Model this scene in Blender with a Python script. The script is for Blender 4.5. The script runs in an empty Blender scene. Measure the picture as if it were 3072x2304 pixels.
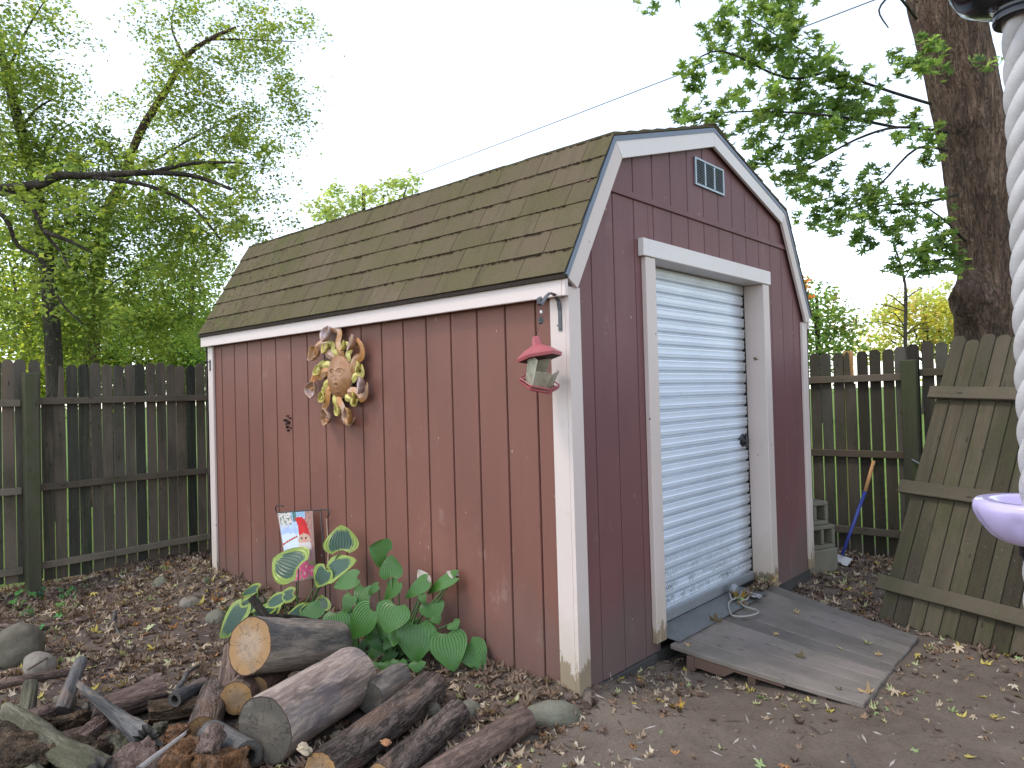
import bpy, bmesh, math, random
import numpy as np
from mathutils import Vector, Matrix, noise as mnoise, Euler

random.seed(7)
RNG = np.random.RandomState(11)
scene = bpy.context.scene
COL = scene.collection
rad = math.radians

# ---------------------------------------------------------------- camera, sky, sun, exposure
cam_data = bpy.data.cameras.new('camera')
cam_data.sensor_fit = 'HORIZONTAL'
cam_data.sensor_width = 36.0
cam_data.lens = 25.504
cam_data.clip_start = 0.05
cam_data.clip_end = 3000.0
cam = bpy.data.objects.new('camera', cam_data)
COL.objects.link(cam)
CR = Vector((0.66714698, -0.74440657, -0.02781677))
CF = Vector((0.7448998, 0.666972, 0.01651182))
CU = Vector((0.0062615, -0.03173652, 0.99947666))
CAM = Vector((-2.75492818, -2.09654783, 1.38916693))
m = Matrix((CR, CU, -CF)).transposed().to_4x4()
m.translation = CAM
cam.matrix_world = m
scene.camera = cam

SUN_DIR = Vector((-0.80, 0.42, 1.40)).normalized()      # towards the sun: over the left side of the yard
world = bpy.data.worlds.new('World')
scene.world = world
world.use_nodes = True
wt = world.node_tree
wt.nodes.clear()
wo = wt.nodes.new('ShaderNodeOutputWorld')
wb = wt.nodes.new('ShaderNodeBackground')
sky = wt.nodes.new('ShaderNodeTexSky')
sky.sky_type = 'NISHITA'
sky.sun_disc = False
sky.sun_elevation = math.asin(SUN_DIR.z)
sky.sun_rotation = math.atan2(SUN_DIR.x, SUN_DIR.y)
sky.air_density = 1.0
sky.dust_density = 0.4
sky.ozone_density = 1.0
hsv = wt.nodes.new('ShaderNodeHueSaturation')
hsv.inputs['Saturation'].default_value = 0.55
wt.links.new(sky.outputs[0], hsv.inputs['Color'])
wt.links.new(hsv.outputs[0], wb.inputs['Color'])
wb.inputs['Strength'].default_value = 0.15
wt.links.new(wb.outputs[0], wo.inputs['Surface'])

sun_data = bpy.data.lights.new('sun', 'SUN')
sun_data.energy = 0.5
sun_data.angle = rad(11)
sun_data.color = (1.0, 0.90, 0.76)
sun = bpy.data.objects.new('sun', sun_data)
COL.objects.link(sun)
sun.rotation_euler = SUN_DIR.to_track_quat('Z', 'Y').to_euler()

scene.view_settings.view_transform = 'Standard'
scene.view_settings.look = 'None'
scene.view_settings.exposure = 1.6
scene.view_settings.gamma = 1.0
scene.view_settings.use_curve_mapping = False

# ---------------------------------------------------------------- node helpers
class MAT:
    def __init__(s, name, rough=0.8, spec=0.3):
        s.m = bpy.data.materials.new(name)
        s.m.use_nodes = True
        s.t = s.m.node_tree
        s.t.nodes.clear()
        s.out = s.t.nodes.new('ShaderNodeOutputMaterial')
        s.b = s.t.nodes.new('ShaderNodeBsdfPrincipled')
        s.t.links.new(s.b.outputs[0], s.out.inputs[0])
        s.b.inputs['Roughness'].default_value = rough
        s.b.inputs['Specular IOR Level'].default_value = spec
        s._tc = s._oi = None
    def node(s, typ, **kw):
        n = s.t.nodes.new('ShaderNode' + typ)
        for k, v in kw.items():
            setattr(n, k, v)
        return n
    def set(s, sock, v):
        if isinstance(v, bpy.types.NodeSocket):
            s.t.links.new(v, sock)
        elif isinstance(v, (tuple, list)) and len(v) == 3 and sock.type == 'RGBA':
            sock.default_value = (*v, 1)
        else:
            sock.default_value = v
    def coord(s, which='Object'):
        if not s._tc:
            s._tc = s.node('TexCoord')
        return s._tc.outputs[which]
    def rnd(s):
        if not s._oi:
            s._oi = s.node('ObjectInfo')
        return s._oi.outputs['Random']
    def vec(s, scale=(1, 1, 1), which='Object', jitter=False):
        mp = s.node('Mapping')
        s.set(mp.inputs['Vector'], s.coord(which))
        mp.inputs['Scale'].default_value = scale
        if jitter:
            c = s.node('CombineXYZ')
            a = s.math('MULTIPLY', s.rnd(), 91.7)
            s.set(c.inputs[0], a); s.set(c.inputs[1], a); s.set(c.inputs[2], a)
            s.set(mp.inputs['Location'], c.outputs[0])
        return mp.outputs[0]
    def noise(s, scale, vec=None, detail=5, rough=0.6, dist=0.0):
        n = s.node('TexNoise')
        if vec is not None:
            s.set(n.inputs['Vector'], vec)
        else:
            s.set(n.inputs['Vector'], s.coord())
        n.inputs['Scale'].default_value = scale
        n.inputs['Detail'].default_value = detail
        n.inputs['Roughness'].default_value = rough
        n.inputs['Distortion'].default_value = dist
        return n.outputs['Fac']
    def voro(s, scale, vec=None, feature='F1', out='Distance'):
        n = s.node('TexVoronoi', feature=feature)
        s.set(n.inputs['Vector'], vec if vec is not None else s.coord())
        n.inputs['Scale'].default_value = scale
        return n.outputs[out]
    def math(s, op, a, b=0.0, c=0.0):
        n = s.node('Math', operation=op)
        s.set(n.inputs[0], a); s.set(n.inputs[1], b); s.set(n.inputs[2], c)
        return n.outputs[0]
    def step(s, v, lo, hi):
        n = s.node('MapRange')
        n.interpolation_type = 'SMOOTHSTEP'
        s.set(n.inputs['Value'], v)
        n.inputs['From Min'].default_value = lo
        n.inputs['From Max'].default_value = hi
        return n.outputs[0]
    def ramp(s, fac, stops, interp='LINEAR'):
        n = s.node('ValToRGB')
        r = n.color_ramp
        r.interpolation = interp
        while len(r.elements) < len(stops):
            r.elements.new(0.5)
        for e, (p, c) in zip(r.elements, stops):
            e.position = p
            e.color = (*c, 1)
        s.set(n.inputs[0], fac)
        return n.outputs[0]
    def mix(s, fac, a, b, blend='MIX'):
        n = s.node('Mix', data_type='RGBA', blend_type=blend)
        s.set(n.inputs[0], fac); s.set(n.inputs[6], a); s.set(n.inputs[7], b)
        return n.outputs[2]
    def xyz(s, v=None):
        n = s.node('SeparateXYZ')
        s.set(n.inputs[0], v if v is not None else s.coord())
        return n.outputs
    def color(s, c):
        s.set(s.b.inputs['Base Color'], c)
        return s
    def bump(s, h, strength=0.5, dist=0.01, base=None):
        n = s.node('Bump')
        n.inputs['Strength'].default_value = strength
        n.inputs['Distance'].default_value = dist
        s.set(n.inputs['Height'], h)
        if base is not None:
            s.set(n.inputs['Normal'], base)
        s.set(s.b.inputs['Normal'], n.outputs[0])
        return n.outputs[0]
    def attr(s, name, out='Color'):
        n = s.node('Attribute', attribute_name=name)
        return n.outputs[out]

# ---------------------------------------------------------------- mesh helpers
class MB:
    """collects vertices and faces of ONE mesh object"""
    def __init__(s):
        s.v = []; s.f = []; s.c = []; s.uv = None
    def add(s, vs, fs, col=None):
        o = len(s.v)
        s.v.extend([tuple(v) for v in vs])
        s.f.extend([tuple(i + o for i in f) for f in fs])
        if col is not None:
            s.c.extend([col] * len(fs))
        return s
    def box(s, lo, hi, M=None):
        x0, y0, z0 = lo; x1, y1, z1 = hi
        vs = [(x0, y0, z0), (x1, y0, z0), (x1, y1, z0), (x0, y1, z0), (x0, y0, z1), (x1, y0, z1), (x1, y1, z1), (x0, y1, z1)]
        if M is not None:
            vs = [tuple(M @ Vector(v)) for v in vs]
        return s.add(vs, [(0, 3, 2, 1), (4, 5, 6, 7), (0, 1, 5, 4), (1, 2, 6, 5), (2, 3, 7, 6), (3, 0, 4, 7)])
    def prism(s, poly, axis, a, b):
        """poly: 2D points; extruded along axis ('x','y','z') from a to b"""
        def P(p, t):
            if axis == 'y': return (p[0], t, p[1])
            if axis == 'x': return (t, p[0], p[1])
            return (p[0], p[1], t)
        n = len(poly)
        vs = [P(p, a) for p in poly] + [P(p, b) for p in poly]
        fs = [tuple(range(n)), tuple(range(2 * n - 1, n - 1, -1))]
        fs += [(i, i + n, (i + 1) % n + n, (i + 1) % n) for i in range(n)]
        return s.add(vs, fs)
    def tube(s, pts, radii, seg=8, caps=True, squash=None):
        pts = [Vector(p) for p in pts]
        if not isinstance(radii, (list, tuple)):
            radii = [radii] * len(pts)
        n = len(pts); vs = []; up = Vector((0.13, 0.07, 1)).normalized()
        t0 = (pts[1] - pts[0]).normalized()
        u = t0.cross(up)
        if u.length < 1e-3: u = t0.cross(Vector((1, 0, 0)))
        u.normalize()
        for i, p in enumerate(pts):
            t = (pts[min(i + 1, n - 1)] - pts[max(i - 1, 0)])
            t = t.normalized() if t.length > 1e-9 else t0
            u = (u - t * u.dot(t)).normalized()
            w = t.cross(u)
            for k in range(seg):
                a = 2 * math.pi * k / seg
                q = squash if squash else 1.0
                vs.append(p + (u * math.cos(a) + w * math.sin(a) * q) * radii[i])
        fs = []
        for i in range(n - 1):
            for k in range(seg):
                k2 = (k + 1) % seg
                fs.append((i * seg + k, i * seg + k2, (i + 1) * seg + k2, (i + 1) * seg + k))
        if caps:
            fs.append(tuple(range(seg - 1, -1, -1)))
            fs.append(tuple(range((n - 1) * seg, n * seg)))
        return s.add(vs, fs)
    def lathe(s, prof, center=(0, 0, 0), seg=32, M=None):
        vs = []; fs = []
        for r, z in prof:
            for k in range(seg):
                a = 2 * math.pi * k / seg
                v = Vector((r * math.cos(a), r * math.sin(a), z))
                if M is not None: v = M @ v
                vs.append(v + Vector(center))
        for i in range(len(prof) - 1):
            for k in range(seg):
                k2 = (k + 1) % seg
                fs.append((i * seg + k, i * seg + k2, (i + 1) * seg + k2, (i + 1) * seg + k))
        return s.add(vs, fs)
    def mesh(s, name, mat, smooth=False):
        me = bpy.data.meshes.new(name)
        me.from_pydata(s.v, [], s.f)
        mats = mat if isinstance(mat, (list, tuple)) else [mat]
        for m_ in mats:
            me.materials.append(m_.m if isinstance(m_, MAT) else m_)
        if s.c:
            ca = me.color_attributes.new('tint', 'FLOAT_COLOR', 'CORNER')
            arr = []
            for p, c in zip(me.polygons, s.c):
                arr.extend([c[0], c[1], c[2], 1.0] * p.loop_total)
            ca.data.foreach_set('color', arr)
        if smooth:
            me.polygons.foreach_set('use_smooth', [True] * len(me.polygons))
        me.update()
        return me
    def build(s, name, mat, parent=None, smooth=False, bevel=0, loc=None):
        o = bpy.data.objects.new(name, s.mesh(name, mat, smooth))
        COL.objects.link(o)
        if parent is not None: o.parent = parent
        if loc is not None: o.location = loc
        if bevel:
            b = o.modifiers.new('bevel', 'BEVEL')
            b.width = bevel; b.segments = 1; b.limit_method = 'ANGLE'
        return o

def empty(name, loc, label, cat, group=None):
    o = bpy.data.objects.new(name, None)
    COL.objects.link(o)
    o.location = loc
    o.empty_display_size = 0.1
    return tag(o, label, cat, group)

def tag(o, label=None, cat=None, group=None, kind=None):
    if label: o['label'] = label
    if cat: o['category'] = cat
    if group: o['group'] = group
    if kind: o['kind'] = kind
    return o

def place(name, me, parent=None, M=None):
    o = bpy.data.objects.new(name, me)
    COL.objects.link(o)
    if parent is not None: o.parent = parent
    if M is not None: o.matrix_local = M
    return o

def fast_mesh(name, verts, faces_flat, sizes, mat, cols=None, smooth=False):
    """large meshes from numpy: verts (n,3), flat loop indices, polygon sizes, optional per-polygon colours"""
    me = bpy.data.meshes.new(name)
    me.vertices.add(len(verts))
    me.vertices.foreach_set('co', np.asarray(verts, dtype=np.float32).ravel())
    me.loops.add(len(faces_flat))
    me.loops.foreach_set('vertex_index', np.asarray(faces_flat, dtype=np.int32))
    me.polygons.add(len(sizes))
    starts = np.concatenate([[0], np.cumsum(sizes)[:-1]]).astype(np.int32)
    me.polygons.foreach_set('loop_start', starts)
    me.polygons.foreach_set('loop_total', np.asarray(sizes, dtype=np.int32))
    if smooth:
        me.polygons.foreach_set('use_smooth', np.ones(len(sizes), dtype=bool))
    me.update(calc_edges=True)
    if cols is not None:
        ca = me.color_attributes.new('tint', 'FLOAT_COLOR', 'CORNER')
        c4 = np.concatenate([np.repeat(cols, sizes, axis=0), np.ones((len(faces_flat), 1))], axis=1).astype(np.float32)
        ca.data.foreach_set('color', c4.ravel())
    me.materials.append(mat.m if isinstance(mat, MAT) else mat)
    me.validate()
    return me

def N3(x, y, z, s):
    return mnoise.noise(Vector((x * s, y * s, z * s)))

def basis(zdir, xhint=Vector((0, 0, 1))):
    z = Vector(zdir).normalized()
    x = xhint - z * xhint.dot(z)
    if x.length < 1e-4:
        x = Vector((1, 0, 0)) - z * z.x
    x.normalize()
    y = z.cross(x)
    return Matrix((x, y, z)).transposed()

def RT(loc, rot3):
    M = rot3.to_4x4()
    M.translation = Vector(loc)
    return M

# ---------------------------------------------------------------- materials
def wood(name, stops, axis='z', moss=0.0, mosscol=(0.05, 0.06, 0.025), stain=0.5, rough=0.85, bumpd=0.004, grain=1.0):
    m = MAT(name, rough, 0.2)
    sc = {'z': (22, 22, 1.1), 'x': (1.1, 22, 22), 'y': (22, 1.1, 22)}[axis]
    v = m.vec(tuple(a * grain for a in sc), jitter=True)
    g = m.noise(1.6, v, 6, 0.65, 0.4)
    big = m.noise(1.3, m.vec((1, 1, 1) if axis != 'z' else (2.5, 2.5, .8), jitter=True), 4, 0.6)
    tone = m.math('ADD', m.math('MULTIPLY', g, 0.38), m.math('SUBTRACT', m.math('MULTIPLY', m.rnd(), 0.92), .14))
    c = m.ramp(m.math('ADD', tone, 0.02), stops)
    c = m.mix(m.math('MULTIPLY', m.step(big, 0.42, 0.72), stain), c, (0.022, 0.020, 0.016))
    knots = m.voro(5.0, m.vec(tuple(3.0 if a > 5 else 0.9 for a in sc), jitter=True))
    c = m.mix(m.math('MULTIPLY', m.step(knots, 0.13, 0.05), 0.7), c, (0.018, 0.013, 0.009))
    fleck = m.noise(60, None, 3, 0.7)
    c = m.mix(m.math('MULTIPLY', m.step(fleck, 0.60, 0.72), 0.25), c, (0.26, 0.25, 0.2))
    if moss:
        mo = m.noise(3.2, m.vec((1, 1, .6), jitter=True), 6, 0.7)
        c = m.mix(m.math('MULTIPLY', m.step(mo, 0.45, 0.68), moss), c, mosscol)
    m.color(c)
    m.bump(m.math('ADD', g, m.math('MULTIPLY', fleck, 0.25)), 0.7, bumpd)
    return m

GREYBROWN = [(0.0, (0.026, 0.026, 0.020)), (0.22, (0.062, 0.060, 0.046)), (0.4, (0.140, 0.110, 0.080)), (0.6, (0.105, 0.092, 0.070)), (0.78, (0.175, 0.132, 0.092)), (0.92, (0.060, 0.062, 0.042)), (1.0, (0.03, 0.032, 0.024))]
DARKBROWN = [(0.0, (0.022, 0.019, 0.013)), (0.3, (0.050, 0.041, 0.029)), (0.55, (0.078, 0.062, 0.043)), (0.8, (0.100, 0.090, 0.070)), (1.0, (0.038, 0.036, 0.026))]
M_PICKET = wood('weathered_picket_wood', GREYBROWN, 'z', 0.45, (0.040, 0.047, 0.022))
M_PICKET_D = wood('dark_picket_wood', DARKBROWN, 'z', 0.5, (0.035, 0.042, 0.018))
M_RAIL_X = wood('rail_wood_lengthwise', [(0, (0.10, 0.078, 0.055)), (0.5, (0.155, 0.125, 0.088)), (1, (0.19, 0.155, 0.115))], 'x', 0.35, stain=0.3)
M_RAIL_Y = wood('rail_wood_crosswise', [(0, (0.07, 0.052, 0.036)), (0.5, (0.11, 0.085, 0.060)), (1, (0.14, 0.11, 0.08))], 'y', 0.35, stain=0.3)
M_POST = wood('mossy_post_wood', [(0, (0.05, 0.052, 0.028)), (0.5, (0.085, 0.085, 0.048)), (1, (0.12, 0.105, 0.072))], 'z', 0.7, (0.055, 0.068, 0.026), 0.35)
M_PANEL = wood('mossy_panel_wood', [(0, (0.028, 0.022, 0.013)), (0.35, (0.060, 0.048, 0.029)), (0.7, (0.108, 0.088, 0.057)), (1, (0.045, 0.040, 0.022))], 'z', 0.65, (0.055, 0.058, 0.022), 0.45)
M_BATTEN = wood('panel_batten_wood', [(0, (0.075, 0.060, 0.040)), (0.5, (0.118, 0.096, 0.064)), (1, (0.155, 0.128, 0.088))], 'x', 0.45, stain=0.3)
M_FRESH = wood('fresh_orange_wood', [(0, (0.42, 0.22, 0.09)), (1, (0.55, 0.31, 0.14))], 'z', 0.0, stain=0.1)
M_DECK = wood('grey_deck_wood', [(0, (0.15, 0.130, 0.113)), (0.5, (0.195, 0.165, 0.143)), (1, (0.235, 0.195, 0.165))], 'y', 0.35, (0.070, 0.080, 0.045), 0.35)
M_JOIST = wood('red_brown_joist_wood', [(0, (0.085, 0.05, 0.036)), (1, (0.15, 0.095, 0.07))], 'y', 0.1)
M_SKID = wood('dark_skid_wood', [(0, (0.035, 0.032, 0.030)), (1, (0.065, 0.06, 0.056))], 'x', 0.1)

def siding(name, base, dark, grime):
    m = MAT(name, 0.62, 0.35)
    v = m.vec((55, 55, 1.6), jitter=True)
    g = m.noise(1.0, v, 5, 0.7)
    wv = m.noise(1.0, m.vec((9, 9, 0.8), jitter=True), 4, 0.6, 1.2)
    soft = m.noise(2.2, m.vec((1, 1, .45)), 4, 0.55)
    c = m.mix(m.step(soft, 0.3, 0.75), base, dark)
    c = m.mix(m.math('MULTIPLY', m.step(g, 0.55, 0.8), 0.18), c, tuple(a * 1.35 + .02 for a in base))
    c = m.mix(m.math('MULTIPLY', m.rnd(), 0.22), c, dark)
    z = m.xyz()[2]
    # mud splashed up over the lowest part, in an uneven line
    mud = m.math('SUBTRACT', z, m.math('MULTIPLY', m.noise(4.0, m.vec((1, 1, .5)), 5, .65), 0.75))
    c = m.mix(m.math('MULTIPLY', m.step(mud, 0.12, -0.32), grime), c, (0.115, 0.088, 0.078))
    fade = m.noise(1.6, m.vec((1, 1, .8)), 5, .65)
    c = m.mix(m.math('MULTIPLY', m.step(fade, .5, .72), .30), c, tuple(min(1, a * 1.28 + .012) for a in base))
    smd = m.noise(7, m.vec((1, 1, .55)), 4, .7)
    c = m.mix(m.math('MULTIPLY', m.math('MULTIPLY', m.step(smd, .58, .70), m.step(fade, .48, .60)), .22), c, (0.36, 0.27, 0.23))
    drip = m.noise(1.0, m.vec((30, 30, .5)), 3, .6)
    c = m.mix(m.math('MULTIPLY', m.step(drip, .60, .75), .16), c, tuple(a * .55 for a in base))
    nail = m.voro(3.4, m.vec((1, 1, 1.3), jitter=True))
    c = m.mix(m.math('MULTIPLY', m.step(nail, .022, .014), .8), c, (0.05, 0.022, 0.018))
    chip = m.noise(38, m.vec((1, 1, .55), jitter=True), 2, 0.5)
    chipz = m.noise(3.0, m.vec((1, 1, 1), jitter=True), 3, 0.6)
    f = m.math('MULTIPLY', m.step(chip, 0.745, 0.765), m.step(chipz, 0.50, 0.6))
    c = m.mix(f, c, (0.52, 0.44, 0.40))
    m.color(c)
    m.set(m.b.inputs['Roughness'], m.math('ADD', m.math('MULTIPLY', g, 0.25), 0.48))
    m.bump(m.math('ADD', m.math('MULTIPLY', g, 0.6), m.math('MULTIPLY', wv, 1.2)), 0.35, 0.003)
    return m
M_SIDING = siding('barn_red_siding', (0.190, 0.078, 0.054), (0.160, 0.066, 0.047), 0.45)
M_SIDING_SHADE = siding('barn_red_siding_shaded', (0.165, 0.070, 0.068), (0.135, 0.058, 0.058), 0.75)  # same barn red, with the front wall's cool shade put into the colour
M_BACKING = MAT('dark_red_groove', 0.8).color((0.055, 0.018, 0.016))

def paint(name, base, axis='z', wear=0.5):
    m = MAT(name, 0.55, 0.4)
    sc = {'z': (30, 30, 1.2), 'x': (1.2, 30, 30), 'y': (30, 1.2, 30)}[axis]
    g = m.noise(1.0, m.vec(sc, jitter=True), 5, 0.65)
    soft = m.noise(2.0, m.vec((1, 1, 1), jitter=True), 4, 0.6)
    c = m.mix(m.math('MULTIPLY', m.step(soft, 0.35, 0.75), 0.25), base, tuple(a * 0.86 for a in base))
    dirt = m.noise(9, m.vec((1, 1, 1), jitter=True), 6, 0.75)
    c = m.mix(m.math('MULTIPLY', m.step(dirt, 0.56, 0.72), 0.35 * wear), c, (0.30, 0.27, 0.20))
    nail = m.voro(7.0, m.vec((1, 1, 1), jitter=True))
    c = m.mix(m.math('MULTIPLY', m.step(nail, 0.050, 0.030), 0.85), c, (0.06, 0.045, 0.04))
    if axis == 'z':
        z = m.xyz()[2]
        pe = m.math('SUBTRACT', z, m.math('MULTIPLY', m.noise(17.0, m.vec((1, 1, .30)), 6, .75), 0.55))
        c = m.mix(m.step(pe, -0.170, -0.185), c, m.mix(m.noise(9, None, 5, .7), (0.13, 0.088, 0.062), (0.27, 0.195, 0.125)))
        pe2 = m.math('SUBTRACT', z, m.math('MULTIPLY', m.noise(6.0, m.vec((1, 1, .6)), 5, .7), 0.8))
        c = m.mix(m.math('MULTIPLY', m.step(pe2, 0.05, -0.3), 0.35), c, (0.36, 0.30, 0.19))
    m.color(c)
    m.bump(g, 0.25, 0.002)
    return m
M_TRIM = paint('cream_trim_paint', (0.59, 0.495, 0.445))
M_TRIM_X = paint('cream_trim_paint_lengthwise', (0.68, 0.62, 0.58), 'x', .4)
M_TRIM_Y = paint('cream_fascia_paint', (0.65, 0.545, 0.50), 'y', .35)

m = MAT('mossy_brown_shingle', 0.95, 0.1)
sp = m.noise(260, None, 2, .8)
pat = m.noise(2.4, m.vec((1, 1, 1)), 5, .6)
strk = m.noise(1.0, m.vec((3, 14, 1.2)), 4, .6)
c = m.mix(m.rnd(), (0.114, 0.084, 0.052), (0.142, 0.106, 0.067))
c = m.mix(m.math('MULTIPLY', m.step(pat, .30, .62), .66), c, (0.096, 0.088, 0.034))
c = m.mix(m.math('MULTIPLY', m.step(strk, .5, .75), .45), c, (0.055, 0.043, 0.032))
c = m.mix(m.math('MULTIPLY', m.step(sp, .52, .72), .55), c, (0.21, 0.17, 0.125))
c = m.mix(m.math('MULTIPLY', m.step(sp, .46, .30), .6), c, (0.035, 0.028, 0.02))
yy = m.xyz()[1]
far = m.step(yy, 2.0, 3.4)
clump = m.noise(26, None, 4, .7)
c = m.mix(m.math('MULTIPLY', m.math('MULTIPLY', m.step(clump, .56, .64), far), .85), c, (0.035, 0.030, 0.016))
c = m.mix(m.math('MULTIPLY', m.math('MULTIPLY', m.step(m.noise(7, None, 4, .7), .52, .66), far), .6), c, (0.075, 0.095, 0.022))
m.color(c); m.bump(m.math('ADD', sp, clump), .8, .004)
M_SHINGLE = m
m = MAT('black_shingle_edge', 0.95, 0.1)
m.color(m.mix(m.noise(30), (0.02, 0.016, 0.014), (0.06, 0.045, 0.035)))
M_EDGE = m
M_MOSS = MAT('dark_moss_fringe', 0.95, 0.05)
M_MOSS.color(M_MOSS.mix(M_MOSS.noise(40), (0.020, 0.012, 0.012), (0.055, 0.040, 0.022)))
m = MAT('blue_grey_drip_edge', 0.45, 0.5)
m.color(m.mix(m.noise(12), (0.085, 0.11, 0.15), (0.14, 0.17, 0.215)))
M_DRIP = m

m = MAT('galvanised_door_paint', 0.28, 0.55)
DP = m.node('NewGeometry').outputs['Position']
ob = m.xyz(DP)
big = m.noise(1.4, DP, 4, .6)
c = m.mix(m.step(big, .3, .75), (0.74, 0.80, 0.87), (0.64, 0.70, 0.78))
zc = ob[2]
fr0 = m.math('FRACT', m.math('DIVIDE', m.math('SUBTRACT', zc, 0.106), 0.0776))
groove_shade = m.math('MAXIMUM', m.step(fr0, .10, .02), m.step(fr0, .95, .995))
c = m.mix(m.math('MULTIPLY', groove_shade, m.math('ADD', .35, m.math('MULTIPLY', m.noise(6, DP, 4), .5))), c, (0.16, 0.165, 0.17))  # soft shade line of each groove painted into the colour
mild = m.noise(95, DP, 3, .75)
low = m.step(zc, 0.62, 0.05)
patch = m.math('MULTIPLY', m.step(m.noise(5, DP, 5, .65), .36, .62), low)
# mildew sits in the lower half of every corrugation
fr = m.math('FRACT', m.math('DIVIDE', m.math('SUBTRACT', zc, 0.106), 0.0776))
band = m.math('MULTIPLY', m.step(fr, .30, .62), m.step(fr, 1.0, .97))
c = m.mix(m.math('MULTIPLY', m.math('MULTIPLY', m.step(mild, .42, .56), m.math('ADD', m.math('MULTIPLY', band, .8), .12)), m.math('MULTIPLY', patch, 1.2)), c, (0.055, 0.06, 0.05))
# soot towards the guide at the right edge
ed = m.math('SUBTRACT', ob[0], m.math('MULTIPLY', m.noise(3, DP, 5, .6), .22))
c = m.mix(m.math('MULTIPLY', m.step(ed, 1.86, 2.10), .72), c, (0.17, 0.145, 0.12))
top = m.math('SUBTRACT', zc, m.math('MULTIPLY', m.noise(3, DP, 4, .6), .1))
c = m.mix(m.math('MULTIPLY', m.step(top, 1.97, 2.12), .7), c, (0.27, 0.25, 0.21))
scr = m.noise(14, DP, 2, .5)
c = m.mix(m.math('MULTIPLY', m.step(scr, .78, .81), .6), c, (0.1, 0.09, 0.08))
m.color(c)
m.set(m.b.inputs['Roughness'], m.math('ADD', m.math('MULTIPLY', big, .2), .22))
m.b.inputs['Metallic'].default_value = 0.0
m.bump(m.noise(4, DP, 3), .15, .004)
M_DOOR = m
M_DARK = MAT('flat_black', .8).color((0.012, 0.011, 0.010))  # even near-black for door backing, seal, guide and vent screen
M_BAR = MAT('grey_bottom_bar', .5, .5)
M_BAR.color(M_BAR.mix(M_BAR.noise(20), (0.16, 0.165, 0.165), (0.28, 0.29, 0.29)))
M_BLACKMETAL = MAT('black_metal', .4, .5).color((0.022, 0.022, 0.024))
M_HOOK = MAT('grey_black_hook_metal', .45, .5)
M_HOOK.color(M_HOOK.mix(M_HOOK.noise(30), (0.035, 0.036, 0.042), (0.09, 0.09, 0.10)))
m = MAT('galvanised_vent_metal', .4, .5)
m.b.inputs['Metallic'].default_value = .5
m.color(m.mix(m.noise(18), (0.22, 0.26, 0.28), (0.36, 0.40, 0.42)))
M_VENT = m
m = MAT('diamond_plate_metal', .5, .5)
m.b.inputs['Metallic'].default_value = .4
m.color(m.mix(m.noise(9, None, 6), (0.13, 0.132, 0.128), (0.22, 0.222, 0.212)))
M_PLATE = m
m = MAT('concrete_block', .95, .1)
c = m.mix(m.noise(3, m.vec((1, 1, 1), jitter=True), 5), (0.135, 0.122, 0.090), (0.235, 0.215, 0.165))
c = m.mix(m.math('MULTIPLY', m.step(m.noise(4), .48, .65), .5), c, (0.12, 0.125, 0.075))
m.color(c); m.bump(m.noise(120, None, 3, .8), .8, .004)
M_CONC = m
def stone(name, a, b, lich=(0.20, 0.21, 0.15)):
    m = MAT(name, .85, .25)
    c = m.mix(m.step(m.noise(3.5, m.vec(jitter=True), 7, .65), .3, .7), a, b)
    c = m.mix(m.math('MULTIPLY', m.step(m.noise(7, m.vec(jitter=True), 6, .7), .52, .68), .5), c, lich)
    c = m.mix(m.math('MULTIPLY', m.step(m.noise(90, None, 2, .7), .6, .7), .4), c, (0.05, 0.048, 0.042))
    dust = m.noise(16, m.vec(jitter=True), 6, .75)
    c = m.mix(m.math('MULTIPLY', m.step(dust, .5, .66), .5), c, (0.10, 0.078, 0.06))
    m.color(c); m.bump(m.noise(28, None, 8, .8), .9, .012)
    return m
M_STONE = stone('grey_olive_stone', (0.098, 0.086, 0.060), (0.168, 0.148, 0.106))
M_STONE_G = stone('grey_green_stone', (0.120, 0.116, 0.080), (0.195, 0.185, 0.138))
M_STONE_T = stone('tan_stone', (0.18, 0.15, 0.115), (0.27, 0.235, 0.19))

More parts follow.
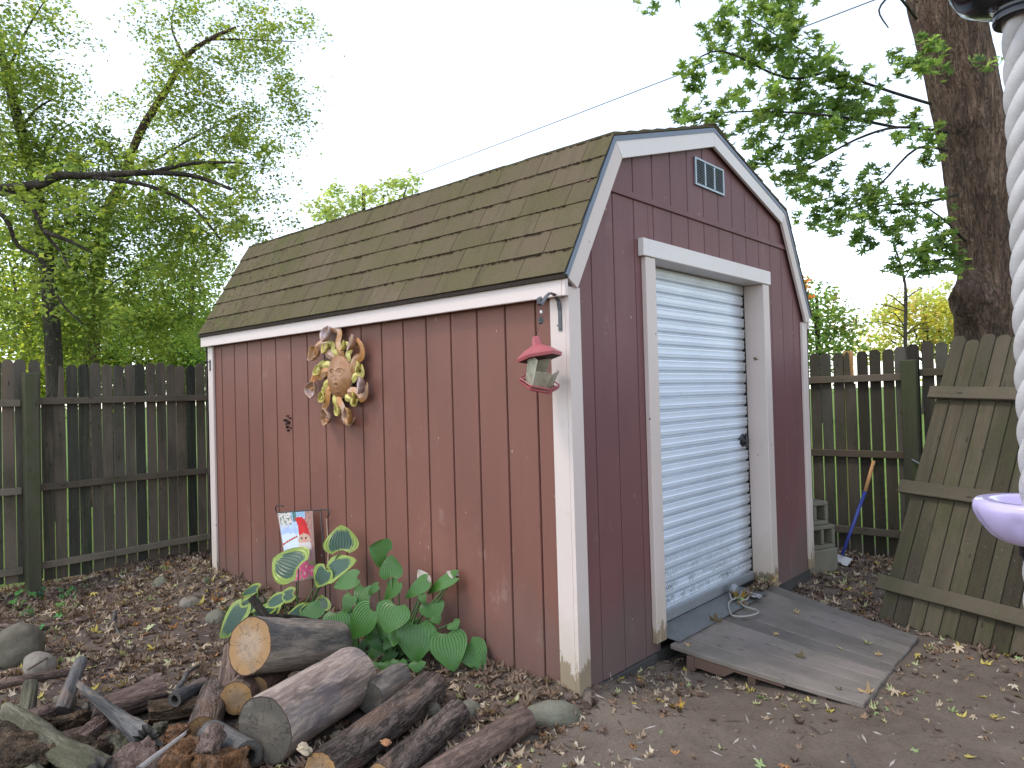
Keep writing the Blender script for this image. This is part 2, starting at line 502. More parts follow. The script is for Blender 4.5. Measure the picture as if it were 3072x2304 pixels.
def bark(name, stops, ridge=.5, sc=6.0, grain_axis='z', patch=None, patchcol=(0.3, 0.2, 0.13), patchamt=.6, bd=.012):
    m = MAT(name, .9, .15)
    st = (sc * 1.8, sc * 1.8, sc * .35)
    v = m.vec(st, jitter=True)
    g = m.noise(1.0, v, 8, .7, .6)
    cn = m.noise(1.0, m.vec((sc * 2.6, sc * 2.6, sc * .55), jitter=True), 5, .55, 1.1)
    cn2 = m.noise(1.0, m.vec((sc * 6, sc * 6, sc * 2.2), jitter=True), 4, .6, .6)
    crack = m.math('ADD', m.math('MULTIPLY', m.math('ABSOLUTE', m.math('SUBTRACT', cn, .5)), .8), m.math('MULTIPLY', m.math('ABSOLUTE', m.math('SUBTRACT', cn2, .5)), .45))
    fine = m.noise(70, None, 4, .75)
    c = m.ramp(g, [(.5 + (p - .5) * .55, c_) for p, c_ in stops])
    c = m.mix(m.math('MULTIPLY', m.step(crack, .085, .02), ridge), c, (0.022, 0.017, 0.014))
    c = m.mix(m.math('MULTIPLY', m.step(fine, .58, .72), .3), c, tuple(min(1, a * 1.7 + .03) for a in stops[-1][1]))
    fib = m.noise(1.0, m.vec((70, 70, 5), jitter=True), 3, .7, .3)
    c = m.mix(m.math('MULTIPLY', m.step(fib, .54, .68), .42), c, tuple(a * .38 for a in stops[1][1]))
    c = m.mix(m.math('MULTIPLY', m.step(fib, .46, .32), .30), c, tuple(min(1, a * 1.35) for a in stops[-1][1]))
    if patch is not None:
        pz = m.noise(patch, m.vec((1, 1, .45), jitter=True), 5, .65, .5)
        c = m.mix(m.math('MULTIPLY', m.step(pz, .54, .60), patchamt), c, patchcol)
    m.color(c)
    h = m.math('ADD', m.math('MULTIPLY', m.step(crack, 0, .20), ridge * 1.3), m.math('ADD', g, m.math('ADD', m.math('MULTIPLY', fine, .2), m.math('MULTIPLY', fib, -.35))))
    m.bump(h, 1.0, bd * 1.7)
    return m
M_BARK_PALE = bark('weathered_bare_log_wood', [(0.2, (0.10, 0.08, 0.075)), (0.42, (0.25, 0.185, 0.15)), (0.52, (0.38, 0.305, 0.25)), (0.62, (0.21, 0.165, 0.15)), (0.8, (0.46, 0.37, 0.29))], .12, 5.0, patch=4.0, patchcol=(0.115, 0.105, 0.115), patchamt=.5, bd=.005)
M_BARK_GREY = bark('blue_grey_log_bark', [(0.2, (0.065, 0.058, 0.052)), (0.45, (0.18, 0.158, 0.138)), (0.6, (0.27, 0.23, 0.19)), (0.8, (0.36, 0.295, 0.23))], .2, 5.0, patch=3.5, patchcol=(0.075, 0.08, 0.085), patchamt=.7, bd=.006)
M_BARK_BROWN = bark('rough_brown_bark', [(0.2, (0.06, 0.046, 0.038)), (0.45, (0.155, 0.118, 0.096)), (0.65, (0.225, 0.172, 0.142)), (0.85, (0.29, 0.225, 0.185))], .8, 5.5, patch=5.0, patchcol=(0.25, 0.15, 0.10), patchamt=.45, bd=.014)
M_BARK_RED = bark('reddish_log_bark', [(0.2, (0.08, 0.054, 0.044)), (0.5, (0.19, 0.128, 0.10)), (0.8, (0.28, 0.19, 0.15))], .55, 5.0, patch=5.0, patchcol=(0.24, 0.14, 0.095), patchamt=.3, bd=.010)
M_BARK_TREE = bark('furrowed_maple_bark', [(0.2, (0.070, 0.046, 0.033)), (0.45, (0.180, 0.118, 0.082)), (0.65, (0.265, 0.178, 0.124)), (0.85, (0.35, 0.25, 0.175))], .75, 4.2, patch=1.6, patchcol=(0.15, 0.085, 0.06), patchamt=.4, bd=.03)
M_BARK_FAR = bark('dark_tree_bark', [(0.2, (0.030, 0.026, 0.020)), (0.5, (0.065, 0.054, 0.042)), (0.8, (0.11, 0.092, 0.07))], .5, 3.0, bd=.02)
M_ROT_GREEN = bark('grey_green_rotten_wood', [(0.2, (0.040, 0.036, 0.025)), (0.5, (0.108, 0.100, 0.066)), (0.8, (0.185, 0.168, 0.115))], .4, 5.0, patch=5, patchcol=(0.065, 0.062, 0.035), bd=.008)
M_ROT_DARK = bark('grey_black_rotten_wood', [(0.2, (0.045, 0.043, 0.042)), (0.5, (0.10, 0.095, 0.09)), (0.8, (0.17, 0.155, 0.14))], .2, 5.0, patch=6, patchcol=(0.23, 0.165, 0.125), patchamt=.5, bd=.006)
M_ROT_BROWN = bark('crumbly_brown_rotten_wood', [(0.2, (0.028, 0.020, 0.013)), (0.5, (0.085, 0.058, 0.036)), (0.8, (0.19, 0.13, 0.08))], .6, 7.0, patch=7, patchcol=(0.25, 0.165, 0.10), patchamt=.5, bd=.015)
M_ROT_ORANGE = bark('orange_rotten_wood', [(0.2, (0.07, 0.034, 0.018)), (0.5, (0.22, 0.105, 0.045)), (0.8, (0.36, 0.21, 0.12))], .5, 8.0, patch=8, patchcol=(0.33, 0.23, 0.16), patchamt=.5, bd=.012)
M_ROT_PINK = bark('pinkish_rotten_wood', [(0.2, (0.13, 0.085, 0.065)), (0.5, (0.22, 0.15, 0.12)), (0.8, (0.31, 0.23, 0.19))], .4, 8.0, bd=.012)
M_SPLINTER = bark('silvery_splinter_wood', [(0.2, (0.24, 0.21, 0.20)), (0.5, (0.40, 0.36, 0.34)), (0.8, (0.52, 0.48, 0.45))], .1, 5.0, bd=.004)

def cutface(name, inner, outer, rim, heart, ringscale=90):
    """end grain: rings round the local z axis"""
    m = MAT(name, .8, .2)
    x, y, z = m.xyz()
    r = m.math('SQRT', m.math('ADD', m.math('MULTIPLY', x, x), m.math('MULTIPLY', y, y)))
    nz = m.noise(5, m.vec(jitter=True), 4, .6)
    rr_ = m.math('ADD', r, m.math('MULTIPLY', nz, .035))
    ring = m.math('SINE', m.math('MULTIPLY', rr_, ringscale * 6.28))
    at_ = m.attr('edge', 'Fac')
    c = m.mix(m.step(m.math('ADD', at_, m.math('MULTIPLY', nz, .25)), .45, .9), inner, outer)
    c = m.mix(m.math('MULTIPLY', m.step(ring, .0, 1.0), .16), c, tuple(a * .6 for a in outer))
    st = m.noise(1, m.vec((5, 40, 1), jitter=True), 5, .7)
    c = m.mix(m.math('MULTIPLY', m.step(st, .55, .75), .35), c, tuple(a * .55 for a in inner))
    hp = m.noise(7, m.vec((2.2, 1, 1), jitter=True), 5, .6, .6)
    c = m.mix(m.math('MULTIPLY', m.step(hp, .54, .66), .6), c, heart)
    ang = m.math('ARCTAN2', y, x)
    cb = m.node('CombineXYZ'); inv = m.math('DIVIDE', 1.0, m.math('ADD', r, .004))
    m.set(cb.inputs[0], m.math('MULTIPLY', m.math('MULTIPLY', x, inv), 2.6)); m.set(cb.inputs[1], m.math('MULTIPLY', m.math('MULTIPLY', y, inv), 2.6))
    m.set(cb.inputs[2], m.math('ADD', m.math('MULTIPLY', r, 9), m.math('MULTIPLY', m.rnd(), 40)))
    ckn = m.noise(1.0, cb.outputs[0], 2, .5)
    ck = m.math('ABSOLUTE', m.math('SUBTRACT', ckn, .5))
    c = m.mix(m.math('MULTIPLY', m.step(ck, .016, .004), .6), c, (0.03, 0.02, 0.014))
    c = m.mix(m.step(at_, .945, .975), c, rim)
    m.color(c)
    m.bump(m.math('ADD', st, m.math('MULTIPLY', ring, .15)), .4, .003)
    return m
M_CUT_ORANGE = cutface('fresh_orange_cut', (0.33, 0.235, 0.155), (0.30, 0.175, 0.080), (0.05, 0.03, 0.02), (0.20, 0.145, 0.105))
M_CUT_TAN = cutface('brown_ringed_cut', (0.30, 0.20, 0.115), (0.34, 0.195, 0.08), (0.05, 0.03, 0.02), (0.18, 0.12, 0.08))
M_CUT_GREY = cutface('weathered_grey_cut', (0.13, 0.112, 0.088), (0.10, 0.088, 0.070), (0.05, 0.036, 0.03), (0.20, 0.165, 0.13))
M_CUT_DARK = cutface('rotten_black_cut', (0.025, 0.02, 0.018), (0.11, 0.10, 0.085), (0.07, 0.055, 0.045), (0.06, 0.055, 0.048), 60)

def leafmat(name, trans=.45, rough=.5, spec=.35, attr='tint'):
    m = MAT(name, rough, spec)
    c = m.attr(attr)
    m.color(c)
    tr = m.node('BsdfTranslucent')
    g = m.mix(1.0, c, (2.7, 2.5, 1.25), 'MULTIPLY')
    m.set(tr.inputs[0], g)
    mx = m.node('MixShader')
    mx.inputs[0].default_value = trans
    m.t.links.new(m.b.outputs[0], mx.inputs[1])
    m.t.links.new(tr.outputs[0], mx.inputs[2])
    m.t.links.new(mx.outputs[0], m.out.inputs[0])
    return m
M_LEAF = leafmat('tree_leaf', .68)
M_LITTER = leafmat('fallen_leaf', .12, .75, .15)
m = leafmat('maple_leaf', .66)
M_MAPLE = m
# ================================================================ MEASURED POSITIONS (metres)
HOSTA_V=[((-0.22, 2.044, 0.331), (-0.3, 2.225, 0.386), 0.262), ((-0.16, 1.665, 0.475), (-0.12, 1.716, 0.625), 0.189), ((-0.22, 1.71, 0.35), (-0.16, 1.521, 0.441), 0.16), ((-0.24, 1.702, 0.373), (-0.3, 1.744, 0.271), 0.13), ((-0.1, 2.784, 0.057), (-0.16, 2.988, -0.003), 0.088), ((-0.12, 2.276, 0.107), (-0.22, 2.387, 0.069), 0.101), ((-0.42, 2.392, 0.081), (-0.6, 2.376, -0.108), 0.124), ((-0.4, 2.517, 0.06), (-0.44, 2.52, -0.007), 0.052), ((-0.26, 1.735, 0.126), (-0.22, 1.8, 0.201), 0.101), ((-0.3, 1.797, 0.111), (-0.36, 1.826, 0.129), 0.104), ((-0.25, 1.891, 0.109), (-0.4, 1.93, 0.081), 0.088)]
HOSTA_G=[((-0.16, 1.219, 0.505), (-0.24, 1.271, 0.561), 0.163), ((-0.22, 1.11, 0.407), (-0.2, 1.136, 0.526), 0.115), ((-0.2, 1.448, 0.35), (-0.3, 1.563, 0.31), 0.113), ((-0.22, 1.354, 0.314), (-0.3, 1.303, 0.227), 0.098), ((-0.3, 1.368, 0.28), (-0.36, 1.371, 0.205), 0.073), ((-0.2, 1.073, 0.381), (-0.26, 1.143, 0.277), 0.083), ((-0.12, 0.921, 0.395), (-0.2, 1.04, 0.304), 0.09), ((-0.06, 0.762, 0.429), (-0.12, 0.964, 0.329), 0.082), ((-0.36, 1.424, 0.188), (-0.4, 1.325, 0.042), 0.164), ((-0.36, 1.111, 0.263), (-0.44, 1.219, 0.105), 0.158), ((-0.34, 0.922, 0.313), (-0.42, 0.921, 0.189), 0.167), ((-0.26, 0.854, 0.205), (-0.32, 0.808, 0.026), 0.186), ((-0.18, 0.717, 0.163), (-0.22, 0.621, 0.003), 0.176), ((-0.09, 0.651, 0.1), (-0.1, 0.526, -0.011), 0.141), ((-0.13, 0.89, 0.281), (-0.15, 0.831, 0.201), 0.123), ((-0.28, 1.076, 0.149), (-0.3, 1.023, 0.069), 0.085), ((-0.25, 0.952, 0.226), (-0.28, 1.004, 0.113), 0.084), ((-0.42, 1.029, 0.019), (-0.46, 1.014, -0.013), 0.063), ((-0.4, 0.953, 0.026), (-0.42, 0.929, -0.007), 0.07), ((-0.38, 0.866, 0.047), (-0.42, 0.829, -0.045), 0.084), ((-0.32, 0.791, 0.039), (-0.34, 0.764, 0.0), 0.08), ((-0.2, 1.253, 0.333), (-0.24, 1.308, 0.293), 0.053), ((-0.16, 0.925, 0.325), (-0.18, 0.886, 0.29), 0.042), ((-0.14, 0.714, 0.209), (-0.14, 0.671, 0.187), 0.071), ((-0.32, 1.329, 0.047), (-0.36, 1.385, -0.03), 0.089), ((-0.34, 1.626, 0.18), (-0.48, 1.686, 0.117), 0.1), ((-0.2, 0.78, 0.245), (-0.2, 0.748, 0.21), 0.052), ((-0.3, 1.37, 0.219), (-0.3, 1.441, 0.174), 0.057)]
HOSTA_DEAD=[((-0.1, 0.956, 0.37), (-0.08, 1.042, 0.436), 0.064), ((-0.05, 0.767, 0.426), (-0.06, 0.834, 0.449), 0.039)]
TRUNK_A=[(0.33, 8.7, 1.71), (0.29, 8.71, 2.86), (0.24, 8.74, 3.59), (0.16, 8.82, 4.44), (0.05, 8.92, 5.05), (-0.07, 9.03, 5.79), (-0.16, 9.13, 6.4), (-0.2, 9.14, 7.49)]
TRUNK_B=[(1.18, 10.0, 1.74), (1.23, 9.91, 3.01), (1.28, 9.83, 3.78), (1.38, 9.71, 4.4), (1.53, 9.52, 4.85), (1.69, 9.33, 5.51), (1.97, 9.0, 6.17), (2.16, 8.77, 6.65), (2.41, 8.49, 6.92), (2.68, 8.18, 7.09)]
BOUGH=[(-1.41, 6.25, 3.29), (-1.1, 5.91, 3.37), (-0.94, 5.72, 3.39), (-0.71, 5.46, 3.43), (-0.61, 5.35, 3.49), (-0.54, 5.27, 3.51), (-0.43, 5.15, 3.5), (-0.2, 4.9, 3.51), (0.02, 4.65, 3.51), (0.25, 4.4, 3.47), (0.47, 4.15, 3.34)]
BOUGHS2=[[(-0.37, 5.09, 3.49), (-0.18, 4.87, 3.44), (0.03, 4.64, 3.36), (0.24, 4.41, 3.18), (0.41, 4.23, 2.87)], [(-0.88, 5.65, 3.37), (-0.74, 5.5, 3.22), (-0.67, 5.43, 3.0), (-0.57, 5.33, 2.81), (-0.48, 5.23, 2.57)], [(-0.01, 4.68, 3.51), (0.19, 4.46, 3.58), (0.39, 4.24, 3.59), (0.58, 4.02, 3.57)], [(-0.67, 5.43, 3.0), (-0.52, 5.26, 2.91), (-0.38, 5.11, 2.8)], [(-1.1, 5.91, 3.36), (-0.91, 5.69, 3.14), (-0.83, 5.61, 2.88), (-0.69, 5.45, 2.75), (-0.58, 5.34, 2.37), (-0.44, 5.19, 2.15)]]
LIMBS_A=[[(0.16, 8.82, 4.44), (0.31, 8.63, 4.92), (0.52, 8.4, 5.14)], [(0.05, 8.92, 5.05), (0.19, 8.76, 5.32), (0.34, 8.59, 5.44)], [(0.11, 8.87, 4.69), (-0.01, 8.99, 4.94), (-0.13, 9.13, 5.06)], [(0.24, 8.74, 3.59), (0.51, 8.44, 3.88), (0.83, 8.07, 4.05)], [(-0.07, 9.03, 5.79), (0.12, 8.81, 6.38), (0.33, 8.57, 6.86)]]
LIMBS_B=[[(1.38, 9.71, 4.4), (1.64, 9.41, 4.74), (1.69, 9.34, 5.16)], [(1.53, 9.52, 4.85), (1.97, 9.03, 5.22), (2.39, 8.55, 5.55), (2.81, 8.07, 5.82)], [(2.16, 8.77, 6.65), (2.03, 8.91, 7.11), (2.08, 8.85, 7.53)], [(2.41, 8.49, 6.92), (2.73, 8.14, 6.91), (3.29, 7.51, 6.85)], [(1.28, 9.83, 3.78), (1.63, 9.43, 4.04), (2.05, 8.95, 4.23), (2.47, 8.49, 3.87)], [(1.23, 9.91, 3.01), (1.49, 9.61, 3.35), (1.86, 9.18, 3.54)]]
BLOBS=[(1.44, 14.17, 2.77, 1.16, 0.71, 3, 'F1'), (2.89, 14.05, 2.82, 1.34, 0.86, 3, 'F2'), (3.79, 13.04, 3.07, 0.86, 0.86, 3, 'F3'), (2.13, 17.87, 4.05, 1.19, 0.87, 2.6, 'F1'), (3.0, 16.9, 3.9, 0.98, 0.76, 2.6, 'F1'), (3.73, 16.09, 3.87, 0.98, 0.87, 2.8, 'F2'), (4.45, 15.28, 4.06, 0.87, 0.87, 2.8, 'F3'), (5.1, 14.58, 3.27, 0.65, 0.76, 3, 'F3'), (1.8, 13.78, 2.4, 1.07, 0.36, 3, 'F1'), (1.61, 15.5, 2.06, 0.86, 0.43, 3, 'F1'), (2.31, 14.72, 2.03, 0.86, 0.43, 3, 'F1'), (2.95, 14.0, 2.0, 0.86, 0.43, 3, 'F2'), (3.59, 13.29, 1.98, 0.86, 0.43, 3, 'F2'), (4.56, 13.71, 2.04, 0.61, 0.51, 3, 'F3'), (3.27, 13.64, 2.33, 1.34, 0.38, 3, 'F2'), (1.78, 16.74, 4.71, 0.82, 0.61, 2.0, 'F1'), (4.91, 13.27, 3.76, 0.51, 0.61, 1, 'F3'), (4.05, 12.71, 4.4, 0.57, 0.57, 1.4, 'F3'), (0.36, 9.07, 3.29, 0.94, 0.69, 2.6, 'A'), (1.54, 9.55, 3.55, 0.91, 0.77, 2.4, 'B'), (2.59, 9.87, 3.57, 0.69, 0.54, 1.6, 'B'), (0.84, 9.6, 2.67, 1.01, 0.54, 2.2, 'A'), (2.23, 10.3, 2.82, 0.84, 0.61, 2.2, 'B'), (0.07, 8.92, 4.27, 0.73, 0.73, 2.6, 'A'), (0.74, 8.63, 4.08, 0.69, 0.56, 2.0, 'A'), (1.82, 9.21, 4.38, 0.77, 0.56, 1.8, 'B'), (2.34, 8.63, 4.43, 0.77, 0.49, 1.7, 'B'), (2.9, 8.01, 4.34, 0.49, 0.35, 0.8, 'B'), (2.52, 8.44, 4.0, 0.63, 0.28, 1.0, 'B'), (0.11, 8.85, 5.23, 0.61, 0.55, 2.2, 'A'), (-0.06, 8.72, 5.99, 0.47, 0.47, 1.7, 'A'), (0.52, 8.52, 6.42, 0.37, 0.31, 0.6, 'A'), (0.58, 8.79, 4.9, 0.63, 0.38, 1.8, 'A'), (-0.1, 8.75, 6.58, 0.42, 0.3, 1.2, 'A'), (1.07, 8.54, 4.89, 0.45, 0.38, 1.1, 'A'), (1.92, 9.07, 5.5, 0.56, 0.56, 1.7, 'B'), (2.25, 8.69, 6.05, 0.63, 0.56, 1.5, 'B'), (2.87, 8.44, 6.3, 0.79, 0.58, 0.8, 'B'), (3.31, 7.94, 6.86, 0.65, 0.58, 0.6, 'B'), (2.64, 8.23, 7.16, 0.84, 0.35, 1.1, 'B'), (1.84, 9.12, 7.19, 0.42, 0.42, 0.7, 'B'), (3.35, 7.93, 5.56, 0.43, 0.36, 0.5, 'B'), (2.48, 8.45, 5.27, 0.7, 0.42, 1.4, 'B'), (2.9, 7.99, 5.04, 0.56, 0.35, 0.9, 'B'), (3.1, 7.71, 7.28, 0.56, 0.28, 0.6, 'B'), (0.23, 8.86, 5.82, 0.55, 0.43, 1.5, 'A'), (-0.08, 8.93, 4.72, 0.48, 0.42, 1.8, 'A'), (0.38, 8.87, 4.56, 0.5, 0.37, 1.6, 'A'), (0.27, 8.78, 6.68, 0.37, 0.25, 1.0, 'A'), (3.02, 8.12, 6.68, 0.57, 0.36, 1.0, 'B'), (2.26, 8.66, 6.75, 0.49, 0.35, 1.1, 'B'), (3.45, 7.8, 6.21, 0.43, 0.29, 0.6, 'B'), (2.53, 8.38, 5.69, 0.56, 0.42, 1.1, 'B'), (1.55, 9.48, 5.8, 0.35, 0.28, 0.8, 'B'), (2.37, 9.36, 3.99, 0.66, 0.37, 1.2, 'B'), (2.71, 8.21, 4.7, 0.63, 0.28, 1.0, 'B'), (-0.01, 4.99, 3.37, 0.65, 0.15, 0.8, 'C'), (-0.25, 5.1, 3.65, 0.6, 0.12, 0.9, 'C'), (-0.77, 5.53, 3.49, 0.34, 0.13, 0.9, 'C'), (0.45, 4.47, 3.23, 0.43, 0.22, 1.1, 'C'), (-0.62, 5.53, 3.16, 0.51, 0.26, 1.2, 'C'), (-0.4, 5.29, 2.51, 0.38, 0.34, 0.8, 'C'), (0.29, 4.49, 3.59, 0.43, 0.11, 1.0, 'C'), (0.46, 4.3, 3.58, 0.3, 0.09, 0.9, 'C'), (11.01, 18.36, 7.69, 0.61, 0.54, 1.2, 'R'), (11.63, 17.66, 8.05, 0.92, 0.61, 1.6, 'R'), (12.34, 16.86, 8.17, 0.92, 0.54, 1.6, 'R'), (12.85, 16.28, 8.46, 0.61, 0.43, 1.4, 'R'), (11.62, 17.68, 7.44, 1.53, 0.61, 1.2, 'R'), (28.09, 8.36, 4.39, 1.05, 1.15, 2.6, 'G'), (28.47, 7.96, 3.61, 0.96, 0.96, 2.6, 'G'), (27.7, 8.82, 3.26, 1.15, 1.15, 2.6, 'G'), (27.9, 8.55, 5.16, 0.57, 0.77, 1.8, 'G'), (36.25, 8.26, 3.99, 1.38, 1.15, 2.4, 'Y'), (37.32, 7.04, 4.4, 2.07, 1.38, 2.6, 'Y'), (38.4, 5.84, 4.59, 1.84, 1.61, 2.6, 'Y'), (37.64, 6.67, 5.54, 1.61, 0.92, 1.6, 'Y'), (39.31, 4.82, 4.32, 1.84, 1.84, 2.4, 'Y'), (19.54, 5.9, 4.66, 0.2, 0.17, 1.4, 'O'), (19.64, 5.81, 4.3, 0.22, 0.22, 1.2, 'O')]
MAPLE=[(3.17, 1.39, 5.06, 0.15, 0.07), (3.45, 1.28, 5.22, 0.18, 0.09), (3.2, 1.02, 4.34, 0.12, 0.1), (3.43, 1.06, 4.3, 0.13, 0.08), (3.89, 1.05, 4.94, 0.2, 0.16), (3.93, 1.01, 4.71, 0.18, 0.14), (3.42, 0.54, 4.71, 0.2, 0.16), (3.57, 0.49, 4.45, 0.21, 0.17), (3.6, 0.25, 4.58, 0.2, 0.18), (3.92, 0.42, 4.42, 0.19, 0.17), (3.68, 0.13, 4.33, 0.16, 0.16), (4.22, 0.11, 4.37, 0.19, 0.15), (4.42, 0.14, 4.18, 0.24, 0.2), (4.22, -0.13, 4.08, 0.19, 0.17), (4.3, 0.31, 4.13, 0.22, 0.18), (4.08, 0.45, 4.04, 0.22, 0.15), (3.41, 0.44, 3.91, 0.2, 0.14), (3.73, 0.79, 4.13, 0.15, 0.1), (3.29, 0.88, 3.9, 0.19, 0.1), (3.29, 1.09, 3.96, 0.13, 0.08), (3.41, 0.79, 3.78, 0.21, 0.12), (3.93, 0.76, 3.82, 0.2, 0.13), (3.91, 0.44, 3.69, 0.24, 0.15), (3.85, 0.13, 3.64, 0.23, 0.16), (4.41, 0.02, 3.86, 0.22, 0.17), (4.79, -0.09, 4.06, 0.18, 0.13), (3.68, 0.52, 3.49, 0.17, 0.13), (3.8, 0.28, 3.37, 0.19, 0.12), (4.09, 0.18, 3.37, 0.17, 0.11), (4.63, 0.32, 3.29, 0.18, 0.14), (4.48, 0.54, 3.3, 0.14, 0.14), (4.44, 0.18, 3.09, 0.15, 0.11), (4.47, 0.45, 3.06, 0.11, 0.08), (4.78, 0.02, 3.35, 0.2, 0.18), (4.45, -0.23, 3.1, 0.21, 0.17), (3.98, -0.08, 2.84, 0.18, 0.11), (4.83, -0.28, 2.98, 0.2, 0.15), (4.56, -0.11, 2.84, 0.2, 0.11), (4.68, -0.51, 3.0, 0.17, 0.17), (4.46, -0.44, 2.68, 0.19, 0.15), (4.78, -0.55, 2.71, 0.15, 0.17), (4.79, -0.47, 2.46, 0.19, 0.11), (4.45, -0.36, 2.42, 0.1, 0.08), (4.78, -0.7, 2.52, 0.13, 0.15), (4.92, -0.64, 2.8, 0.13, 0.13), (5.11, -0.35, 4.6, 0.16, 0.11), (4.95, -0.54, 4.53, 0.15, 0.13), (4.67, -0.63, 4.23, 0.13, 0.1), (4.52, -0.48, 4.24, 0.13, 0.08), (4.75, -0.48, 3.79, 0.15, 0.11), (4.42, -0.44, 3.63, 0.1, 0.07), (4.58, -0.63, 3.58, 0.12, 0.1), (4.9, -0.56, 3.48, 0.09, 0.08), (4.79, -1.04, 4.22, 0.09, 0.07), (3.82, 0.57, 5.04, 0.21, 0.13), (3.93, 0.28, 4.93, 0.21, 0.13)]
MAPLE_LIMBS=[[(5.28, -0.5, 4.13), (4.52, -0.24, 4.14), (4.23, 0.07, 4.32), (3.95, 0.38, 4.59), (3.67, 0.69, 4.86)], [(5.39, -0.61, 3.85), (4.63, -0.36, 3.77), (4.37, -0.07, 3.67), (4.11, 0.23, 3.47), (3.91, 0.45, 3.37)], [(5.39, -0.6, 3.67), (4.74, -0.48, 3.57), (4.51, -0.21, 3.24), (4.34, -0.02, 3.08)], [(5.46, -0.67, 3.24), (4.75, -0.48, 3.06), (4.51, -0.21, 3.05), (4.31, 0.02, 2.91)], [(5.5, -0.71, 2.78), (4.91, -0.65, 2.9), (4.77, -0.49, 3.06)], [(5.07, -0.25, 3.91), (4.23, 0.08, 3.89), (3.8, 0.56, 3.95), (3.43, 0.98, 3.95)], [(4.65, 0.2, 4.5), (3.95, 0.39, 4.25), (3.55, 0.83, 4.52), (3.35, 1.06, 4.4)], [(5.2, -0.42, 4.97), (4.62, -0.38, 4.99), (4.52, -0.26, 4.86), (4.58, -0.32, 4.69)], [(5.52, -0.72, 2.6), (4.88, -0.61, 2.54), (4.74, -0.44, 2.48)]]
TRUNK_M=[(5.53, -0.52, 6.0, 0.31), (5.6, -0.58, 5.25, 0.315), (5.7, -0.68, 4.55, 0.31), (5.81, -0.78, 3.71, 0.305), (5.87, -0.82, 2.91, 0.3), (5.91, -0.86, 2.44, 0.295), (5.92, -0.86, 2.07, 0.32), (5.93, -0.85, 1.51, 0.36), (5.95, -0.84, -0.12, 0.46)]
BURL=[(5.53, -0.65, 2.18), (5.57, -0.69, 2.33)]
FARTRUNKS={'F1': (1.44, 14.2, 1.88), 'F2': (2.82, 14.15, 1.87), 'F3': (3.91, 12.94, 1.92), 'R': (11.82, 17.5, 6.05), 'G': (28.07, 8.47, 0.95), 'Y': (37.76, 6.65, 0.71), 'O': (19.57, 5.94, 1.92)}
# ================================================================ GROUND
def ground_h(x, y):
    h = -0.100
    if -1.2 < x <= 0.06 and -0.2 < y < 4.2:
        h += (0.075 + 0.055 * min(1.0, max(0.0, y))) * math.exp(-(x / .24) ** 2) * min(1, max(0, (y + .2) / .3))
    if y > 3.2 and x < 1.5:
        h += 0.035 * math.exp(-((x - .1) / .6) ** 2) * min(1, (y - 3.2) / .5)
        h -= 0.06 * min(1, max(0, (y - 3.6) / 1.2)) * math.exp(-((x + .75) / .5) ** 2)
    if x > 1.4 and y < .2:
        h -= 0.035 * min(1, (x - 1.4) / .6) * min(1, (.2 - y) / .4)
    h += 0.045 * math.exp(-((x - .1) ** 2 + (y + .02) ** 2) / .07) * (.5 + .5 * math.tanh((x + .02) / .07))
    if 0 < x < .75 and y < .1:
        h += 0.022 * math.exp(-(y / .25) ** 2)
    if x > 3.3:
        h += 0.03 * min(1, (x - 3.3) / .5)
    fade = 1.0 if abs(x) < 8 and abs(y) < 9 else .3
    h += fade * (0.016 * N3(x, y, 0, 1.7) + 0.009 * N3(x, y, 3, 6.0) + 0.004 * N3(x, y, 7, 19.0))
    return h

def axis_pts(lo, hi, stp, far):
    a = list(np.arange(lo, hi + 1e-6, stp))
    d = stp; p = a[0]; q = a[-1]
    left = []; right = []
    while p > -far:
        d *= 1.35; p -= d; left.append(p); q += d; right.append(q)
    return left[::-1] + a + right
gx = axis_pts(-2.6, 4.3, .03, 900); gy = axis_pts(-2.4, 5.3, .03, 900)
nx, ny = len(gx), len(gy)
gv = np.empty((nx * ny, 3), np.float32)
k = 0
for y in gy:
    for x in gx:
        gv[k] = (x, y, ground_h(x, y)); k += 1
ii, jj = np.meshgrid(np.arange(nx - 1), np.arange(ny - 1))
q0 = (jj * nx + ii).ravel()
gf = np.stack([q0, q0 + 1, q0 + 1 + nx, q0 + nx], 1).ravel()
m = MAT('trodden_dirt', .95, .12)
P3 = m.node('NewGeometry').outputs['Position']
px_, py_, pz_ = m.xyz(P3)
n1 = m.noise(1.3, P3, 6, .62); n2 = m.noise(7, P3, 6, .7); n3 = m.noise(55, P3, 4, .75); n4 = m.noise(240, P3, 2, .7)
c = m.ramp(m.math('ADD', m.math('MULTIPLY', n1, .6), m.math('MULTIPLY', n2, .4)), [(.3, (0.085, 0.063, 0.046)), (.47, (0.138, 0.106, 0.081)), (.6, (0.170, 0.133, 0.104)), (.75, (0.205, 0.166, 0.133))])
c = m.mix(m.math('MULTIPLY', m.step(n3, .52, .68), .45), c, (0.062, 0.044, 0.036))
c = m.mix(m.math('MULTIPLY', m.step(n4, .62, .72), .5), c, (0.26, 0.225, 0.20))
# dark leaf mould in the yard left of the shed and behind the ramp
yard = m.math('MULTIPLY', m.step(px_, .1, -.35), m.step(py_, -.2, .5))
c = m.mix(m.math('MULTIPLY', yard, m.math('MULTIPLY', m.step(n2, .35, .62), .75)), c, (0.072, 0.052, 0.044))
